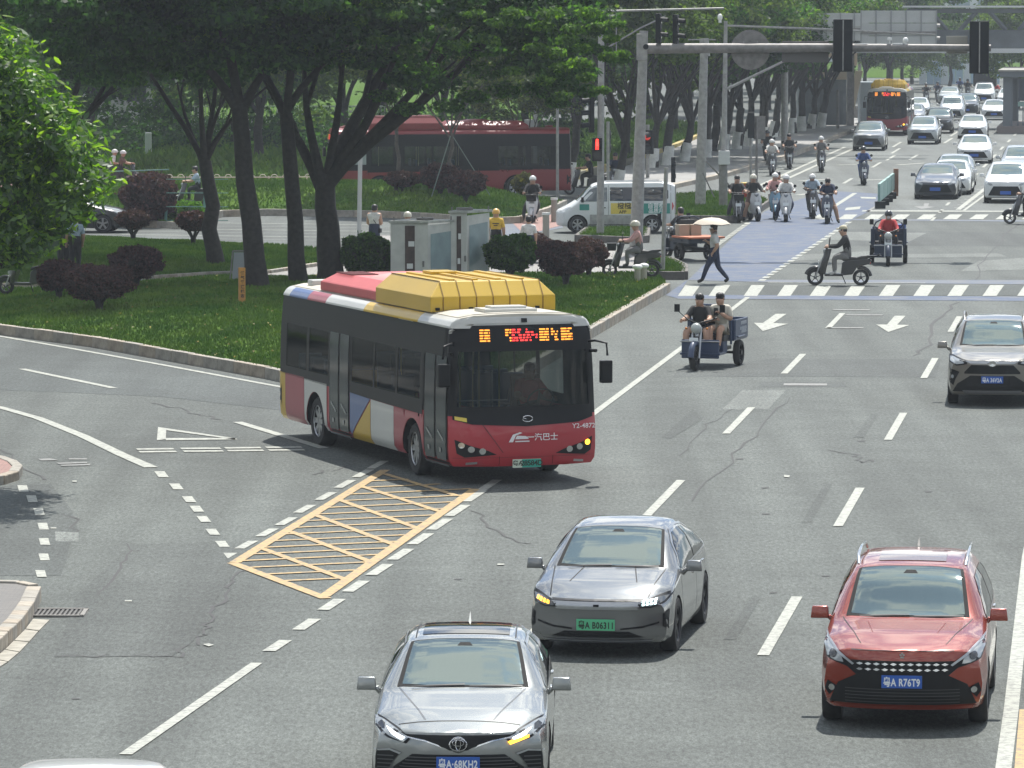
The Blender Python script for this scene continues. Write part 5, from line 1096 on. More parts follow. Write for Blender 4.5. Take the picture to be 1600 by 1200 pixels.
def make_camry():
    pr = Proto(); col = paint('bronze_grey_paint', (.27, .28, .27), .6, .25)
    V, F = shell(SEDAN, 70, .36, .22, SPROF, [(1.1, .04), (.9, 0), (.3, 0), (.2, .05)])
    me, bvh = body_mesh(V, F, [col], [(1.46, .335), (-1.37, .335)], r=.37)
    car_common(pr, bvh, None, me, (1.46, -1.37), .80, .335, (.715, 1.08, .59, .22), None, SEDAN_SIDE, (.93, .72, .99), seams=([(-.62, 1.97 + .12), (.62, 2.09), (.62, 2.075), (-.62, 2.075)],))
    pr.part('sunroof', patch(bvh, [(-.46, .02), (.46, .02), (.46, -1.05), (-.46, -1.05)], 'top', mat('roof_glass', (.02, .02, .022), .06, spec=.8), .006, 'sunroof', .1))
    for s in (-1, 1):
        pr.part('roof_seam', patch(bvh, [(s * .52, .12), (s * .535, .12), (s * .53, -1.3), (s * .515, -1.3)], 'top', TRIM, .003, 'roof_seam'))
        pr.part('hood_crease', patch(bvh, [(s * .64, 1.10), (s * .665, 1.08), (s * .36, 2.03), (s * .34, 2.03)], 'top', mat('crease_grey', (.09, .092, .095), .3, .6, coat=.6), .002, 'hood_crease'))
    # front: dark upper grille V, lamps, lower intake
    pr.part('upper_grille', patch(bvh, [(-.55, .695), (.55, .695), (.50, .665), (.30, .625), (.15, .575), (.09, .545), (-.09, .545), (-.15, .575), (-.30, .625), (-.50, .665)], 'front', GRI, .010, 'upper_grille', .05))
    for s in (-1, 1): pr.part('grille_blade', patch(bvh, [(s * .16, .565), (s * .2, .60), (s * .34, .645), (s * .62, .69), (s * .60, .675), (s * .34, .632), (s * .2, .585)], 'front', CHR, .018, 'grille_blade', .05))
    both(pr, bvh, 'headlamp', [(.50, .665), (.56, .615), (.70, .66), (.84, .735), (.875, .80), (.80, .79), (.62, .725)], 'front', LENS, .012)
    both(pr, bvh, 'headlamp_housing', [(.48, .66), (.53, .60), (.72, .645), (.88, .73), (.89, .82), (.80, .805), (.60, .735)], 'front', TRIM, .007)
    both(pr, bvh, 'running_light', [(.54, .66), (.58, .635), (.68, .685), (.74, .735), (.64, .705)], 'front', LGT, .02)
    pr.part('indicator', patch(bvh, [(-.50, .63), (-.52, .595), (-.71, .655), (-.71, .68)], 'front', AMB, .024, 'indicator', .05))
    both(pr, bvh, 'headlamp_projector', [(.76, .715), (.82, .715), (.835, .75), (.80, .775), (.76, .755)], 'front', mat('projector', (.1, .1, .1), .1, .8), .018)
    pr.part('lower_grille', patch(bvh, [(-.47, .50), (.47, .50), (.66, .36), (.72, .26), (-.72, .26), (-.66, .36)], 'front', GRI, .010, 'lower_grille', .06))
    for i in range(7):
        z = .475 - i * .033; w = .49 + (.50 - z) * .85; pr.part('grille_slat', patch(bvh, [(-w, z), (w, z), (w, z - .010), (-w, z - .010)], 'front', mat('slat_grey', (.09, .09, .095), .4, .5), .022, 'grille_slat', .1))
    for s in (-1, 1):
        pr.part('corner_intake', patch(bvh, [(s * .60, .50), (s * .70, .525), (s * .84, .50), (s * .86, .30), (s * .74, .27), (s * .68, .40)], 'front', GRI, .011, 'corner_intake', .05))
        pr.part('intake_trim', patch(bvh, [(s * .58, .505), (s * .70, .54), (s * .86, .515), (s * .86, .50), (s * .70, .522), (s * .6, .49)], 'front', SIL, .016, 'intake_trim', .05))
        for i in range(4):
            z = .475 - i * .04; pr.part('grille_slat', patch(bvh, [(s * .66, z), (s * .83, z - .01), (s * .83, z - .022), (s * .66, z - .012)], 'front', mat('slat_grey', (.09, .09, .095), .4, .5), .018, 'grille_slat', .1))
    b = MB(); b.lathe([(.072, 0), (.078, .006), (.084, 0)], 'y', 24); 
    def ring(rx, rz, cx=0, cz=0, w=.008):
        n = 22; P_ = [(cx + rx * math.cos(2 * PI * i / n), .006, cz + rz * math.sin(2 * PI * i / n)) for i in range(n + 1)]; b.tube(P_, w * .5, 5, cap=False)
    ring(.088, .062, w=.014); ring(.058, .030, 0, .018, .011); ring(.026, .054, 0, .0, .011)
    b.v = [v for v in b.v]
    h = bvh.ray_cast(Vector((0, 6, .60)), Vector((0, -1, 0)))[0]
    pr.part('badge', b.mesh('badge', [CHR], auto=1.2), T(0, h.y + .02, .605))
    pr.part(*plate_parts('粤A·68KH2', True)[:2], T(0, h.y + .045, .415), [k for k in plate_parts('粤A·68KH2', True)[3]])
    pr.part('antenna', MB().add([(-.015, -1.15, 1.40), (.015, -1.15, 1.40), (.008, -1.32, 1.40), (-.008, -1.32, 1.40), (0, -1.30, 1.50)], [(0, 1, 4), (1, 2, 4), (2, 3, 4), (3, 0, 4), (0, 3, 2, 1)]).mesh('antenna', [col]))
    return pr
def make_fastback():
    pr = Proto(); col = paint('graphite_paint', (.20, .205, .205), .6, .22)
    tab = [(2.35, .20, .82, .85, .64, .80, .70, .68, .72), (2.15, .18, .85, .88, .71, .83, .77, .70, .795), (1.8, .17, .875, .90, .79, .865, .85, .71, .88), (1.4, .17, .885, .91, .85, .88, .925, .72, .96), (1.12, .17, .89, .912, .89, .88, .985, .73, 1.02), (1.0, .17, .89, .912, .90, .88, 1.05, .715, 1.085), (.30, .17, .89, .912, .93, .875, 1.36, .60, 1.40), (.1, .17, .89, .912, .935, .875, 1.405, .585, 1.45), (-.4, .17, .89, .912, .95, .87, 1.44, .575, 1.495), (-1.1, .17, .89, .912, .97, .865, 1.36, .56, 1.42), (-1.6, .18, .885, .905, .98, .85, 1.22, .56, 1.27), (-2.0, .2, .87, .89, 1.0, .80, 1.09, .58, 1.13), (-2.25, .24, .83, .85, .98, .76, 1.04, .60, 1.07), (-2.35, .28, .78, .80, .92, .72, .97, .58, .99)]
    V, F = shell(tab, 70, .34, .2, [(1.2, .12), (.80, .10), (.72, .03), (.66, .0), (.50, .015), (.38, .0), (.26, .02), (.15, .08)], [(1.1, .04), (.9, 0), (.3, 0), (.2, .05)])
    me, bvh = body_mesh(V, F, [col], [(1.40, .335), (-1.32, .335)], r=.37, W=.912)
    side = dict(glass=[[(.84, .975), (.46, 1.23), (.16, 1.36), (-.30, 1.385), (-.36, .99)], [(-.42, .99), (-.38, 1.385), (-.9, 1.34), (-1.35, 1.20), (-1.62, 1.09), (-1.5, 1.03)]], chrome=[[(.88, .955), (.88, .97), (-1.55, 1.02), (-1.66, 1.10), (-1.35, 1.225), (-.9, 1.365), (-.3, 1.41), (.16, 1.385), (.46, 1.255), (.84, .995), (.84, 1.01), (.46, 1.275), (.14, 1.405), (-.3, 1.432), (-.92, 1.387), (-1.38, 1.24), (-1.72, 1.10), (-1.58, 1.0)]], handles=[(-.18, .82), (-1.1, .86)], seams=[seamv(.98, .28, .92), seamv(-.4, .25, .99), seamv(-1.32, .55, 1.0, -.1)])
    car_common(pr, bvh, None, me, (1.40, -1.32), .80, .34, (.715, 1.12, .59, .22), None, side, (.93, .74, 1.0), rimm=RIMD)
    for s in (-1, 1):
        pr.part('hood_crease', patch(bvh, [(s * .30, 1.06), (s * .318, 1.06), (s * .43, 1.72), (s * .415, 1.72)], 'top', TRIM, .002, 'hood_crease'))
        pr.part('hood_seam', patch(bvh, [(s * .70, 1.1), (s * .715, 1.1), (s * .62, 2.08), (s * .605, 2.08)], 'top', TRIM, .0025, 'hood_seam'))
        pr.part('corner_duct', patch(bvh, [(s * .80, .56), (s * .86, .60), (s * .86, .36), (s * .80, .40)], 'front', GRI, .010, 'corner_duct', .05))
        pr.part('bumper_crease', patch(bvh, [(s * .30, .385), (s * .56, .41), (s * .76, .46), (s * .76, .44), (s * .56, .385), (s * .30, .365)], 'front', TRIM, .006, 'bumper_crease', .05))
    pr.part('hood_edge', patch(bvh, [(-.58, .735), (.58, .735), (.55, .712), (-.55, .712)], 'front', TRIM, .008, 'hood_edge', .05))
    pr.part('closed_grille', patch(bvh, [(-.60, .71), (.60, .71), (.56, .655), (.50, .615), (-.50, .615), (-.56, .655)], 'front', SIL, .009, 'closed_grille', .05))
    pr.part('badge', text_mesh('元', .06, TRIM) if False else MB().box((0, 0, 0), (.07, .006, .03)).mesh('badge', [TRIM], bevel=.002), T(0, bvh.ray_cast(Vector((0, 6, .665)), Vector((0, -1, 0)))[0].y + .012, .665))
    both(pr, bvh, 'headlamp_housing', [(.52, .705), (.50, .635), (.66, .635), (.82, .685), (.875, .76), (.88, .81), (.72, .765)], 'front', TRIM, .010)
    both(pr, bvh, 'headlamp', [(.55, .70), (.54, .65), (.66, .65), (.80, .70), (.85, .76), (.72, .745)], 'front', mat('smoked_lens', (.07, .075, .08), .08, spec=.9), .014)
    for i in range(4):
        for j in range(2):
            x = -.56 - i * .045; z = .662 + j * .034 + i * .005; pr.part('running_light', patch(bvh, [(x, z), (x - .03, z + .003), (x - .03, z + .026), (x, z + .022)], 'front', mat('lit_cyan_lamp', (.8, .9, .9), .2, emit=(.7, 1, .98), estr=3), .022, 'running_light', .05))
        x = .60 + i * .05; z = .665 + i * .010; pr.part('indicator', patch(bvh, [(x, z), (x + .035, z + .008), (x + .03, z + .045), (x - .004, z + .034)], 'front', AMB, .022, 'indicator', .05))
    pr.part('lower_grille', patch(bvh, [(-.40, .345), (.40, .345), (.58, .27), (-.58, .27)], 'front', GRI, .009, 'lower_grille', .05))
    pr.part('lip', patch(bvh, [(-.70, .235), (.70, .235), (.66, .222), (-.66, .222)], 'front', SIL, .012, 'lip', .05))
    y_ = bvh.ray_cast(Vector((0, 6, .44)), Vector((0, -1, 0)))[0].y
    pp_ = plate_parts('粤A B06311', False, .48, .14); pr.part(pp_[0], pp_[1], T(0, y_ + .03, .43), pp_[3])
    pr.part('charge_flap_seam', patch(bvh, [(1.12, .60), (1.2, .60), (1.2, .66), (1.12, .66)], 'right', SIL, .005, 'charge_flap_seam'))
    return pr
SUV = [(2.28, .24, .82, .86, .78, .80, .86, .70, .885), (2.05, .21, .85, .89, .86, .84, .92, .71, .945), (1.7, .20, .88, .91, .92, .875, .97, .72, 1.0), (1.3, .20, .89, .915, .95, .885, 1.02, .73, 1.055), (1.0, .20, .89, .915, .98, .885, 1.08, .735, 1.11), (.88, .20, .89, .915, .985, .885, 1.15, .715, 1.18), (.28, .20, .89, .915, 1.0, .885, 1.50, .62, 1.535), (.08, .20, .89, .915, 1.01, .88, 1.55, .61, 1.59), (-.5, .20, .89, .915, 1.02, .88, 1.59, .61, 1.635), (-1.4, .20, .89, .915, 1.05, .875, 1.56, .60, 1.61), (-1.85, .22, .88, .905, 1.07, .86, 1.46, .59, 1.52), (-2.15, .26, .86, .88, 1.08, .82, 1.22, .62, 1.27), (-2.28, .32, .82, .84, 1.02, .78, 1.10, .62, 1.13)]
SUV_SIDE = dict(glass=[[(.74, 1.05), (.40, 1.33), (.12, 1.46), (-.40, 1.49), (-.45, 1.06)], [(-.51, 1.06), (-.47, 1.49), (-1.25, 1.47), (-1.33, 1.08)], [(-1.39, 1.085), (-1.31, 1.46), (-1.66, 1.42), (-1.80, 1.16)]], chrome=[[(.80, 1.03), (.80, 1.045), (-1.82, 1.10), (-1.82, 1.08)]], handles=[(-.25, .94), (-1.2, .97)], seams=[seamv(.94, .32, 1.0), seamv(-.47, .28, 1.05), seamv(-1.36, .62, 1.07, -.1)])
def make_redsuv():
    pr = Proto(); col = paint('copper_red_paint', (.27, .042, .022), .4, .25)
    V, F = shell(SUV, 70, .34, .15, [(1.4, .16), (.98, .14), (.90, .05), (.80, .015), (.60, .0), (.40, .0), (.3, .02), (.2, .08)], [(1.4, .03), (1.0, 0), (.3, 0), (.2, .05)])
    me, bvh = body_mesh(V, F, [col], [(1.38, .345), (-1.27, .345)], r=.385, W=.915)
    car_common(pr, bvh, None, me, (1.38, -1.27), .80, .35, (.715, 1.0, .60, .18), None, SUV_SIDE, (.905, .66, 1.10), rimm=RIM)
    pr.part('sunroof', patch(bvh, [(-.38, -.06), (.38, -.06), (.38, -.6), (-.38, -.6)], 'top', mat('roof_glass_light', (.25, .20, .18), .08, spec=.8), .006, 'sunroof', .1))
    for s in (-1, 1):
        pr.part('roof_rail', MB().tube([(s * .60, .0, 1.56), (s * .615, -.15, 1.655), (s * .62, -.8, 1.68), (s * .61, -1.5, 1.65), (s * .60, -1.65, 1.58)], .02, 8).mesh('roof_rail', [CHR], auto=1.2))
        pr.part('hood_crease', patch(bvh, [(s * .42, 1.2), (s * .435, 1.2), (s * .36, 1.62), (s * .35, 1.62)], 'top', mat('crease_red', (.16, .02, .015), .3, .3), .002, 'hood_crease'))
        pr.part('hood_seam', patch(bvh, [(s * .71, 1.0), (s * .722, 1.0), (s * .47, 1.98), (s * .46, 1.98)], 'top', TRIM, .0025, 'hood_seam'))
        pr.part('fog_lamp', patch(bvh, [(s * .70, .47), (s * .82, .53), (s * .85, .44), (s * .80, .37)], 'front', TRIM, .010, 'fog_lamp', .05))
        pr.part('fog_lamp_lens', patch(bvh, [(s * (.77 + .035 * math.cos(q)), .455 + .035 * math.sin(q)) for q in np.linspace(0, 2 * PI, 10)[:-1]], 'front', CHR, .018, 'fog_lamp_lens', .05))
    pr.part('hood_front_seam', patch(bvh, [(-.56, .885), (.56, .885), (.56, .878), (-.56, .878)], 'front', TRIM, .004, 'hood_front_seam', .05))
    pr.part('grille', patch(bvh, [(-.56, .775), (.56, .775), (.50, .62), (.70, .52), (.80, .30), (-.80, .30), (-.70, .52), (-.50, .62)], 'front', GRI, .010, 'grille', .05))
    for j, z in enumerate((.735, .675)):
        for i in range(11):
            x = -.46 + i * .092; pr.part('grille_wing', patch(bvh, [(x - .038, z + .006), (x, z + .022), (x + .038, z + .006), (x, z - .010)], 'front', CHR, .022, 'grille_wing', .06))
    for i in range(5):
        z = .47 - .035 * i; pr.part('grille_slat', patch(bvh, [(-.62, z), (.62, z), (.62, z - .008), (-.62, z - .008)], 'front', mat('slat_dark', (.04, .04, .042), .4), .018, 'grille_slat', .1))
    both(pr, bvh, 'headlamp_housing', [(.50, .62), (.52, .73), (.66, .83), (.86, .97), (.885, .90), (.84, .78), (.72, .735), (.60, .70)], 'front', TRIM, .010)
    both(pr, bvh, 'headlamp', [(.66, .80), (.86, .955), (.875, .90), (.83, .79), (.73, .75), (.64, .74)], 'front', LENS, .015)
    both(pr, bvh, 'headlamp_brow', [(.52, .735), (.66, .835), (.87, .985), (.87, .965), (.67, .81), (.54, .72)], 'front', SIL, .02)
    both(pr, bvh, 'headlamp_projector', [(.76 + .04 * math.cos(q), .82 + .04 * math.sin(q)) for q in np.linspace(0, 2 * PI, 12)[:-1]], 'front', mat('projector', (.1, .1, .1), .1, .8), .022)
    pr.part('lip', patch(bvh, [(-.84, .285), (.84, .285), (.8, .25), (-.8, .25)], 'front', col, .014, 'lip', .06))
    y_ = bvh.ray_cast(Vector((0, 6, .56)), Vector((0, -1, 0)))[0].y
    bd = MB()
    for i in range(5): bd.box((.018 * math.cos(i * 1.257 + PI / 2), 0, .022 * math.sin(i * 1.257 + PI / 2)), (.018, .01, .022), 0, Matrix.Rotation(-i * 1.257, 3, 'Y'))
    pr.part('badge', bd.mesh('badge', [CHR]), T(0, bvh.ray_cast(Vector((0, 6, .835)), Vector((0, -1, 0)))[0].y + .012, .835))
    pp_ = plate_parts('粤A R76T9', True); pr.part(pp_[0], pp_[1], T(0, y_ + .035, .555), pp_[3])
    pr.part('antenna', MB().add([(-.015, -1.6, 1.60), (.015, -1.6, 1.60), (.008, -1.77, 1.58), (-.008, -1.77, 1.58), (0, -1.75, 1.69)], [(0, 1, 4), (1, 2, 4), (2, 3, 4), (3, 0, 4), (0, 3, 2, 1)]).mesh('antenna', [TRIM]))
    return pr
def make_greysuv():
    pr = Proto(); col = paint('taupe_paint', (.20, .185, .16), .5, .28)
    tab = [(y, zb, wl, wm, zb2 + .03, wb, zt + .05, wt, zc + .05) for y, zb, wl, wm, zb2, wb, zt, wt, zc in SUV]
    V, F = shell(tab, 70, .28, .15, [(1.4, .12), (1.02, .10), (.95, .04), (.85, .0), (.60, .0), (.40, .0), (.3, .02), (.2, .08)])
    me, bvh = body_mesh(V, F, [col], [(1.40, .36), (-1.29, .36)], r=.40, W=.915)
    side = dict(SUV_SIDE); side['glass'] = [[(a, b + .04) for a, b in p] for p in SUV_SIDE['glass']]
    car_common(pr, bvh, None, me, (1.40, -1.29), .80, .36, (.715, 1.0, .60, .18), None, side, (.95, .68, 1.14), rimm=RIM)
    for s in (-1, 1):
        pr.part('roof_rail', MB().tube([(s * .60, .0, 1.60), (s * .615, -.15, 1.70), (s * .62, -.8, 1.73), (s * .61, -1.5, 1.70), (s * .60, -1.65, 1.62)], .02, 8).mesh('roof_rail', [col], auto=1.2))
        pr.part('fog_surround', patch(bvh, [(s * .66, .70), (s * .84, .76), (s * .87, .50), (s * .78, .42), (s * .74, .55)], 'front', TRIM, .010, 'fog_surround', .05))
        pr.part('fog_lamp', patch(bvh, [(s * (.80 + .03 * math.cos(q)), .60 + .04 * math.sin(q)) for q in np.linspace(0, 2 * PI, 10)[:-1]], 'front', LENS, .018, 'fog_lamp', .05))
    pr.part('grille', patch(bvh, [(-.42, .845), (.42, .845), (.56, .70), (.56, .665), (-.56, .665), (-.56, .70)], 'front', GRI, .010, 'grille', .05))
    pr.part('grille_frame', patch(bvh, [(-.56, .925), (.56, .925), (.44, .875), (-.44, .875)], 'front', SIL, .010, 'grille_frame', .05))
    pr.part('lower_grille', patch(bvh, [(-.44, .63), (.44, .63), (.70, .46), (.80, .30), (-.80, .30), (-.70, .46)], 'front', GRI, .010, 'lower_grille', .05))
    pr.part('skid_plate', patch(bvh, [(-.60, .33), (.60, .33), (.55, .26), (-.55, .26)], 'front', mat('skid_grey', (.12, .12, .12), .5), .014, 'skid_plate', .06))
    both(pr, bvh, 'headlamp_housing', [(.50, .86), (.52, .93), (.80, 1.01), (.88, 1.0), (.87, .88), (.72, .82)], 'front', TRIM, .010)
    both(pr, bvh, 'headlamp', [(.56, .875), (.62, .93), (.80, .985), (.86, .98), (.85, .90), (.72, .85)], 'front', LENS, .015)
    b = MB(); b.lathe([(0, .0), (.07, .004), (.085, 0)], 'y', 20)
    for i in range(len(b.v)): b.v[i] = (b.v[i][0] * 1.1, b.v[i][1], b.v[i][2] * .75)
    pr.part('badge', b.mesh('badge', [CHR]), T(0, bvh.ray_cast(Vector((0, 6, .87)), Vector((0, -1, 0)))[0].y + .02, .875))
    y_ = bvh.ray_cast(Vector((0, 6, .56)), Vector((0, -1, 0)))[0].y
    pp_ = plate_parts('粤A 36V2A', True); pr.part(pp_[0], pp_[1], T(0, y_ + .035, .55), pp_[3])
    return pr
def make_generic(tab, prof, side, wind, wheels, r, mir_, lamps, grille, colname='car_white', blue=True):
    pr = Proto(); V, F = shell(tab, 40, .30, .15, prof, K=8); col = paint('car_white', (.62, .63, .64), .1, .25)
    me, bvh = body_mesh(V, F, [col], [(wheels[0], r), (wheels[1], r)], r=r + .03, W=.91)
    pr.part('body', me); add_wheels(pr, wheels, .80, r)
    xb, y0, xt, y1 = wind
    pr.part('windscreen', patch(bvh, [(-xb, y0 - .03), (0, y0 + .03), (xb, y0 - .03), (xt, y1), (0, y1 - .03), (-xt, y1)], 'top', GLASS, .006, 'windscreen', .15))
    for ax in ('left', 'right'):
        for poly in side['glass']: pr.part('side_window', patch(bvh, poly, ax, GLD, .006, 'side_window', .2))
    both(pr, bvh, 'headlamp', lamps, 'front', LENS, .012, .1)
    pr.part('grille', patch(bvh, grille, 'front', GRI, .010, 'grille', .1))
    for s in (-1, 1): pr.part('mirror', mirror_mesh(col), T(s * mir_[0], mir_[1], mir_[2]) @ Matrix.Diagonal((s, 1, 1, 1)))
    y_ = bvh.ray_cast(Vector((0, 6, .45)), Vector((0, -1, 0)))[0].y
    pr.part('plate', MB().box((0, 0, 0), (.44, .012, .14)).mesh('plate', [PLB if blue else PLG]), T(0, y_ + .03, .44))
    return pr
# ---------------- buses and the van ----------------
def glass_mix(name, tint, t):
    m = bpy.data.materials.new(name); m.use_nodes = True; n = m.node_tree; n.nodes.clear(); k = n.links.new
    o = n.nodes.new('ShaderNodeOutputMaterial'); a = n.nodes.new('ShaderNodeBsdfTransparent'); a.inputs[0].default_value = (*tint, 1); d = n.nodes.new('ShaderNodeBsdfPrincipled')
    d.inputs['Base Color'].default_value = (.02, .025, .025, 1); d.inputs['Roughness'].default_value = .04; d.inputs['Specular IOR Level'].default_value = .35
    x = n.nodes.new('ShaderNodeMixShader'); x.inputs[0].default_value = 1 - t; k(a.outputs[0], x.inputs[1]); k(d.outputs[0], x.inputs[2]); k(x.outputs[0], o.inputs['Surface']); return m
BGL = glass_mix('bus_window_glass', (.55, .6, .6), .62)
def bus_sect(y):
    S = [(0, .32), (.7, .32), (1.17, .33)]
    for z, w in ((.42, 1.235), (.6, 1.25), (.8, 1.25), (1.0, 1.25), (1.1, 1.25), (1.2, 1.25), (1.28, 1.25), (1.4, 1.248), (1.6, 1.245), (1.8, 1.24), (2.0, 1.235), (2.2, 1.225), (2.35, 1.215), (2.5, 1.205), (2.65, 1.19), (2.74, 1.17), (2.82, 1.12), (2.88, 1.03)): S.append((w, z))
    return S + [(.8, 2.925), (.4, 2.945), (0, 2.95)]
LEDA = mat('led_amber', (.9, .4, .05), .4, emit=(1, .30, .03), estr=1.5); LEDR = mat('led_red', (.9, .05, .03), .4, emit=(1, .04, .04), estr=1.6)
YEL = mat('bus_yellow', (.53, .335, .012), .4, coat=.3, nscale=1, namt=.06); BRED = mat('bus_red', (.36, .018, .028), .4, coat=.4, nscale=1, namt=.05); BPNK = mat('bus_side_red', (.33, .055, .07), .42, coat=.3, nscale=1, namt=.08); BWH = mat('bus_white', (.50, .50, .47), .4, coat=.3, nscale=1, namt=.05); BBL = mat('bus_blue', (.07, .12, .27), .4, coat=.3); CREAM = mat('bus_roof_cream', (.42, .39, .32), .6, nscale=2, namt=.12); REDP = mat('roof_pod_red', (.48, .10, .10), .5, nscale=2, namt=.08)
def archp(y0, y1, yc, zt, r=.565):
    def lo(y):
        d = r * r - (y - yc) ** 2; return .45 + math.sqrt(d) if d > 0 else .33
    ys = sorted(set([y0, y1] + [yc + r * math.cos(q) for q in np.linspace(0, PI, 17)])); out = []
    for a, b in zip(ys[:-1], ys[1:]): 
        la, lb = lo(a + 1e-4), lo(b - 1e-4); out.append([(a, la), (b, lb), (b, zt), (a, zt)])
    return out
def make_bus(plate=True, pod=True, doors=True):
    pr = Proto(); L2 = 5.15
    V, F = shell([(L2,), (-L2,)], 52, .20, .12, [(3.0, .26), (2.85, .20), (2.4, .13), (1.3, .05), (.9, .0), (.5, .0), (.3, .05)], [(3.0, .08), (2.0, .02), (.3, 0)], K=26, zone=.5, sect=bus_sect, pw=5)
    full = BVHTree.FromPolygons([Vector(v) for v in V], F)
    def isopen2(c):
        if c[1] > 4.75 and abs(c[0]) < 1.12 and 1.32 < c[2] < 2.33: return True
        return 1.35 < c[2] < 2.2 and abs(c[0]) > 1.1 and any(a < c[1] < b for a, b in WIN)
    WIN = [(-4.6, -3.3), (-3.15, -1.95), (-.5, .75), (.85, 2.05), (2.15, 3.4)]
    me, bvh = body_mesh(V, F, [BRED], [], name='body'); bvh = full
    mb = MB()
    for y in (3.0, -2.75):
        for s in (-1, 1): mb.cyl((s * 1.1, y, .45), .56, .5, 'x', 28)
    cm = mb.mesh('cut', [BRED, WELL]); cm.polygons.foreach_set('material_index', [1] * len(cm.polygons)); o = bpy.data.objects.new('t', me); c = bpy.data.objects.new('c', cm); COL.objects.link(o); COL.objects.link(c)
    md = o.modifiers.new('b', 'BOOLEAN'); md.object = c; md.operation = 'DIFFERENCE'; md.solver = 'EXACT'; me.materials.append(WELL)
    dg = bpy.context.evaluated_depsgraph_get(); m2 = bpy.data.meshes.new_from_object(o.evaluated_get(dg)); bpy.data.objects.remove(o); bpy.data.objects.remove(c); me = m2
    bm = bmesh.new(); bm.from_mesh(me); bmesh.ops.delete(bm, geom=[f for f in bm.faces if f.material_index == 0 and isopen2(f.calc_center_median())], context='FACES')
    for f in bm.faces:
        if f.material_index == 1: continue
        q = f.calc_center_median(); f.material_index = 3 if q.z > 2.86 else 4 if (q.z > 2.72) else 2 if q.z > 1.16 else 5 if (q.y < -4.8) else 0
    bm.to_mesh(me); bm.free()
    ids = [p.material_index for p in me.polygons]; me.materials.clear()
    for q in (BRED, WELL, TRIM, CREAM, BWH, YEL): me.materials.append(q)
    me.polygons.foreach_set('material_index', ids)
    me.name = 'body'; me.polygons.foreach_set('use_smooth', [True] * len(me.polygons)); me.set_sharp_from_angle(angle=.7)
    pr.part('body', me); add_wheels(pr, (3.0, -2.75), 1.08, .46, .27, SIL, 8, steer=math.radians(-3))
    for s, ax in ((1, 'right'), (-1, 'left')):
        def pt(name, poly, m, off=.010, res=.16, label=None): pr.part(name, patch(full, poly, ax, m, off, name, res), None, None, label)
        # black window band pieces round the panes
        pt('window_band', [(-4.95, 2.2), (4.9, 2.2), (4.9, 2.7), (-4.95, 2.7)], TRIM)
        pt('window_band', [(-4.95, 1.22), (3.55, 1.12), (3.55, 1.38), (-4.95, 1.38)], TRIM)
        ed = [-4.95, -4.6, -3.3, -3.15, -1.95, -.5, .75, .85, 2.05, 2.15, 3.4, 3.55]
        for a, b in ((-4.95, -4.6), (-3.3, -3.15), (-1.95, -1.87 if s > 0 else -.5), (-.62, -.5), (.75, .85), (2.05, 2.15), (3.4, 3.6)): pt('window_pillar', [(a, 1.3), (b, 1.3), (b, 2.25), (a, 2.25)], TRIM, .009)
        for a, b in WIN:
            if s < 0 or True: pt('side_window', [(a - .03, 1.33), (b + .03, 1.33), (b + .03, 2.23), (a - .03, 2.23)], BGL, .004, .5)
        pt('side_panel', [(-4.65, .33), (-3.45, .33), (-3.45, 1.24), (-4.65, 1.24)], BPNK, .010, label='faded red side panel')
        pt('corner_panel', [(-5.12, .4), (-4.66, .4), (-4.66, 1.24), (-5.12, 1.24)], YEL, .010); pt('vent', [(-5.04, .6), (-4.88, .6), (-4.88, 1.0), (-5.04, 1.0)], GRI, .016)
        arch = [(-2.75 + .57 * math.cos(q), .45 + .57 * math.sin(q)) for q in np.linspace(PI, 0, 13)]
        pt('side_panel', archp(-3.43, -2.02, -2.75, 1.22), BWH, .010, .2, 'white side panel around the rear wheel')
        arch = [(3.0 + .57 * math.cos(q), .45 + .57 * math.sin(q)) for q in np.linspace(PI, 0, 13)]
        pt('side_panel', archp(1.98, 3.62, 3.0, 1.12), BPNK, .010, .2, 'red side panel around the front wheel')
        pt('side_panel', [(.64, .33), (1.96, .33), (1.96, 1.13), (.64, 1.15)], BWH, .010, label='white side panel')
        pt('side_panel', [(-.60, .33), (.62, .33), (.62, 1.12)], YEL, .010, label='yellow triangular side panel'); pt('side_panel', [(-.60, .36), (.60, 1.15), (-.60, 1.18)], BBL, .010, label='blue triangular side panel')
        # coloured roof edge
        for a, b, m in ((-4.6, -3.45, BBL), (-3.45, -2.3, BPNK), (-2.3, 0, BWH), (0, 3.1, YEL), (3.1, 5.0, BWH), (-5.0, -4.6, BWH)): pt('roof_edge', [(a, 2.71), (b, 2.71), (b, 2.87), (a, 2.87)], m, .02, .05)
        ds = [(-1.86, -.63), (3.66, 4.9)] if s > 0 else []
        for a, b in ds:
            pt('door_frame', [(a, .36), (b, .36), (b, 2.3), (a, 2.3)], TRIM, .012)
            w = (b - a) / 2
            for j in (0, 1):
                x0 = a + w * j + .06; x1 = a + w * (j + 1) - .05; pt('door_leaf', [(x0, .42), (x1, .42), (x1, 2.22), (x0, 2.22)], mat('door_glass', (.02, .032, .036), .1, spec=.35), .02)
                pt('door_rail', [(x0 + .1, .9), (x1 - .1, .75), (x1 - .1, .79), (x0 + .1, .94)], SIL, .028)
                pt('door_lock', [(x0 + .2, .55), (x0 + .28, .55), (x0 + .28, .63), (x0 + .2, .63)], SIL, .03)
            pt('step', [(a, .33), (b, .33), (b, .37), (a, .37)], SIL, .05)
    for a, b, m in ((-5.0, 5.0, CREAM),): pr.part('roof', patch(full, [(-1.02, -4.95), (1.02, -4.95), (1.02, 4.72), (-1.02, 4.72)], 'top', CREAM, .010, 'roof', .5))
    # rear
    def rp_(name, poly, m, off=.01): pr.part(name, patch(full, poly, 'rear', m, off, name, .3))
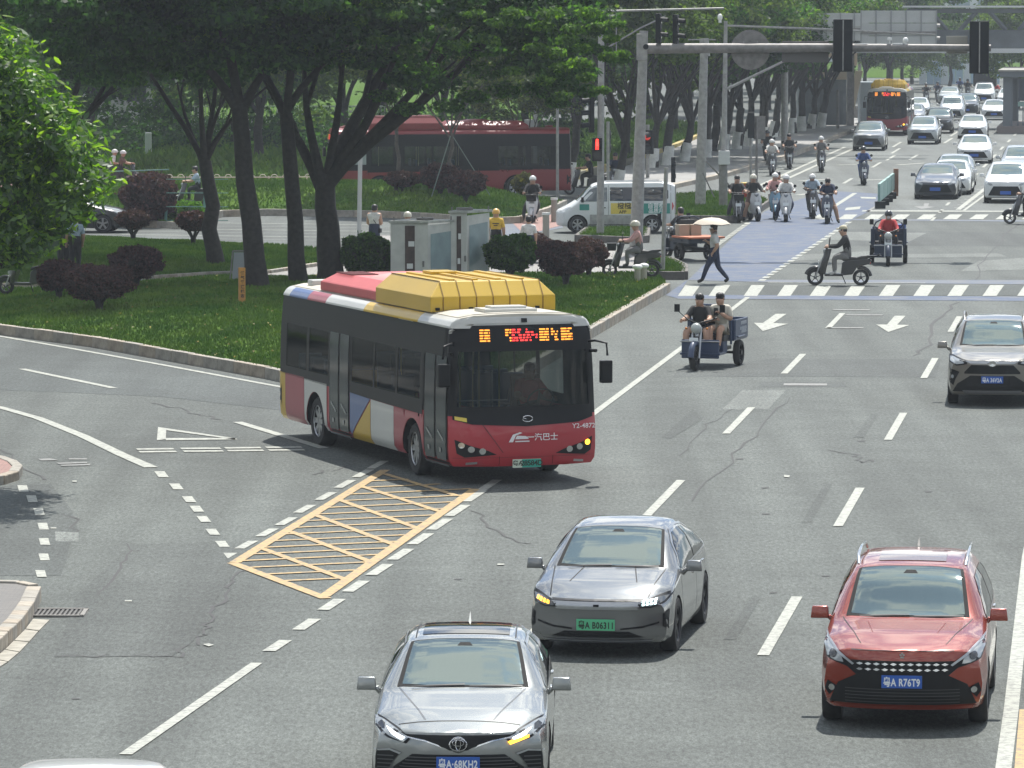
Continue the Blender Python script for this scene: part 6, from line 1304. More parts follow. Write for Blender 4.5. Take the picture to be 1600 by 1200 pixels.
    rp_('rear_window', [(-1.05, 1.6), (1.05, 1.6), (1.05, 2.5), (-1.05, 2.5)], GLD); rp_('engine_grille', [(-.8, .6), (.8, .6), (.8, 1.2), (-.8, 1.2)], GRI); 
    for s in (-1, 1): rp_('tail_lamp', [(s * .95, .8), (s * 1.15, .8), (s * 1.15, 1.3), (s * .95, 1.3)], mat('tail_red', (.5, .02, .02), .2))
    # front
    def ft(name, poly, m, off=.01, res=.12, kids=None, label=None): pr.part(name, patch(full, poly, 'front', m, off, name, res), None, kids, label)
    ft('windscreen', [(-1.15, 1.30), (1.15, 1.30), (1.13, 2.38), (-1.13, 2.38)], BGL, .004, .2)
    ft('front_mask', [(-1.19, 1.14), (-.9, 1.06), (0, 1.01), (.9, 1.06), (1.19, 1.14), (1.19, 1.36), (-1.19, 1.36)], TRIM, .012)
    for s in (-1, 1): ft('front_pillar', [(s * 1.12, 1.3), (s * 1.19, 1.3), (s * 1.17, 2.4), (s * 1.08, 2.4)], TRIM, .013)
    ft('destination_panel', [(-1.14, 2.31), (1.14, 2.31), (1.10, 2.70), (1.0, 2.76), (-1.0, 2.76), (-1.10, 2.70)], TRIM, .012)
    ft('front_roof_edge', [(-1.18, 2.62), (-1.14, 2.74), (-1.0, 2.79), (1.0, 2.79), (1.14, 2.74), (1.18, 2.62), (1.2, 2.74), (1.1, 2.9), (-1.1, 2.9), (-1.2, 2.74)], BWH, .014)
    rd = random.Random(3)
    segs = [(.74, .57, LEDA, 0), (.31, .21, LEDA, 1), (.20, -.24, LEDR, 2), (-.27, -.43, LEDA, 0), (-.47, -.60, LEDA, 3), (-.64, -.84, LEDA, 0)]
    for xa, xb, m, kind in segs:
        for row in range(5):
            z = 2.665 - row * .046; x = xa
            while x > xb:
                ln = rd.uniform(.05, .13) if kind in (0,) else rd.uniform(.02, .07); gap = rd.uniform(.008, .02) if kind == 0 else rd.uniform(.012, .035); x2 = max(x - ln, xb)
                if rd.random() < (.95 if kind == 0 else .8): ft('led_segment', [(x, z), (x2, z), (x2, z + .024), (x, z + .024)], m, .02, .3)
                x = x2 - gap
    ft('camera_dot', [(-.07, 2.80), (.03, 2.80), (.03, 2.87), (-.07, 2.87)], TRIM, .03)
    hp = [(1.17, .80), (1.14, .56), (1.02, .49), (.50, .53), (.64, .60), (.95, .70)]
    for s in (-1, 1):
        ft('headlamp', [(s * a, b) for a, b in hp], TRIM, .012, .1)
        for i, (x, z, r) in enumerate(((1.07, .70, .05), (.92, .63, .055), (.74, .595, .055))):
            lit = s < 0 and i == 0; ft('headlamp_lens', [(s * x + r * math.cos(q), z + r * math.sin(q)) for q in np.linspace(0, 2 * PI, 13)[:-1]], AMB if lit else CHR, .024, .1)
        ft('bumper_vent', [(s * .82, .375), (s * 1.0, .36), (s * 1.0, .40), (s * .82, .415)], SIL, .012)
        ft('bumper_seam', [(s * .45, .34), (s * .457, .34), (s * .457, .50), (s * .45, .50)], TRIM, .009)
    ft('bumper_seam', [(-1.2, .475), (1.2, .475), (1.2, .482), (-1.2, .482)], mat('seam_dark_red', (.12, .01, .015), .5), .009)
    ft('hatch_seam', [(.72, 1.05), (.74, 1.05), (.40, .56), (.385, .56)], mat('seam_dark_red', (.12, .01, .015), .5), .009)
    ft('sticker', [(.98, 1.10), (1.16, 1.14), (1.16, 1.20), (.98, 1.17)], mat('sticker_yellow', (.65, .50, .08), .5), .018)
    yf = full.ray_cast(Vector((0, 9, 1.12)), Vector((0, -1, 0)))[0].y
    bd = MB(); bd.tube([(.085 * math.cos(q), 0, .052 * math.sin(q)) for q in np.linspace(.5, 2 * PI - .1, 20)], .012, 6, cap=True); bd.tube([(.02, 0, .0), (.08, 0, .012)], .01, 6); pr.part('badge', bd.mesh('badge', [CHR], auto=1.2), T(-.02, yf + .03, 1.14))
    tw = mat('print_white', (.75, .72, .72), .5)
    FR = Matrix(((-1, 0, 0, 0), (0, 0, 1, 0), (0, 1, 0, 0), (0, 0, 0, 1)))
    y8 = full.ray_cast(Vector((0, 9, .78)), Vector((0, -1, 0)))[0].y
    pr.part('lettering', text_mesh('一汽巴士', .135, tw, bold=.002), T(-.27, y8 + .014, .81) @ FR); pr.part('lettering', text_mesh('Y2-4872', .115, tw, bold=.001), T(-.98, full.ray_cast(Vector((-.98, 9, .98)), Vector((0, -1, 0)))[0].y + .075, .99) @ FR)
    lg = MB(); lg.prism([(-.17, -.07), (-.10, .06), (.02, .10), (.06, .085), (-.05, .045), (-.10, -.07)], 0, .006, 'y').prism([(-.06, -.02), (.17, -.02), (.12, .03), (-.03, .04)], 0, .006, 'y').prism([(-.06, -.07), (.18, -.07), (.18, -.05), (-.06, -.05)], 0, .006, 'y')
    lm_ = lg.mesh('emblem', [tw]); lm_.transform(Matrix.Diagonal((-1, 1, 1, 1))); pr.part('emblem', lm_, T(.13, y8 + .012, .81))
    if plate:
        y3 = full.ray_cast(Vector((0, 9, .4)), Vector((0, -1, 0)))[0].y
        b = MB().box((0, 0, 0), (.48, .012, .145)).mesh('plate', [mat('plate_pale', (.55, .62, .5), .5)]); g2 = MB().box((-.08, .008, 0), (.32, .006, .14)).mesh('plate_field', [mat('plate_teal', (.02, .33, .24), .5)])
        pr.part('plate', b, T(0, y3 + .05, .37), [('plate_field', g2, Matrix.Identity(4)), ('lettering', text_mesh('粤A', .10, PLK, bold=.002), T(.16, .010, 0) @ FR), ('lettering', text_mesh('28584D', .125, PLK, bold=.003, spacing=.9), T(-.08, .016, 0) @ FR)])
    # mirrors
    for s in (-1, 1):
        a = MB(); a.tube([(s * 1.12, 4.75, 2.42), (s * 1.22, 5.02, 2.46), (s * 1.38, 5.12, 2.42), (s * 1.40, 5.12, 2.2)], .022, 7).tube([(s * 1.12, 4.8, 2.28), (s * 1.25, 5.0, 2.28)], .03, 7)
        h = MB(); h.box((s * 1.38, 5.10, 1.92), (.20, .13, .40)); pr.part('mirror_arm', a.mesh('mirror_arm', [TRIM], auto=1.0)); pr.part('mirror', h.mesh('mirror', [TRIM], bevel=.03))
    for s, x0 in ((1, -.55), (1, .5)): ft('wiper', [(x0 - .45, 1.34), (x0 + .45, 1.30), (x0 + .45, 1.325), (x0 - .45, 1.365)], GRI, .03)
    # roof pods
    if pod:
        def chamf(x0, x1, y0, y1, z0, z1, c): return [(x0, y0, z0), (x1, y0, z0), (x1, y1, z0), (x0, y1, z0), (x0, y0, lerp(z0, z1, .5)), (x1, y0, lerp(z0, z1, .5)), (x1, y1, lerp(z0, z1, .5)), (x0, y1, lerp(z0, z1, .5)), (x0 + c, y0 + c, z1), (x1 - c, y0 + c, z1), (x1 - c, y1 - c, z1), (x0 + c, y1 - c, z1)]
        CF = [(0, 3, 2, 1), (0, 1, 5, 4), (1, 2, 6, 5), (2, 3, 7, 6), (3, 0, 4, 7), (4, 5, 9, 8), (5, 6, 10, 9), (6, 7, 11, 10), (7, 4, 8, 11), (8, 9, 10, 11)]
        pr.part('roof_pod', MB().add(chamf(-1.08, 1.08, .35, 3.45, 2.90, 3.43, .22), CF).mesh('roof_pod', [YEL], bevel=.015), None, None, 'yellow battery housing on the roof')
        dy = mat('yellow_shadow_gap', (.20, .11, .012), .7)
        for i in range(7):
            x = -.86 + i * .287; sm = MB(); sm.box((x, 3.455, 3.04), (.016, .016, .24)); sm.add([(x - .008, 3.458, 3.168), (x + .008, 3.458, 3.168), (x + .008, 3.237, 3.436), (x - .008, 3.237, 3.436)], [(0, 1, 2, 3)]); sm.box((x, 1.9, 3.433), (.016, 2.66, .012)); pr.part('pod_seam', sm.mesh('pod_seam', [dy]))
            if i % 2 == 0: pr.part('pod_clip', MB().box((x + .1, 3.46, 2.955), (.07, .03, .05)).mesh('pod_clip', [GRI]))
        for i in range(4): pr.part('pod_rib', MB().box((-.6 + i * .4, 1.9, 3.445), (.10, 2.4, .03)).mesh('pod_rib', [YEL], bevel=.008))
        pr.part('pod_hatch', MB().box((.15, 1.0, 3.46), (.45, .5, .05)).mesh('pod_hatch', [YEL], bevel=.01))
        pr.part('roof_pod', MB().add(chamf(-1.0, 1.0, -3.3, .3, 2.90, 3.24, .25), CF).mesh('roof_pod', [REDP], bevel=.03), None, None, 'red air conditioner housing on the roof')
        for i in range(9): pr.part('pod_louvre', MB().box((.55, -2.95 + i * .11, 3.25), (.5, .035, .02)).mesh('pod_louvre', [mat('louvre_dark', (.14, .03, .03), .6)]))
        pr.part('pod_dome', MB().ell((.1, -1.2, 3.20), (.6, .75, .12), 18, 6).mesh('pod_dome', [mat('pod_pink', (.46, .24, .22), .5)], smooth=True))
    pr.part('roof_hatch', MB().box((.05, 4.25, 2.98), (.9, .55, .06)).box((.05, 4.25, 3.03), (.6, .35, .04)).mesh('roof_hatch', [BWH], bevel=.01)); pr.part('roof_vent', MB().box((.7, -4.4, 2.97), (.35, .3, .12)).mesh('roof_vent', [BWH], bevel=.03))
    # inside
    ins = mat('bus_interior', (.06, .065, .065), .7); pr.part('floor', MB().box((0, 0, .62), (2.35, 9.8, .06)).mesh('floor', [ins])); pr.part('ceiling', MB().box((0, 0, 2.68), (2.2, 9.4, .05)).mesh('ceiling', [ins])); pr.part('dashboard', MB().box((-.1, 4.55, 1.12), (2.1, .45, .35)).mesh('dashboard', [ins], bevel=.08))
    sm = MB().box((0, 0, .2), (.42, .42, .1)).box((0, -.2, .5), (.42, .08, .6)).mesh('passenger_seat', [mat('seat_blue', (.05, .10, .16), .6)], bevel=.03)
    for y in (-3.9, -3.1, -2.3, .1, .9, 1.7):
        for x in (-.95, -.5, .95): 
            if not (x > 0 and -1.9 < y < .2): pr.part('passenger_seat', sm, T(x, y, .85))
    pole_ = MB().tube([(0, 0, .65), (0, 0, 2.65)], .016, 6).mesh('grab_pole', [mat('grab_yellow', (.45, .40, .15), .4)])
    for x, y in ((.4, 3.9), (-.05, 3.6), (.4, 2.9), (.4, 1.3), (-.35, 1.3), (.4, -.4), (-.35, -.4), (.95, 4.2)): pr.part('grab_pole', pole_, T(x, y, 0))
    pr.part('hand_rail', MB().tube([(1.0, 4.5, 1.42), (.1, 4.5, 1.42), (.0, 4.3, 1.6)], .014, 6).tube([(.45, 4.0, 1.2), (.45, 4.0, 1.9), (.2, 4.0, 1.9), (.2, 4.0, 1.2)], .014, 6).mesh('hand_rail', [SIL]))
    pr.part('driver_seat', MB().box((-.55, 3.7, 1.05), (.5, .5, .12)).box((-.55, 3.45, 1.4), (.5, .1, .75)).mesh('driver_seat', [ins], bevel=.03)); pr.part('steering_wheel', MB().tube([(-.55 + .22 * math.cos(q), 4.25 + .1 * math.sin(q), 1.38 + .2 * math.sin(q)) for q in np.linspace(0, 2 * PI, 16)], .016, 6, cap=False).mesh('steering_wheel', [TRIM]))
    pr.part('driver_window', patch(full, [(3.6, 1.45), (4.6, 1.45), (4.6, 2.2), (3.6, 2.2)], 'left', mat('pale_pane', (.30, .34, .34), .1), .01, 'driver_window', .4))
    return pr
VAN = [(2.2, .28, .76, .79, .78, .74, .84, .62, .86), (2.0, .25, .79, .815, .88, .77, .93, .63, .96), (1.7, .24, .80, .825, .97, .79, 1.05, .66, 1.09), (1.45, .24, .805, .83, 1.03, .80, 1.18, .68, 1.23), (1.0, .24, .81, .835, 1.08, .81, 1.62, .66, 1.68), (.75, .24, .81, .835, 1.1, .81, 1.76, .65, 1.84), (.3, .24, .81, .835, 1.1, .81, 1.82, .66, 1.90), (-1.5, .24, .81, .835, 1.1, .81, 1.83, .66, 1.91), (-2.0, .26, .81, .835, 1.1, .80, 1.79, .66, 1.87), (-2.2, .30, .79, .81, 1.08, .78, 1.70, .65, 1.78)]
def make_van():
    pr = Proto(); col = mat('van_white', (.60, .62, .62), .4, coat=.3, nscale=2, namt=.06)
    V, F = shell(VAN, 56, .28, .05, [(1.3, .1), (.9, .08), (.75, 0), (.4, 0), (.25, .05)]); me, bvh = body_mesh(V, F, [col], [(1.45, .32), (-1.32, .32)], r=.38, W=.83)
    pr.part('body', me); add_wheels(pr, (1.45, -1.32), .72, .32, .2, SIL, 6)
    pr.part('windscreen', patch(bvh, [(-.64, 1.48), (.64, 1.48), (.60, .92), (-.60, .92)], 'top', GLASS, .007, 'windscreen'))
    green = mat('van_teal', (.02, .22, .18), .5); yl = mat('van_yellow', (.62, .48, .08), .5); dirt = mat('van_dirty_grey', (.32, .32, .31), .6, nscale=6, namt=.2)
    for ax in ('left', 'right'):
        def pt(name, poly, m, off=.008, res=.25): pr.part(name, patch(bvh, poly, ax, m, off, name, res))
        pt('side_window', [(1.38, 1.18), (.98, 1.62), (.80, 1.70), (.35, 1.70), (.35, 1.18)], mat('van_front_glass', (.10, .12, .13), .06, spec=.8)); pt('side_window', [(.25, 1.2), (.25, 1.7), (-.62, 1.7), (-.70, 1.62), (-.70, 1.2)], GLD); pt('side_window', [(-.92, 1.2), (-.92, 1.7), (-1.80, 1.7), (-1.92, 1.58), (-1.92, 1.3), (-1.80, 1.2)], GLD); pt('window_pane', [(-.22, 1.24), (-.22, 1.66), (-.62, 1.66), (-.66, 1.24)], mat('grey_pane', (.06, .06, .07), .3), .014)
        for y in (.30, -.80, -2.02): pt('door_seam', seamv(y, .4, 1.78), TRIM, .003)
        pt('lower_panel', [(1.0, .33), (-.9, .33), (-.9, .66), (1.0, .70)], dirt, .006); pt('advert_panel', [(.22, .72), (-.85, .72), (-.85, 1.12), (.22, 1.12)], yl); pt('advert_panel', [(-.86, .73), (-1.98, .73), (-1.98, 1.11), (-.86, 1.11)], green); pt('advert_panel', [(1.38, .86), (1.02, .86), (1.02, 1.08), (1.38, 1.08)], green)
        for y in (.55, -.5): pt('door_handle', [(y, .93), (y - .14, .93), (y - .14, .97), (y, .97)], TRIM, .03)
        pt('rub_strip', [(1.05, .305), (-.95, .305), (-.95, .33), (1.05, .33)], TRIM, .014)
        pt('tail_lamp', [(-2.06, .85), (-2.17, .85), (-2.17, 1.15), (-2.06, 1.15)], mat('tail_red', (.5, .02, .02), .2), .012)
    # lettering on the left side (seen facing -x)
    LF = Matrix(((0, 0, -1, 0), (-1, 0, 0, 0), (0, 1, 0, 0), (0, 0, 0, 1)))
    x = bvh.ray_cast(Vector((-4, -.3, .95)), Vector((1, 0, 0)))[0].x
    pr.part('lettering', text_mesh('橙橙', .26, mat('print_dark', (.06, .05, .02), .6), bold=.003), T(x - .022, -.28, 1.0) @ LF); pr.part('lettering', text_mesh('APP', .16, mat('print_dark', (.06, .05, .02), .6), bold=.004), T(x - .022, -.22, .79) @ LF)
    pr.part('lettering', text_mesh('自营柜', .21, PLW, bold=.003), T(x - .022, -1.46, 1.01) @ LF); pr.part('lettering', text_mesh('品质月', .19, PLW, bold=.003), T(x - .022, -1.46, .82) @ LF)
    pr.part('mirror', MB().box((-.93, 1.28, 1.25), (.14, .1, .2)).mesh('mirror', [TRIM], bevel=.02)); pr.part('mirror', MB().box((.93, 1.28, 1.25), (.14, .1, .2)).mesh('mirror', [TRIM], bevel=.02))
    both(pr, bvh, 'headlamp', [(.50, .80), (.72, .84), (.76, .98), (.62, .96)], 'front', LENS, .012, .1)
    pr.part('roof_rail', MB().tube([(-.62, .4, 1.90), (-.62, -1.7, 1.92)], .018, 6).tube([(.62, .4, 1.90), (.62, -1.7, 1.92)], .018, 6).mesh('roof_rail', [SIL]))
    return pr
# ---------------- people ----------------
SKIN = mat('skin', (.42, .25, .17), .55); HAIR = mat('black_hair', (.012, .010, .010), .5)
def cloth(n, c): return mat(n, c, .85, nscale=14, namt=.15)
C_BLACK = cloth('black_cloth', (.018, .018, .02)); C_WHITE = cloth('white_cloth', (.55, .55, .53)); C_NAVY = cloth('navy_cloth', (.025, .035, .07)); C_BLUE = cloth('blue_cloth', (.04, .08, .22)); C_RED = cloth('red_cloth', (.40, .03, .035)); C_PINK = cloth('pink_cloth', (.50, .28, .26)); C_YEL = cloth('yellow_cloth', (.62, .40, .05)); C_GREY = cloth('grey_cloth', (.16, .16, .16)); C_BEIGE = cloth('beige_cloth', (.38, .34, .28)); C_LBL = cloth('light_blue_cloth', (.30, .38, .45)); C_BROWN = cloth('brown_cloth', (.12, .07, .05))
H_WH = mat('white_helmet', (.6, .6, .58), .25, coat=.5); H_BK = mat('black_helmet', (.02, .02, .022), .25, coat=.5); H_YE = mat('yellow_helmet', (.62, .36, .06), .3, coat=.5); H_CR = mat('cream_helmet', (.55, .52, .42), .3, coat=.5); SOLE = mat('shoe_dark', (.03, .03, .03), .6)
def skin_body(J, E, R, mats, region):
    names = list(J); me = bpy.data.meshes.new('body'); me.from_pydata([tuple(J[n]) for n in names], [(names.index(a), names.index(b)) for a, b in E], []); me.update()
    o = bpy.data.objects.new('tmp', me); COL.objects.link(o); md = o.modifiers.new('s', 'SKIN'); md.use_smooth_shade = True
    sv = me.skin_vertices[0].data
    for i, n in enumerate(names):
        r = R[n]; sv[i].radius = r if hasattr(r, '__len__') else (r, r); sv[i].use_root = n == 'pelvis'
    sb = o.modifiers.new('u', 'SUBSURF'); sb.levels = 1; sb.render_levels = 1
    dg = bpy.context.evaluated_depsgraph_get(); m2 = bpy.data.meshes.new_from_object(o.evaluated_get(dg)); bpy.data.objects.remove(o)
    m2.materials.clear()
    for m in mats: m2.materials.append(m)
    P0 = {n: Vector(J[n]) for n in names}
    for f in m2.polygons:
        c = f.center; best = 1e9; bi = 0
        for a, b in E:
            p, q = P0[a], P0[b]; d = q - p; t = max(0, min(1, (c - p).dot(d) / (d.length_squared + 1e-9))); ra, rb = R[a], R[b]; ra = ra[0] if hasattr(ra, '__len__') else ra; rb = rb[0] if hasattr(rb, '__len__') else rb; ds = (c - p - d * t).length / (ra + (rb - ra) * t)
            if ds < best: best = ds; bi = region((a, b), t)
        f.material_index = bi
    m2.name = 'body'; return m2
def hand_mesh(w, e, curl=.5, thumb=1):
    w, e = Vector(w), Vector(e); f = (w - e).normalized(); side = f.cross(Vector((0, 0, 1))); side = side.normalized() if side.length > .1 else Vector((1, 0, 0)); dn = f.cross(side).normalized()
    if dn.z > 0: dn = -dn
    mb = MB(); mb.tube([w - f * .02, w + f * .04, w + f * .085], [.026, .034, .03], 8)
    for i, ln in enumerate((.062, .072, .068, .052)):
        b = w + f * .075 + side * (i - 1.5) * .018; k = b + f * ln * .5 + dn * ln * .25 * curl * 2; t = k + f * ln * .3 * (1 - curl) + dn * ln * .5
        mb.tube([b, k, t], [.0095, .009, .007], 6)
    b = w + f * .02 + side * .03 * thumb; mb.tube([b, b + side * .025 * thumb + f * .02, b + side * .03 * thumb + f * .05 + dn * .015], [.012, .011, .008], 6)
    return mb.mesh('hand', [SKIN], auto=1.2)
EDG = [('pelvis', 'waist'), ('waist', 'chest'), ('chest', 'neck'), ('neck', 'jaw'), ('jaw', 'skull')] + [(a % s, b % s) for s in ('l', 'r') for a, b in (('pelvis', 'hip_%s'), ('hip_%s', 'knee_%s'), ('knee_%s', 'ankle_%s'), ('ankle_%s', 'toe_%s'), ('chest', 'sho_%s'), ('sho_%s', 'elb_%s'), ('elb_%s', 'wri_%s')) if '%s' in a] + [('pelvis', 'hip_l'), ('pelvis', 'hip_r'), ('chest', 'sho_l'), ('chest', 'sho_r')]
PC = {}
def pose(kind, v=0):
    def S(x, y, z): return x, y, z
    if kind == 'stand':
        J = dict(pelvis=(0, 0, .93), waist=(0, .01, 1.10), chest=(0, .0, 1.30), neck=(0, .01, 1.46), jaw=(0, .025, 1.54), skull=(0, .03, 1.63)); 
        st = .0
        for s, q in (('l', -1), ('r', 1)): J['hip_' + s] = (q * .09, 0, .88); J['knee_' + s] = (q * .10, .02, .48); J['ankle_' + s] = (q * .10, 0, .09); J['toe_' + s] = (q * .11, .15, .04); J['sho_' + s] = (q * .18, 0, 1.38); J['elb_' + s] = (q * .24, -.03, 1.12); J['wri_' + s] = (q * .24, .10, .90)
    elif kind == 'walk':
        J = dict(pelvis=(0, 0, .91), waist=(0, .01, 1.08), chest=(0, .02, 1.28), neck=(0, .03, 1.45), jaw=(0, .05, 1.53), skull=(0, .055, 1.62))
        J.update(hip_l=(-.08, 0, .87), knee_l=(-.09, .22, .50), ankle_l=(-.09, .36, .10), toe_l=(-.09, .51, .05), hip_r=(.08, 0, .87), knee_r=(.09, -.08, .48), ankle_r=(.09, -.38, .13), toe_r=(.09, -.26, .05), sho_l=(-.18, .02, 1.37), elb_l=(-.23, -.12, 1.12), wri_l=(-.22, .02, .92), sho_r=(.18, .02, 1.37), elb_r=(.22, .08, 1.10), wri_r=(.12, .26, 1.22))
    elif kind == 'phone':
        J = pose('stand'); J.update(elb_l=(-.22, .02, 1.10), wri_l=(-.08, .26, 1.16), elb_r=(.22, .02, 1.10), wri_r=(.08, .26, 1.16), jaw=(0, .05, 1.53), skull=(0, .06, 1.61))
    elif kind in ('ride', 'wait', 'lean'):
        J = dict(pelvis=(0, -.28, .82), waist=(0, -.26, .98), chest=(0, -.20, 1.18), neck=(0, -.15, 1.34), jaw=(0, -.12, 1.42), skull=(0, -.11, 1.51))
        for s, q in (('l', -1), ('r', 1)):
            J['hip_' + s] = (q * .09, -.26, .80); J['knee_' + s] = (q * .17, .12, .78); J['ankle_' + s] = (q * .13, .10, .36); J['toe_' + s] = (q * .14, .25, .32)
            J['sho_' + s] = (q * .18, -.18, 1.27); J['elb_' + s] = (q * .28, .02, 1.06); J['wri_' + s] = (q * .29, .27, 1.06)
        if kind == 'wait': J.update(knee_r=(.27, .0, .52), ankle_r=(.34, -.05, .10), toe_r=(.38, .09, .04), knee_l=(-.22, .04, .6))
        if kind == 'lean': J.update(knee_l=(-.28, .02, .50), ankle_l=(-.36, -.05, .10), toe_l=(-.40, .09, .04), skull=(0, -.02, 1.45), jaw=(0, -.08, 1.40), wri_r=(.1, .12, 1.02), elb_r=(.25, -.08, 1.02))
    elif kind == 'back':             # pillion
        J = pose('ride'); J.update(wri_l=(-.12, -.02, 1.0), wri_r=(.12, -.02, 1.0), elb_l=(-.26, -.2, 1.02), elb_r=(.26, -.2, 1.02))
    elif kind == 'bench':            # sits on a trike, legs apart in front
        J = pose('ride'); J.update(knee_l=(-.24, .16, .80), knee_r=(.24, .16, .80), ankle_l=(-.24, .22, .40), ankle_r=(.22, .22, .40), toe_l=(-.26, .36, .35), toe_r=(.24, .36, .35))
    elif kind == 'bench_phone':
        J = pose('ride'); J.update(wri_l=(-.05, .02, 1.18), wri_r=(.08, -.02, 1.04), elb_l=(-.26, -.12, 1.02), elb_r=(.28, -.18, 1.0), knee_l=(-.07, .14, .86), knee_r=(.16, .18, .84), ankle_l=(-.05, .22, .44), ankle_r=(.12, .24, .42), toe_l=(-.05, .36, .39), toe_r=(.12, .38, .37))
    elif kind == 'drive':
        J = pose('ride'); J.update(knee_l=(-.15, .2, .85), knee_r=(.15, .2, .85), ankle_l=(-.14, .3, .45), ankle_r=(.14, .3, .45), toe_l=(-.14, .42, .42), toe_r=(.14, .42, .42))
    return dict(J)
def person_proto(kind, top, bottom, head='hair', sleeves='short', legs='long', shoes=None, skirt=None, face=True, long_hair=False, helmet=None):
    key = (kind, top.name, bottom.name, head, sleeves, legs, long_hair, helmet.name if helmet else None)
    if key in PC: return PC[key]
    J = pose(kind); R = dict(pelvis=(.18, .15), waist=(.17, .14), chest=(.21, .155), neck=.075, jaw=(.098, .105), skull=(.118, .135))
    for s in 'lr': R.update({'hip_' + s: .125, 'knee_' + s: .085, 'ankle_' + s: .06, 'toe_' + s: (.055, .042), 'sho_' + s: .10, 'elb_' + s: .065, 'wri_' + s: .042})
    E = list(dict.fromkeys(EDG))
    def reg(e, t):
        a, b = e
        if a in ('neck', 'jaw'): return 2
        if a == 'chest' and b == 'neck': return 2 if t > .75 else 0
        if a.startswith('elb'): return 0 if sleeves == 'long' and t < .93 else 2
        if a.startswith('sho'): return 0 if (sleeves == 'long' or t < .7) and sleeves != 'none' else 2
        if a.startswith('hip'): return 1 if legs == 'long' or t < .75 else 2
        if a.startswith('knee'): return 1 if legs == 'long' and t < .9 else (2 if t < .9 else 3)
        if a.startswith('ankle'): return 3
        if a == 'pelvis': return 1
        return 0
    pr = Proto(); pr.part('body', skin_body(J, E, R, [top, bottom, SKIN, shoes or SOLE], reg))
    for s in 'lr': pr.part('hand', hand_mesh(J['wri_' + s], J['elb_' + s], .8 if kind in ('ride', 'wait', 'drive', 'bench') else .5, 1 if s == 'l' else -1))
    sk = Vector(J['skull']); up = (sk - Vector(J['jaw'])).normalized()
    c = sk + Vector((0, 0, .005))
    if face:
        fm = MB(); fm.ell(c + Vector((0, .098, -.04)), (.014, .022, .02), 8, 5); pr.part('nose', fm.mesh('nose', [SKIN], smooth=True))
        for q in (-1, 1): pr.part('eye', MB().ell(c + Vector((q * .032, .088, -.012)), (.012, .008, .008), 8, 4).mesh('eye', [HAIR], smooth=True)); pr.part('ear', MB().ell(c + Vector((q * .084, 0, -.02)), (.014, .022, .03), 8, 5).mesh('ear', [SKIN], smooth=True))
        pr.part('mouth', MB().box(c + Vector((0, .088, -.075)), (.04, .008, .008)).mesh('mouth', [mat('lips', (.28, .08, .07), .5)]))
    if helmet:
        hm = MB(); hm.ell(c + Vector((0, -.01, .0)), (.128, .150, .135), 16, 8, z0=-.25); hm.box(c + Vector((0, .13, .015)), (.17, .07, .015)); pr.part('helmet', hm.mesh('helmet', [helmet], auto=1.2))
        pr.part('strap', MB().tube([c + Vector((.1, .01, -.03)), c + Vector((0, .03, -.135)), c + Vector((-.1, .01, -.03))], .006, 5).mesh('strap', [HAIR]))
    elif head == 'cap':
        hm = MB(); hm.ell(c + Vector((0, -.01, .02)), (.105, .122, .10), 14, 6, z0=-.05); hm.box(c + Vector((0, .13, .03)), (.14, .10, .012)); pr.part('cap', hm.mesh('cap', [mat('khaki_cap', (.42, .38, .27), .8)], auto=1.2)); pr.part('hair', MB().ell(c + Vector((0, -.03, -.02)), (.096, .095, .08), 12, 6).mesh('hair', [HAIR], smooth=True))
    else:
        hm = MB(); hm.ell(c + Vector((0, -.03, .028)), (.103, .108, .10), 16, 8, z0=-.12); hm.ell(c + Vector((0, -.05, -.02)), (.098, .08, .085), 12, 8)
        for i in range(5): a = i * 1.26; hm.ell(c + Vector((.05 * math.cos(a), -.01 + .055 * math.sin(a), .055)), (.05, .052, .055), 8, 5)
        if long_hair: hm.ell(c + Vector((0, -.07, -.09)), (.10, .06, .17), 12, 8)
        pr.part('hair', hm.mesh('hair', [HAIR], smooth=True))
    PC[key] = pr; return pr
def put(pr, label, p, rz, group=None, scale=1, cat='person'): return place(pr, 'person', label, cat, p, rz, group, scale=scale)
# ---------------- two- and three-wheelers ----------------
def moto_wheel(pr, y, r, w=.13, x=0):
    t = MB(); t.lathe([(r * .68, -w / 2), (r * .92, -w / 2), (r, -w * .2), (r, w * .2), (r * .92, w / 2), (r * .68, w / 2), (r * .68, -w / 2)], 'x', 22)
    q = MB(); q.lathe([(r * .7, w * .3), (r * .62, w * .3), (r * .62, -w * .3), (r * .7, -w * .3)], 'x', 20); q.cyl((0, 0, 0), r * .2, w * 1.1, 'x', 12)
    for i in range(5): a = 2 * PI * i / 5; q.box(Matrix.Rotation(a, 3, 'X') @ Vector((0, 0, r * .4)), (w * .3, r * .1, r * .5), 0, Matrix.Rotation(a, 3, 'X'))
    pr.part('wheel', t.mesh('tyre', [RUB], auto=.9), T(x, y, r), [('rim', q.mesh('rim', [RIMD], auto=.7), Matrix.Identity(4))])
SCP = mat('scooter_panel', (.02, .02, .022), .3, coat=.5); SEATM = mat('vinyl_seat', (.02, .02, .021), .5)
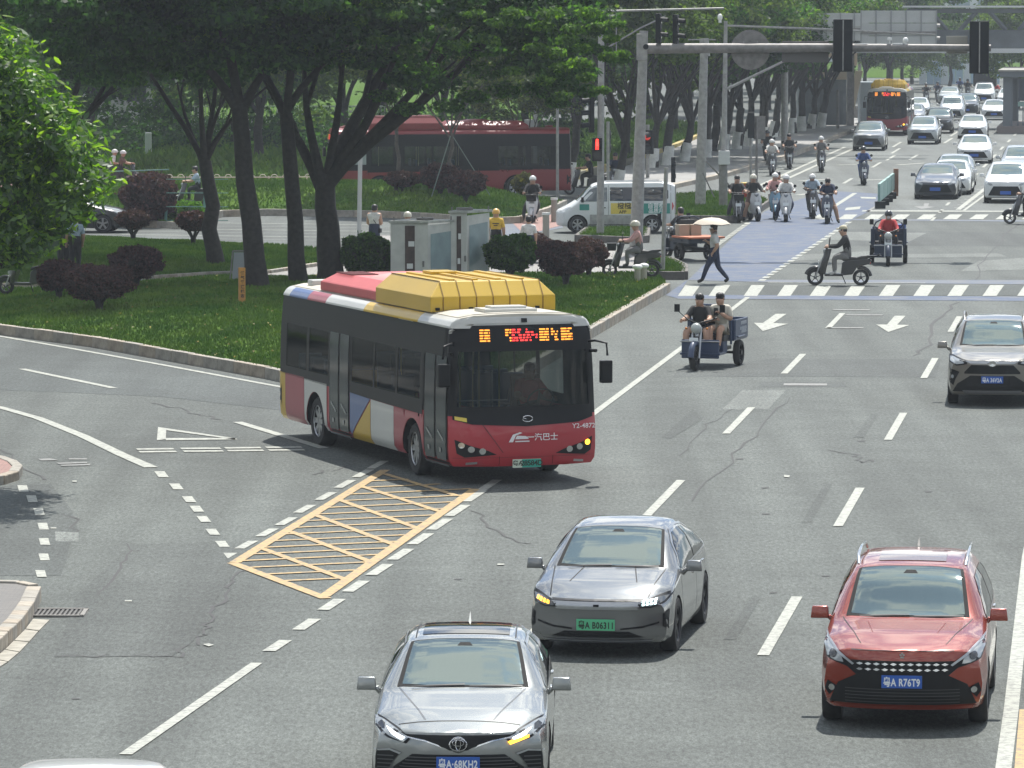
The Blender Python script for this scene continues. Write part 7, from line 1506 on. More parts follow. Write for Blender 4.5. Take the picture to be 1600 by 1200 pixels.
def make_scooter(rack=False, box=None, basket=False, round_=True):
    pr = Proto(); r = .22; moto_wheel(pr, .62, r); moto_wheel(pr, -.60, r)
    sh = MB(); prof = [(.42, .30), (.36, .55), (.30, .80), (.27, .95)]
    V = []; 
    for (y, z), w in zip([(.50, .30), (.46, .50), (.39, .74), (.33, .98)], (.12, .19, .21, .14)):
        V += [(-w, y - .10, z), (-w * .6, y, z), (0, y + .035, z), (w * .6, y, z), (w, y - .10, z), (w * .9, y - .15, z), (-w * .9, y - .15, z)]
    F = [(i * 7 + j, i * 7 + (j + 1) % 7, (i + 1) * 7 + (j + 1) % 7, (i + 1) * 7 + j) for i in range(3) for j in range(7)] + [tuple(range(6, -1, -1)), tuple(21 + j for j in range(7))]
    sh.add(V, F); pr.part('front_shield', sh.mesh('front_shield', [SCP], auto=.9))
    pr.part('mudguard', MB().tube([(0, .62 + .26 * math.cos(a), r + .26 * math.sin(a)) for a in np.linspace(.3, 2.6, 7)], .055, 6).mesh('mudguard', [SCP], auto=1.2))
    pr.part('fork', MB().tube([(-.07, .62, r), (-.06, .42, .75)], .02, 6).tube([(.07, .62, r), (.06, .42, .75)], .02, 6).mesh('fork', [SIL]))
    pr.part('footboard', MB().box((0, .12, .29), (.30, .50, .07)).mesh('footboard', [SCP], bevel=.02))
    pr.part('rear_body', MB().prism([(-.06, .27), (-.10, .62), (-.2, .68), (-.75, .74), (-.90, .69), (-.82, .58), (-.5, .50), (-.38, .30)], -.125, .125).mesh('rear_body', [SCP], bevel=.035))
    pr.part('seat', MB().prism([(-.10, .66), (-.12, .75), (-.3, .785), (-.5, .765), (-.62, .80), (-.84, .82), (-.88, .76), (-.7, .71)], -.13, .13).mesh('seat', [SEATM], bevel=.03))
    pr.part('rear_mudguard', MB().tube([(0, -.60 + .27 * math.cos(a), r + .27 * math.sin(a)) for a in np.linspace(1.2, 3.0, 6)], .05, 6).mesh('rear_mudguard', [SCP], auto=1.2))
    hb = MB(); hb.tube([(0, .38, .85), (0, .30, 1.02)], .03, 8); hb.tube([(-.33, .22, 1.06), (-.2, .27, 1.03), (0, .30, 1.02), (.2, .27, 1.03), (.33, .22, 1.06)], .016, 7); hb.tube([(-.34, .215, 1.062), (-.24, .255, 1.04)], .022, 7); hb.tube([(.34, .215, 1.062), (.24, .255, 1.04)], .022, 7); pr.part('handlebar', hb.mesh('handlebar', [TRIM], auto=1.0))
    pr.part('headlight', MB().ell((0, .37, .93), (.075, .05, .065), 14, 8).mesh('headlight', [LENS], smooth=True)); pr.part('plate', MB().box((0, .53, .62), (.20, .012, .11)).mesh('plate', [PLW]))
    for s in (-1, 1): pr.part('mirror', MB().tube([(s * .2, .26, 1.04), (s * .30, .24, 1.20)], .008, 5).lathe([(0, 0), (.055, 0), (.055, .015), (0, .015)], 'y', 12, (s * .31, .23, 1.24)).mesh('mirror', [TRIM], auto=.8))
    pr.part('tail_lamp', MB().box((0, -.85, .62), (.14, .03, .06)).mesh('tail_lamp', [mat('tail_red', (.5, .02, .02), .2)], bevel=.01)); pr.part('stand', MB().tube([(-.08, -.1, .28), (-.16, -.2, .06)], .014, 5).mesh('stand', [TRIM]))
    if rack: pr.part('rear_rack', MB().box((0, -.95, .80), (.26, .38, .025)).tube([(-.12, -.8, .7), (-.12, -1.1, .84), (.12, -1.1, .84), (.12, -.8, .7)], .015, 6).mesh('rear_rack', [TRIM], auto=.6))
    if box: pr.part('delivery_box', MB().box((0, -.85, 1.03), (.46, .46, .46)).mesh('delivery_box', [box], bevel=.02), None, [('lid', MB().box((0, -.85, 1.28), (.48, .48, .05)).mesh('lid', [mat('box_lid_yellow', (.6, .42, .08), .5)], bevel=.01), Matrix.Identity(4)), ('emblem', MB().box((0, -.618, 1.04), (.2, .006, .18)).mesh('emblem', [mat('print_white', (.75, .72, .72), .5)]), Matrix.Identity(4))])
    if basket: pr.part('basket', MB().box((0, .56, .88), (.32, .24, .22), taper=1.15).mesh('basket', [GRI], bevel=.01))
    return pr
SCOOT = make_scooter(); SCRACK = make_scooter(rack=True); SCBOX = make_scooter(box=mat('delivery_red', (.45, .05, .03), .5)); SCBASK = make_scooter(basket=True)
def panel(n, c): return {'scooter_panel': mat(n, c, .3, coat=.5)}
PB = panel('scooter_black', (.02, .02, .022)); PW = panel('scooter_white', (.55, .56, .56)); PLBL = panel('scooter_sky_blue', (.14, .30, .42)); PN = panel('scooter_navy', (.02, .03, .06))
def rider(label_s, label_p, u, v, rz, sc, mm, pr, group_s=None, group_p=None, dz=0):
    p = GL(u, v); rz = math.radians(rz)
    place(sc, 'scooter', label_s, 'scooter', p, rz, group_s, mm, scale=1.08)
    return put(pr, label_p, p, rz, group_p, scale=1.07), p, rz
def make_trike(bed_h=.45, hoop=True, low=False, m=None, cabin=False):
    pr = Proto(); bm_ = m or mat('trike_blue', (.025, .045, .10), .45, coat=.2); r = .28
    moto_wheel(pr, 1.05, r, .12); moto_wheel(pr, -.85, .29, .14, -.52); moto_wheel(pr, -.85, .29, .14, .52)
    pr.part('fork', MB().tube([(-.10, 1.05, r), (-.09, .82, .95)], .025, 8).tube([(.10, 1.05, r), (.09, .82, .95)], .025, 8).tube([(0, .86, .75), (0, .8, 1.0)], .05, 8).mesh('fork', [SIL], auto=1.0))
    pr.part('mudguard', MB().tube([(0, 1.05 + .34 * math.cos(a), r + .34 * math.sin(a)) for a in np.linspace(.1, 2.7, 8)], .07, 8).mesh('mudguard', [bm_], auto=1.2))
    pr.part('headlight', MB().ell((0, .92, .93), (.125, .11, .125), 18, 10).mesh('headlight', [mat('trike_lamp', (.42, .44, .42), .25, .2)], smooth=True)); pr.part('plate', MB().box((0, 1.13, .70), (.20, .012, .08)).mesh('plate', [PLW]))
    hb = MB().tube([(-.36, .50, 1.15), (-.25, .66, 1.10), (0, .78, 1.03), (.25, .66, 1.10), (.36, .50, 1.15)], .018, 7); pr.part('handlebar', hb.mesh('handlebar', [TRIM], auto=1.0))
    for s in (-1, 1): pr.part('mirror', MB().tube([(s * .3, .6, 1.12), (s * .48, .62, 1.28)], .009, 5).box((s * .52, .62, 1.36), (.12, .03, .17)).mesh('mirror', [TRIM])); pr.part('indicator', MB().ell((s * .24, .88, .93), (.03, .04, .03), 8, 5).mesh('indicator', [AMBD], smooth=True))
    pr.part('front_panel', MB().box((0, .55, .45), (.86, .06, .42)).mesh('front_panel', [bm_], bevel=.02)); pr.part('footboard', MB().box((0, .32, .34), (.92, .55, .05)).mesh('footboard', [bm_], bevel=.01)); pr.part('bumper_bar', MB().tube([(-.45, .60, .62), (.45, .60, .62)], .018, 6).mesh('bumper_bar', [SIL]))
    pr.part('seat', MB().box((0, -.12, .66), (.86, .42, .14)).mesh('seat', [SEATM], bevel=.03)); pr.part('seat_base', MB().box((0, -.12, .46), (.80, .36, .28)).mesh('seat_base', [bm_], bevel=.02)); pr.part('frame', MB().box((0, -.6, .38), (.5, 1.3, .08)).tube([(-.52, -.85, .29), (.52, -.85, .29)], .03, 8).mesh('frame', [TRIM]))
    if hoop: pr.part('hoop', MB().tube([(-.47, -.36, .5), (-.47, -.36, 1.15), (-.40, -.36, 1.30), (-.25, -.36, 1.38), (.25, -.36, 1.38), (.40, -.36, 1.30), (.47, -.36, 1.15), (.47, -.36, .5)], .024, 8).tube([(-.47, -.36, .95), (.47, -.36, .95)], .016, 6).mesh('hoop', [bm_], auto=1.0)); pr.part('backrest', MB().box((0, -.36, 1.12), (.5, .05, .32)).mesh('backrest', [SEATM], bevel=.02))
    y0, y1 = -1.55, -.42
    pr.part('bed', MB().box((0, (y0 + y1) / 2, .60), (1.06, y1 - y0, .05)).mesh('bed', [bm_]))
    for s in (-1, 1): pr.part('side_board', MB().box((s * .54, (y0 + y1) / 2, .60 + bed_h / 2), (.04, y1 - y0, bed_h)).mesh('side_board', [bm_], bevel=.012)); pr.part('rear_mudguard', MB().box((s * .52, -.85, .66), (.17, .62, .03)).mesh('rear_mudguard', [bm_], bevel=.012))
    pr.part('tail_board', MB().box((0, y0, .60 + bed_h / 2), (1.08, .04, bed_h)).mesh('tail_board', [bm_], bevel=.012)); pr.part('head_board', MB().box((0, y1, .60 + bed_h / 2), (1.08, .04, bed_h)).mesh('head_board', [bm_], bevel=.012))
    return pr
def hdg(extra=0): return math.atan2(-math.sin(RTH), math.cos(RTH)) + PI + math.radians(extra)
def ahead(p, rz, d): return Vector(p) + Vector((-math.sin(rz), math.cos(rz), 0)) * d
def cargo(proto, name, label, cat, u, v, L2, extra=0, **k):
    """front bumper centre stands over ground pixel (u,v)"""
    rz = hdg(extra); p = G(u, v); p = ahead(p, rz, -L2); p.z = 0
    return place(proto, name, label, cat, p, rz, **k)
# ---------------- vehicles in place ----------------
CAM_ = make_camry(); FST = make_fastback(); RSU = make_redsuv(); GSU = make_greysuv(); BUS = make_bus(); VANP = make_van()
cargo(CAM_, 'sedan', 'bronze-grey sedan with lit headlamps, nearest car at the bottom of the photo', 'car', 716, 1256, 2.42, 6)
cargo(FST, 'sedan', 'graphite grey sedan with a green plate and a blinking amber lamp, behind the nearest sedan', 'car', 931, 1030, 2.35, -2)
cargo(RSU, 'compact_suv', 'copper-red compact suv with silver roof rails in the right lane', 'car', 1409, 1143, 2.28, 0, scale=1.025)
cargo(GSU, 'compact_suv', 'taupe suv half cut off by the right edge of the photo', 'car', 1550, 636, 2.28, 1)
bp0 = G(652, 741); bh = math.radians(180 + 18.9)
fx = Vector((-math.sin(bh), math.cos(bh), 0)); rx_ = Vector((math.cos(bh), math.sin(bh), 0))
bus0 = bp0 - fx * 3.0 - rx_ * 1.21; bus0.z = 0
place(BUS, 'city_bus', 'turning city bus with red front, yellow roof housing and colour-blocked side panels', 'bus', bus0, bh).scale = (1.05, 1.02, .975)
place(VANP, 'van', 'white minivan with yellow and teal adverts waiting behind the signal poles', 'van', G(961, 363), math.radians(90 + 3), scale=.96)
# the two other buses
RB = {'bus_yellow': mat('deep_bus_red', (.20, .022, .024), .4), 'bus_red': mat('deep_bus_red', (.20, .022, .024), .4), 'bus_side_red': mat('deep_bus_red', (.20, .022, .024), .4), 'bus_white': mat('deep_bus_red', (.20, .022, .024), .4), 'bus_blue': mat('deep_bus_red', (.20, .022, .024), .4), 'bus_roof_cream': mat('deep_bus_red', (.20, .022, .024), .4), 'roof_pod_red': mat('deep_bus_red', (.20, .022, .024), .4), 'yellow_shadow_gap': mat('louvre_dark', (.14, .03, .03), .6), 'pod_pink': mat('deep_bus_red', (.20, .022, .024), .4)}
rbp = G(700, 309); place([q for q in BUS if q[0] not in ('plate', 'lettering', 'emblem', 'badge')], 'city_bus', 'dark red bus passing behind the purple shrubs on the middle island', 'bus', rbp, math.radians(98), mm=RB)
_b3 = ahead(G(1385, 212), math.radians(180) - RTH, -5.2); place([q for q in BUS if q[0] not in ('lettering', 'emblem')], 'city_bus', 'distant red-fronted bus with a yellow roof housing, coming down the left lane', 'bus', Vector((_b3.x, _b3.y, 0)), math.radians(180) - RTH, mm={'bus_red': mat('bus_dull_red', (.25, .03, .04), .5)})
# far traffic
GSED = make_generic(SEDAN, SPROF, SEDAN_SIDE, (.66, 1.0, .56, .28), (1.46, -1.37), .33, (.93, .72, .99), [(.50, .66), (.56, .60), (.84, .70), (.875, .79), (.62, .72)], [(-.5, .62), (.5, .62), (.70, .30), (-.70, .30)])
GSUV = make_generic(SUV, [(1.4, .16), (.98, .14), (.90, .05), (.80, .015), (.60, .0), (.40, .0), (.3, .02), (.2, .08)], SUV_SIDE, (.66, .94, .57, .24), (1.38, -1.27), .35, (.94, .66, 1.10), [(.52, .74), (.56, .80), (.86, .93), (.88, .86), (.62, .72)], [(-.5, .70), (.5, .70), (.72, .32), (-.72, .32)])
MPV = [(2.35, .22, .82, .86, .76, .80, .84, .70, .87), (2.1, .2, .86, .90, .86, .85, .94, .72, .97), (1.8, .2, .88, .915, .95, .88, 1.03, .74, 1.07), (1.55, .2, .88, .915, .98, .885, 1.12, .74, 1.16), (.85, .2, .88, .915, 1.02, .885, 1.62, .66, 1.66), (.6, .2, .88, .915, 1.03, .885, 1.70, .65, 1.75), (-.4, .2, .88, .915, 1.04, .885, 1.76, .65, 1.81), (-1.9, .22, .88, .91, 1.06, .88, 1.72, .65, 1.77), (-2.2, .26, .86, .88, 1.06, .85, 1.5, .66, 1.56), (-2.4, .3, .84, .86, 1.0, .82, 1.15, .66, 1.2)]
GMPV = make_generic(MPV, [(1.3, .1), (.95, .09), (.8, .01), (.4, 0), (.25, .05)], dict(glass=[[(1.3, 1.10), (.8, 1.52), (.5, 1.6), (-.35, 1.64), (-.35, 1.10)], [(-.45, 1.1), (-.45, 1.64), (-1.8, 1.62), (-1.95, 1.15)]]), (.66, 1.5, .57, .88), (1.5, -1.45), .33, (.94, 1.1, 1.12), [(.52, .70), (.60, .82), (.86, .90), (.88, .80), (.62, .68)], [(-.55, .72), (.55, .72), (.70, .34), (-.70, .34)])
def cm_(n, c, me=.3): return {'car_white': paint(n, c, me, .28)}
WHC = cm_('white_car_paint', (.62, .63, .63), .05); SLC = cm_('silver_car_paint', (.36, .38, .39), .6); DKC = cm_('dark_grey_car_paint', (.06, .065, .075), .5); GRC = cm_('grey_car_paint', (.17, .175, .18), .5); BKC = cm_('black_car_paint', (.02, .02, .022), .3)
GR_ = 'cars in the oncoming queue'
for pr_, mm_, u, v, l_, nm in ((GSED, DKC, 1461, 312, 'dark grey sedan with a blue plate, at the stop line beside the green barrier', 'sedan'), (GSED, WHC, 1483, 305, 'white sedan half hidden right behind the dark grey sedan at the stop line', 'sedan'), (GSED, SLC, 1490, 294, 'silver sedan third in line behind the dark grey sedan', 'sedan'),
        (GSUV, WHC, 1571, 318, 'white electric car with a green plate at the stop line by the right edge', 'compact_suv'), (GSUV, SLC, 1592, 285, 'silver car behind the white electric car by the right edge', 'compact_suv'), (GSED, WHC, 1522, 256, 'white sedan with a wide black grille, alone between the two queues', 'sedan'),
        (GSUV, GRC, 1357, 236, 'grey and white compact suv in front of the distant bus', 'compact_suv'), (GSUV, SLC, 1441, 226, 'silver compact suv right of the distant bus', 'compact_suv'), (GSUV, BKC, 1466, 209, 'dark suv peeking out behind the silver compact suv', 'compact_suv'),
        (GSED, WHC, 1519, 217, 'pale sedan with one yellow headlamp beyond the white sedan', 'sedan'), (GMPV, SLC, 1487, 189, 'silver minivan in the far middle lane', 'minivan'), (GSUV, BKC, 1510, 181, 'black and silver car tight behind the silver minivan', 'compact_suv'),
        (GSED, WHC, 1553, 188, 'white car partly hidden by the bus platform', 'sedan'), (GSED, WHC, 1433, 184, 'white car just right of the distant bus roof', 'sedan'), (GSED, GRC, 1424, 196, 'grey car squeezed beside the distant bus', 'sedan'), (GSED, SLC, 1482, 163, 'pale green-grey car near the far hoarding', 'sedan'), (GSED, WHC, 1575, 166, 'small white car far behind the bus platform', 'sedan')):
    L2 = {'sedan': 2.42, 'compact_suv': 2.28, 'minivan': 2.35}[nm]; cargo(pr_, nm, l_, 'car', u, v, L2, random.uniform(-1, 1), group=GR_, mm=mm_)
# delivery truck with open dark top
cargo(GMPV, 'minivan', 'white light van with a dark box roof, farthest in the right queue', 'van', 1537, 162, 2.35, 0, group=GR_, mm=WHC)
b = G(1537, 160); tk = link('cargo_box', MB().box((0, -1.0, 2.0), (1.9, 2.6, 1.2)).mesh('cargo_box', [GRI], bevel=.05), [o for o in COL.objects if o.get('label', '').startswith('white light van')][0])
# dark car under the leafy tree, white car roof at the bottom edge
cargo_l = place(GSED, 'sedan', 'dark sedan parked across behind the leafy tree on the left', 'car', G(105, 362), math.radians(-96), mm=BKC)
near = place(GSED, 'sedan', 'white car roof cut off by the lower left corner of the photo', 'car', G(122, 1466), hdg(4), mm=WHC)
# ---------------- riders and walkers ----------------
pp1 = person_proto('bench', C_BLACK, C_BLACK, 'hair', 'short', 'short'); pp2 = person_proto('bench_phone', cloth('cream_cloth', (.50, .47, .40)), C_BEIGE, 'hair', 'short', 'short')
TRK = make_trike(); tp = G(1104, 574); th = math.radians(180 - 17)
place(TRK, 'cargo_tricycle', 'blue cargo tricycle with a round headlamp carrying two young men', 'tricycle', tp, th)
def off(p, rz, x, y, z=0): return Vector(p) + Vector((math.cos(rz) * x - math.sin(rz) * y, math.sin(rz) * x + math.cos(rz) * y, z))
put(pp1, 'young man in black t-shirt and shorts steering the blue cargo tricycle', off(tp, th, .14, .22, .03), th); put(pp2, 'young man in a beige t-shirt looking at a phone on the blue cargo tricycle', off(tp, th, -.30, .10, .05), th)
hp_ = off(tp, th, -.25, .16, 1.26); link('phone', MB().box((0, 0, 0), (.10, .012, .17)).mesh('phone', [BLK], bevel=.004), None, hp_, (0, 0, th), label='black phone held by the man in beige', cat='phone')
sb = [o for o in COL.objects if o.name == 'cargo_tricycle'][0]
for i, (z, ln) in enumerate(((.95, .5), (.83, .6), (.76, .45))):
    for j in range(6): link('lettering', MB().box((0, 0, 0), (.006, ln / 9, .07)).mesh('lettering', [mat('print_pale', (.4, .42, .45), .6)]), sb, (-.563, -1.35 + j * ln / 6, z), (.3 * ((j % 3) - 1), 0, 0))
# second tricycle, man in red
T2 = make_trike(.5, True, m=mat('trike_dark', (.02, .035, .07), .5)); t2 = G(1388, 413); h2 = math.radians(180 - 5); place(T2, 'cargo_tricycle', 'dark cargo tricycle with a blue side panel, ridden by a man in red', 'tricycle', t2, h2)
put(person_proto('bench', C_RED, C_BLACK, 'hair', 'long', 'long', helmet=H_BK), 'man in a red jacket, face mask and dark helmet on the dark cargo tricycle', off(t2, h2, 0, .14, .05), h2)
link('mask', MB().ell(off(t2, h2, 0, .12, 1.47), (.06, .055, .045), 10, 6).mesh('mask', [C_WHITE], smooth=True), None, label='white face mask on the man in the red jacket', cat='mask')
o_ = link('blue_drum', MB().lathe([(0, 0), (.24, 0), (.25, .1), (.24, .55), (.26, .58), (0, .6)], 'z', 16).mesh('blue_drum', [mat('drum_blue', (.03, .08, .28), .5)], auto=.7), None, off(t2, h2, -.30, -.75, .64), label='blue plastic drum in the bed of the dark cargo tricycle', cat='drum')
link('sack', MB().ell((0, 0, .22), (.26, .3, .3), 12, 8).mesh('sack', [mat('sack_beige', (.36, .33, .26), .9, nscale=8)], smooth=True), None, off(t2, h2, .2, -.9, .62), label='beige sack piled in the bed of the dark cargo tricycle', cat='sack')
# flat tricycle from behind, orange bed
T3 = make_trike(.12, True, m=mat('trike_navy', (.02, .03, .05), .5)); t3 = G(1066, 405); h3 = math.radians(24); place(T3, 'cargo_tricycle', 'flatbed tricycle seen from behind with an orange bed', 'tricycle', t3, h3)
ob = link('bed_board', MB().box((0, -1.15, .76), (1.25, 1.3, .06)).mesh('bed_board', [mat('bed_orange', (.42, .13, .06), .7)], bevel=.01), [o for o in COL.objects if o.name.startswith('cargo_tricycle')][2])
for x in (-.3, .12): link('cardboard_box', MB().box((0, 0, .2), (.36, .3, .36)).mesh('cardboard_box', [mat('cardboard', (.34, .28, .21), .8)], bevel=.008), None, off(t3, h3, x, -.62, .76), (0, 0, h3), label='%s beige box behind the driver of the orange-bed tricycle' % ('left' if x < 0 else 'right'), cat='box')
put(person_proto('drive', C_BLACK, C_BLACK, 'hair', 'short', 'long'), 'driver in black seen from behind on the orange-bed tricycle', off(t3, h3, -.05, .15, .03), h3)
# man with umbrella
um = G(1117, 443); uh = math.radians(78); put(person_proto('walk', C_WHITE, C_NAVY, 'hair', 'short', 'long'), 'man in a white shirt and dark trousers walking left under a large umbrella', um, uh)
ut = thing('umbrella', 'large cream-topped umbrella with a dark underside over the walking man', 'umbrella', um + Vector((-.10, .0, 1.42)), 0); ut.scale = (.82, .82, .82)
cv = MB(); n = 12; V = [(0, 0, .62)]; F = []
for k_, (rr, zz) in enumerate(((.28, .59), (.52, .50), (.68, .37))):
    for i in range(n): a = 2 * PI * i / n; V.append((rr * math.cos(a), rr * math.sin(a), zz + (.03 if i % 2 else 0) * (k_ / 2)))
for i in range(n): F.append((0, 1 + i, 1 + (i + 1) % n))
for k_ in range(2):
    for i in range(n): a, b_ = 1 + k_ * n + i, 1 + k_ * n + (i + 1) % n; F.append((a, a + n, b_ + n, b_))
cvi = [(x * .97, y * .97, z - .025) for x, y, z in V]
link('canopy', mesh_from('canopy', V, F, [mat('umbrella_cream', (.50, .44, .36), .7)], True), ut); link('lining', mesh_from('lining', cvi, F, [mat('umbrella_lining', (.03, .03, .035), .7)], True), ut)
link('shaft', MB().tube([(-.02, 0, -.12), (0, 0, .68)], .009, 6).mesh('shaft', [SIL]), ut)
for i in range(0, n, 1): a = 2 * PI * i / n; link('rib', MB().tube([(0, 0, .57), (.5 * math.cos(a), .5 * math.sin(a), .46), (.66 * math.cos(a), .66 * math.sin(a), .34)], .005, 4).mesh('rib', [STEELD]), ut)
# scooter rider crossing left
rider('black sport scooter with a rear rack crossing towards the left', 'rider in a dark long-sleeved top and khaki cap crossing on the black sport scooter', 1310, 446, 84, SCRACK, PB, person_proto('ride', C_BLACK, C_GREY, 'cap', 'long', 'long', shoes=mat('shoe_white', (.5, .5, .5), .6)))
rider('dark scooter entering at the right edge', 'rider cut off by the right edge on the dark scooter', 1606, 350, 88, SCOOT, PB, person_proto('ride', C_GREY, C_BLACK, 'hair', 'long', 'long', helmet=H_BK))
# waiting group at the left of the stop line
GW = 'scooters waiting at the blue crossing'; GWP = 'riders waiting at the blue crossing'
rider('wide black scooter, leftmost of the waiting row', 'waiting man in black raising a hand to his chin, leftmost of the row', 1152, 347, 182, SCBASK, PB, person_proto('wait', C_BLACK, C_BLACK, 'hair', 'short', 'long'), GW, GWP)
rider('white-fronted scooter with a red delivery box', 'waiting rider in dark clothes before the red delivery box', 1178, 345, 190, SCBOX, PW, person_proto('wait', C_BLACK, C_BROWN, 'hair', 'long', 'short', helmet=H_CR), GW, GWP)
_, p_, r_ = rider('sky-blue scooter carrying two people', 'rider in a pale pink shirt and white helmet on the sky-blue scooter', 1211, 342, 178, SCOOT, PLBL, person_proto('ride', C_PINK, C_GREY, 'hair', 'long', 'long', helmet=H_WH), GW, GWP)
put(person_proto('back', C_BEIGE, C_GREY, 'hair', 'short', 'long', long_hair=True), 'woman with loose dark hair seated behind the pink-shirted rider', off(p_, r_, -.12, -.34, .16), r_, GWP)
rider('white scooter with a rounded white front, beside the sky-blue one', 'rider in white with a navy vest and white helmet, right of the sky-blue scooter', 1228, 346, 176, SCOOT, PW, person_proto('wait', C_WHITE, C_NAVY, 'hair', 'long', 'long', helmet=H_WH), GW, GWP)
rider('black scooter whose rider bends down over the handlebar', 'rider in light grey with a silver helmet bowing the head', 1269, 341, 180, SCOOT, PB, person_proto('lean', C_LBL, C_BLACK, 'hair', 'short', 'long', helmet=H_WH), GW, GWP)
rider('black scooter with a round lamp, rightmost of the waiting row', 'bare-headed rider in navy with a foot on the ground, rightmost of the row', 1293, 349, 174, SCRACK, PN, person_proto('lean', C_NAVY, C_BROWN, 'hair', 'short', 'short'), GW, GWP)
# coming down the road
GC = 'scooters coming down the far road'; GCP = 'riders coming down the far road'
rider('black scooter leading the pair near the far kerb', 'rider in pale shirt and white helmet leading the pair near the far kerb', 1206, 275, 181, SCOOT, PB, person_proto('ride', C_WHITE, C_GREY, 'hair', 'short', 'long', helmet=H_WH), GC, GCP)
rider('dark scooter behind the pale-shirted rider', 'rider in black just behind the pale-shirted rider', 1199, 257, 181, SCOOT, PB, person_proto('ride', C_BLACK, C_BLACK, 'hair', 'short', 'long', helmet=H_BK), GC, GCP)
rider('dark scooter beside the far kerb, third from the left', 'rider in black without helmet beside the far kerb', 1233, 264, 180, SCBASK, PB, person_proto('ride', C_BLACK, C_BLACK, 'hair', 'short', 'short'), GC, GCP)
rider('small dark scooter on the double white line', 'rider in grey with a white helmet on the double white line', 1283, 269, 180, SCOOT, PB, person_proto('ride', C_GREY, C_BEIGE, 'hair', 'short', 'long', helmet=H_WH), GC, GCP)
rider('dark scooter alone in the middle of the far lane', 'rider wearing a blue poncho alone in the middle of the far lane', 1349, 289, 180, SCOOT, PN, person_proto('ride', C_BLUE, C_BLUE, 'hair', 'long', 'long', helmet=H_BK), GC, GCP)
for i, (u, v, c_, h_, w_) in enumerate(((1447, 163, C_BLACK, H_BK, 'leftmost'), (1465, 160, C_NAVY, H_BK, 'second from the left'), (1500, 152, C_BLUE, H_BK, 'third from the left'), (1512, 155, C_BLACK, H_BK, 'fourth from the left'), (1556, 160, C_RED, H_WH, 'rightmost'), (1412, 160, C_BLACK, H_BK, 'nearest the distant bus'))):
    rider('tiny scooter at the far end of the road, %s' % w_, 'tiny rider at the far end of the road, %s' % w_, u, v, 180, SCOOT, PB, person_proto('ride', c_, C_BLACK, 'hair', 'long', 'long', helmet=h_), 'scooters at the far end of the road', 'riders at the far end of the road')
# behind the van, on the island, in the shade
rider('dark scooter passing behind the nose of the van', 'rider in black passing behind the nose of the van', 914, 304, 95, SCOOT, PB, person_proto('ride', C_BLACK, C_BLACK, 'hair', 'short', 'long'))
rider('dark scooter half hidden behind the van roof', 'rider in dark blue seen over the van roof', 961, 302, 175, SCOOT, PB, person_proto('ride', C_NAVY, C_BLACK, 'hair', 'short', 'long'))
p_ = GL(986, 433); put(person_proto('ride', C_PINK, C_GREY, 'hair', 'long', 'long', helmet=H_CR), 'cyclist in a pink patterned jacket and cream helmet beside the clipped shrubs', p_, math.radians(88)); place(SCBASK, 'scooter', 'dark electric bicycle under the cyclist in pink', 'scooter', p_, math.radians(88), mm=PB)
rider('white scooter with a front box beside the middle island', 'rider in dark clothes with a white helmet by the middle island', 832, 348, 176, SCBASK, PW, person_proto('wait', C_BLACK, C_BLACK, 'hair', 'long', 'long', helmet=H_WH))
p_ = GL(585, 404); put(person_proto('phone', C_WHITE, C_NAVY, 'hair', 'none', 'long'), 'woman in a white sleeveless top with a crossbody strap by the slim post', p_, math.radians(-15))
link('crossbody_bag', MB().tube([(-.13, -.04, 1.38), (.05, -.13, 1.2), (.17, -.06, .98)], .012, 5).box((.19, 0, .90), (.07, .18, .14)).mesh('crossbody_bag', [BLK], auto=.5), None, p_, (0, 0, math.radians(-15)), label='dark crossbody strap and bag on the woman in the white top', cat='bag')
p_ = GL(775, 414); put(person_proto('stand', C_YEL, C_BLACK, 'hair', 'short', 'long', helmet=H_YE), 'delivery rider in yellow t-shirt and yellow helmet behind the taller cabinet', p_, math.radians(-5)); 
link('lettering', MB().box((0, 0, 0), (.2, .004, .03)).box((0, 0, -.06), (.12, .004, .03)).mesh('lettering', [DKT]), [o for o in COL.objects if o.get('label', '').startswith('delivery rider in yellow')][0], (0, -.125, 1.30))
p_ = GL(637, 420); put(person_proto('stand', C_GREY, C_BLACK, 'hair', 'short', 'long', helmet=H_CR), 'person whose cream helmet shows just above the lower cabinet', p_, 0)
p_ = GL(826, 419); put(person_proto('stand', C_WHITE, C_NAVY, 'hair', 'short', 'long'), 'person in white standing behind the low purple shrub, head and shoulders showing', p_, 0, scale=.92)
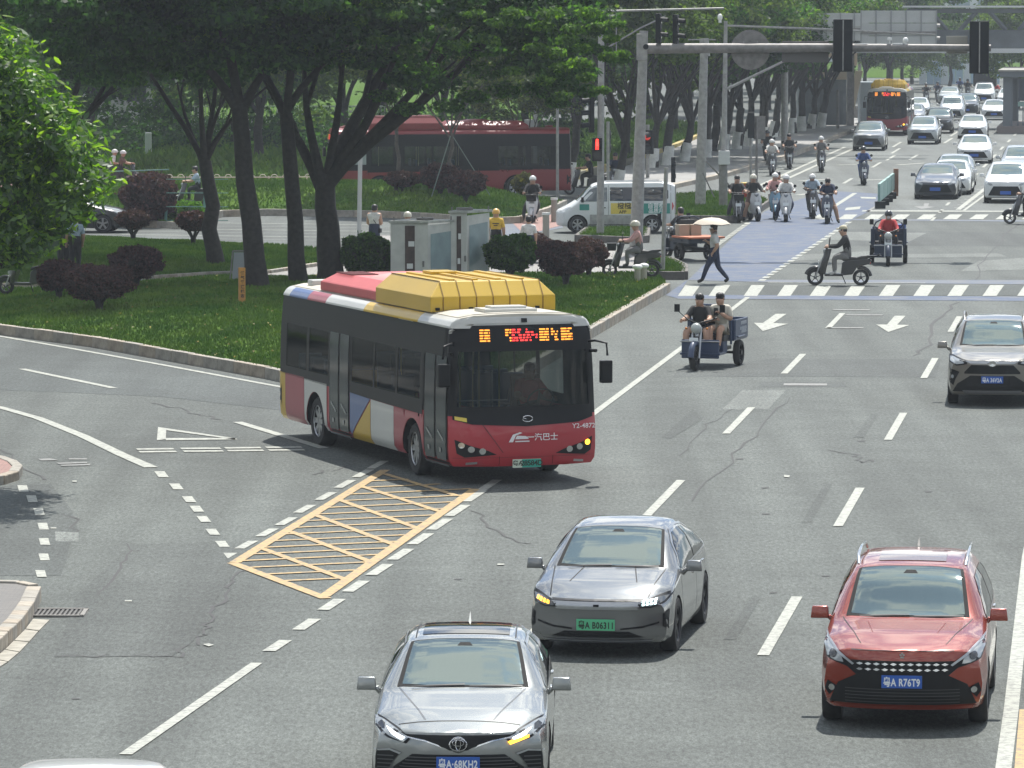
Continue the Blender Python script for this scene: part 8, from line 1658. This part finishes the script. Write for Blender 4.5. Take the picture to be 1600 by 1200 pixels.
p_ = GL(118, 428); put(person_proto('stand', C_LBL, C_BLACK, 'hair', 'short', 'long'), 'person in a light blue shirt standing behind the clipped shrubs on the left', p_, .3); p_ = GL(99, 425); put(person_proto('stand', C_BLACK, C_BLACK, 'hair', 'short', 'long'), 'person in black standing next to the light blue shirt behind the shrubs', p_, .6)
p_ = GL(300, 326); put(person_proto('ride', C_LBL, C_BLACK, 'hair', 'short', 'long'), 'rider in a pale shirt heading left beyond the green mesh fence', p_, math.radians(95)); place(SCOOT, 'scooter', 'dark scooter beyond the green mesh fence', 'scooter', p_, math.radians(95), mm=PB)
p_ = G(197, 292); place(SCOOT, 'scooter', 'scooter carrying the helmeted couple behind the domed shrub', 'scooter', p_, math.radians(-80), mm=PB); put(person_proto('ride', C_BROWN, C_BLACK, 'hair', 'short', 'long', helmet=H_WH), 'front rider in brown of the helmeted couple behind the domed shrub', p_, math.radians(-80)); put(person_proto('back', C_WHITE, C_BLACK, 'hair', 'short', 'long', helmet=H_WH), 'rear rider in white of the helmeted couple behind the domed shrub', off(p_, math.radians(-80), 0, -.38, .05), math.radians(-80))
place(SCOOT, 'scooter', 'black scooter parked beside the left clipped shrub', 'scooter', GL(44, 460), math.radians(78), mm=PB)
# bus driver, bus 1
bt = bus0; put(person_proto('drive', C_RED, C_BLACK, 'hair', 'short', 'long'), 'bus driver in red behind the windscreen of the turning bus', off(bt, bh, -.55, 3.98, .32), bh)
put(person_proto('drive', C_WHITE, C_BLACK, 'hair', 'short', 'long'), 'van driver in a light shirt behind the side window', off(G(958, 361), math.radians(93), -.35, .75, .1), math.radians(93)) if False else None

for i, (u, Y, sc) in enumerate(((1392, 470, .9), (1408, 455, .75), (1350, 430, 1.0), (1425, 500, .9), (1484, 480, .62), (1590, 380, .8))):
    x = P(u, 120, Y).x; rd = random.Random(i + 900); tree('roadside_tree', 'hazy roadside tree near the hoarding, ' + ['third from the left', 'fourth from the left', 'leftmost, by the stair house', 'fifth from the left', 'small one in front of the hoarding', 'behind the bus platform roof'][i], (x, Y, 0), (.1, 0, 2.2), [(rd.uniform(-2, 2), 0, rd.uniform(4, 6)) for _ in range(5)], .2, BT[2], (0, 0, 6.6 * sc), 'hazy roadside trees', BARK, crz=i, csc=(sc, sc, sc), seed=i + 900)
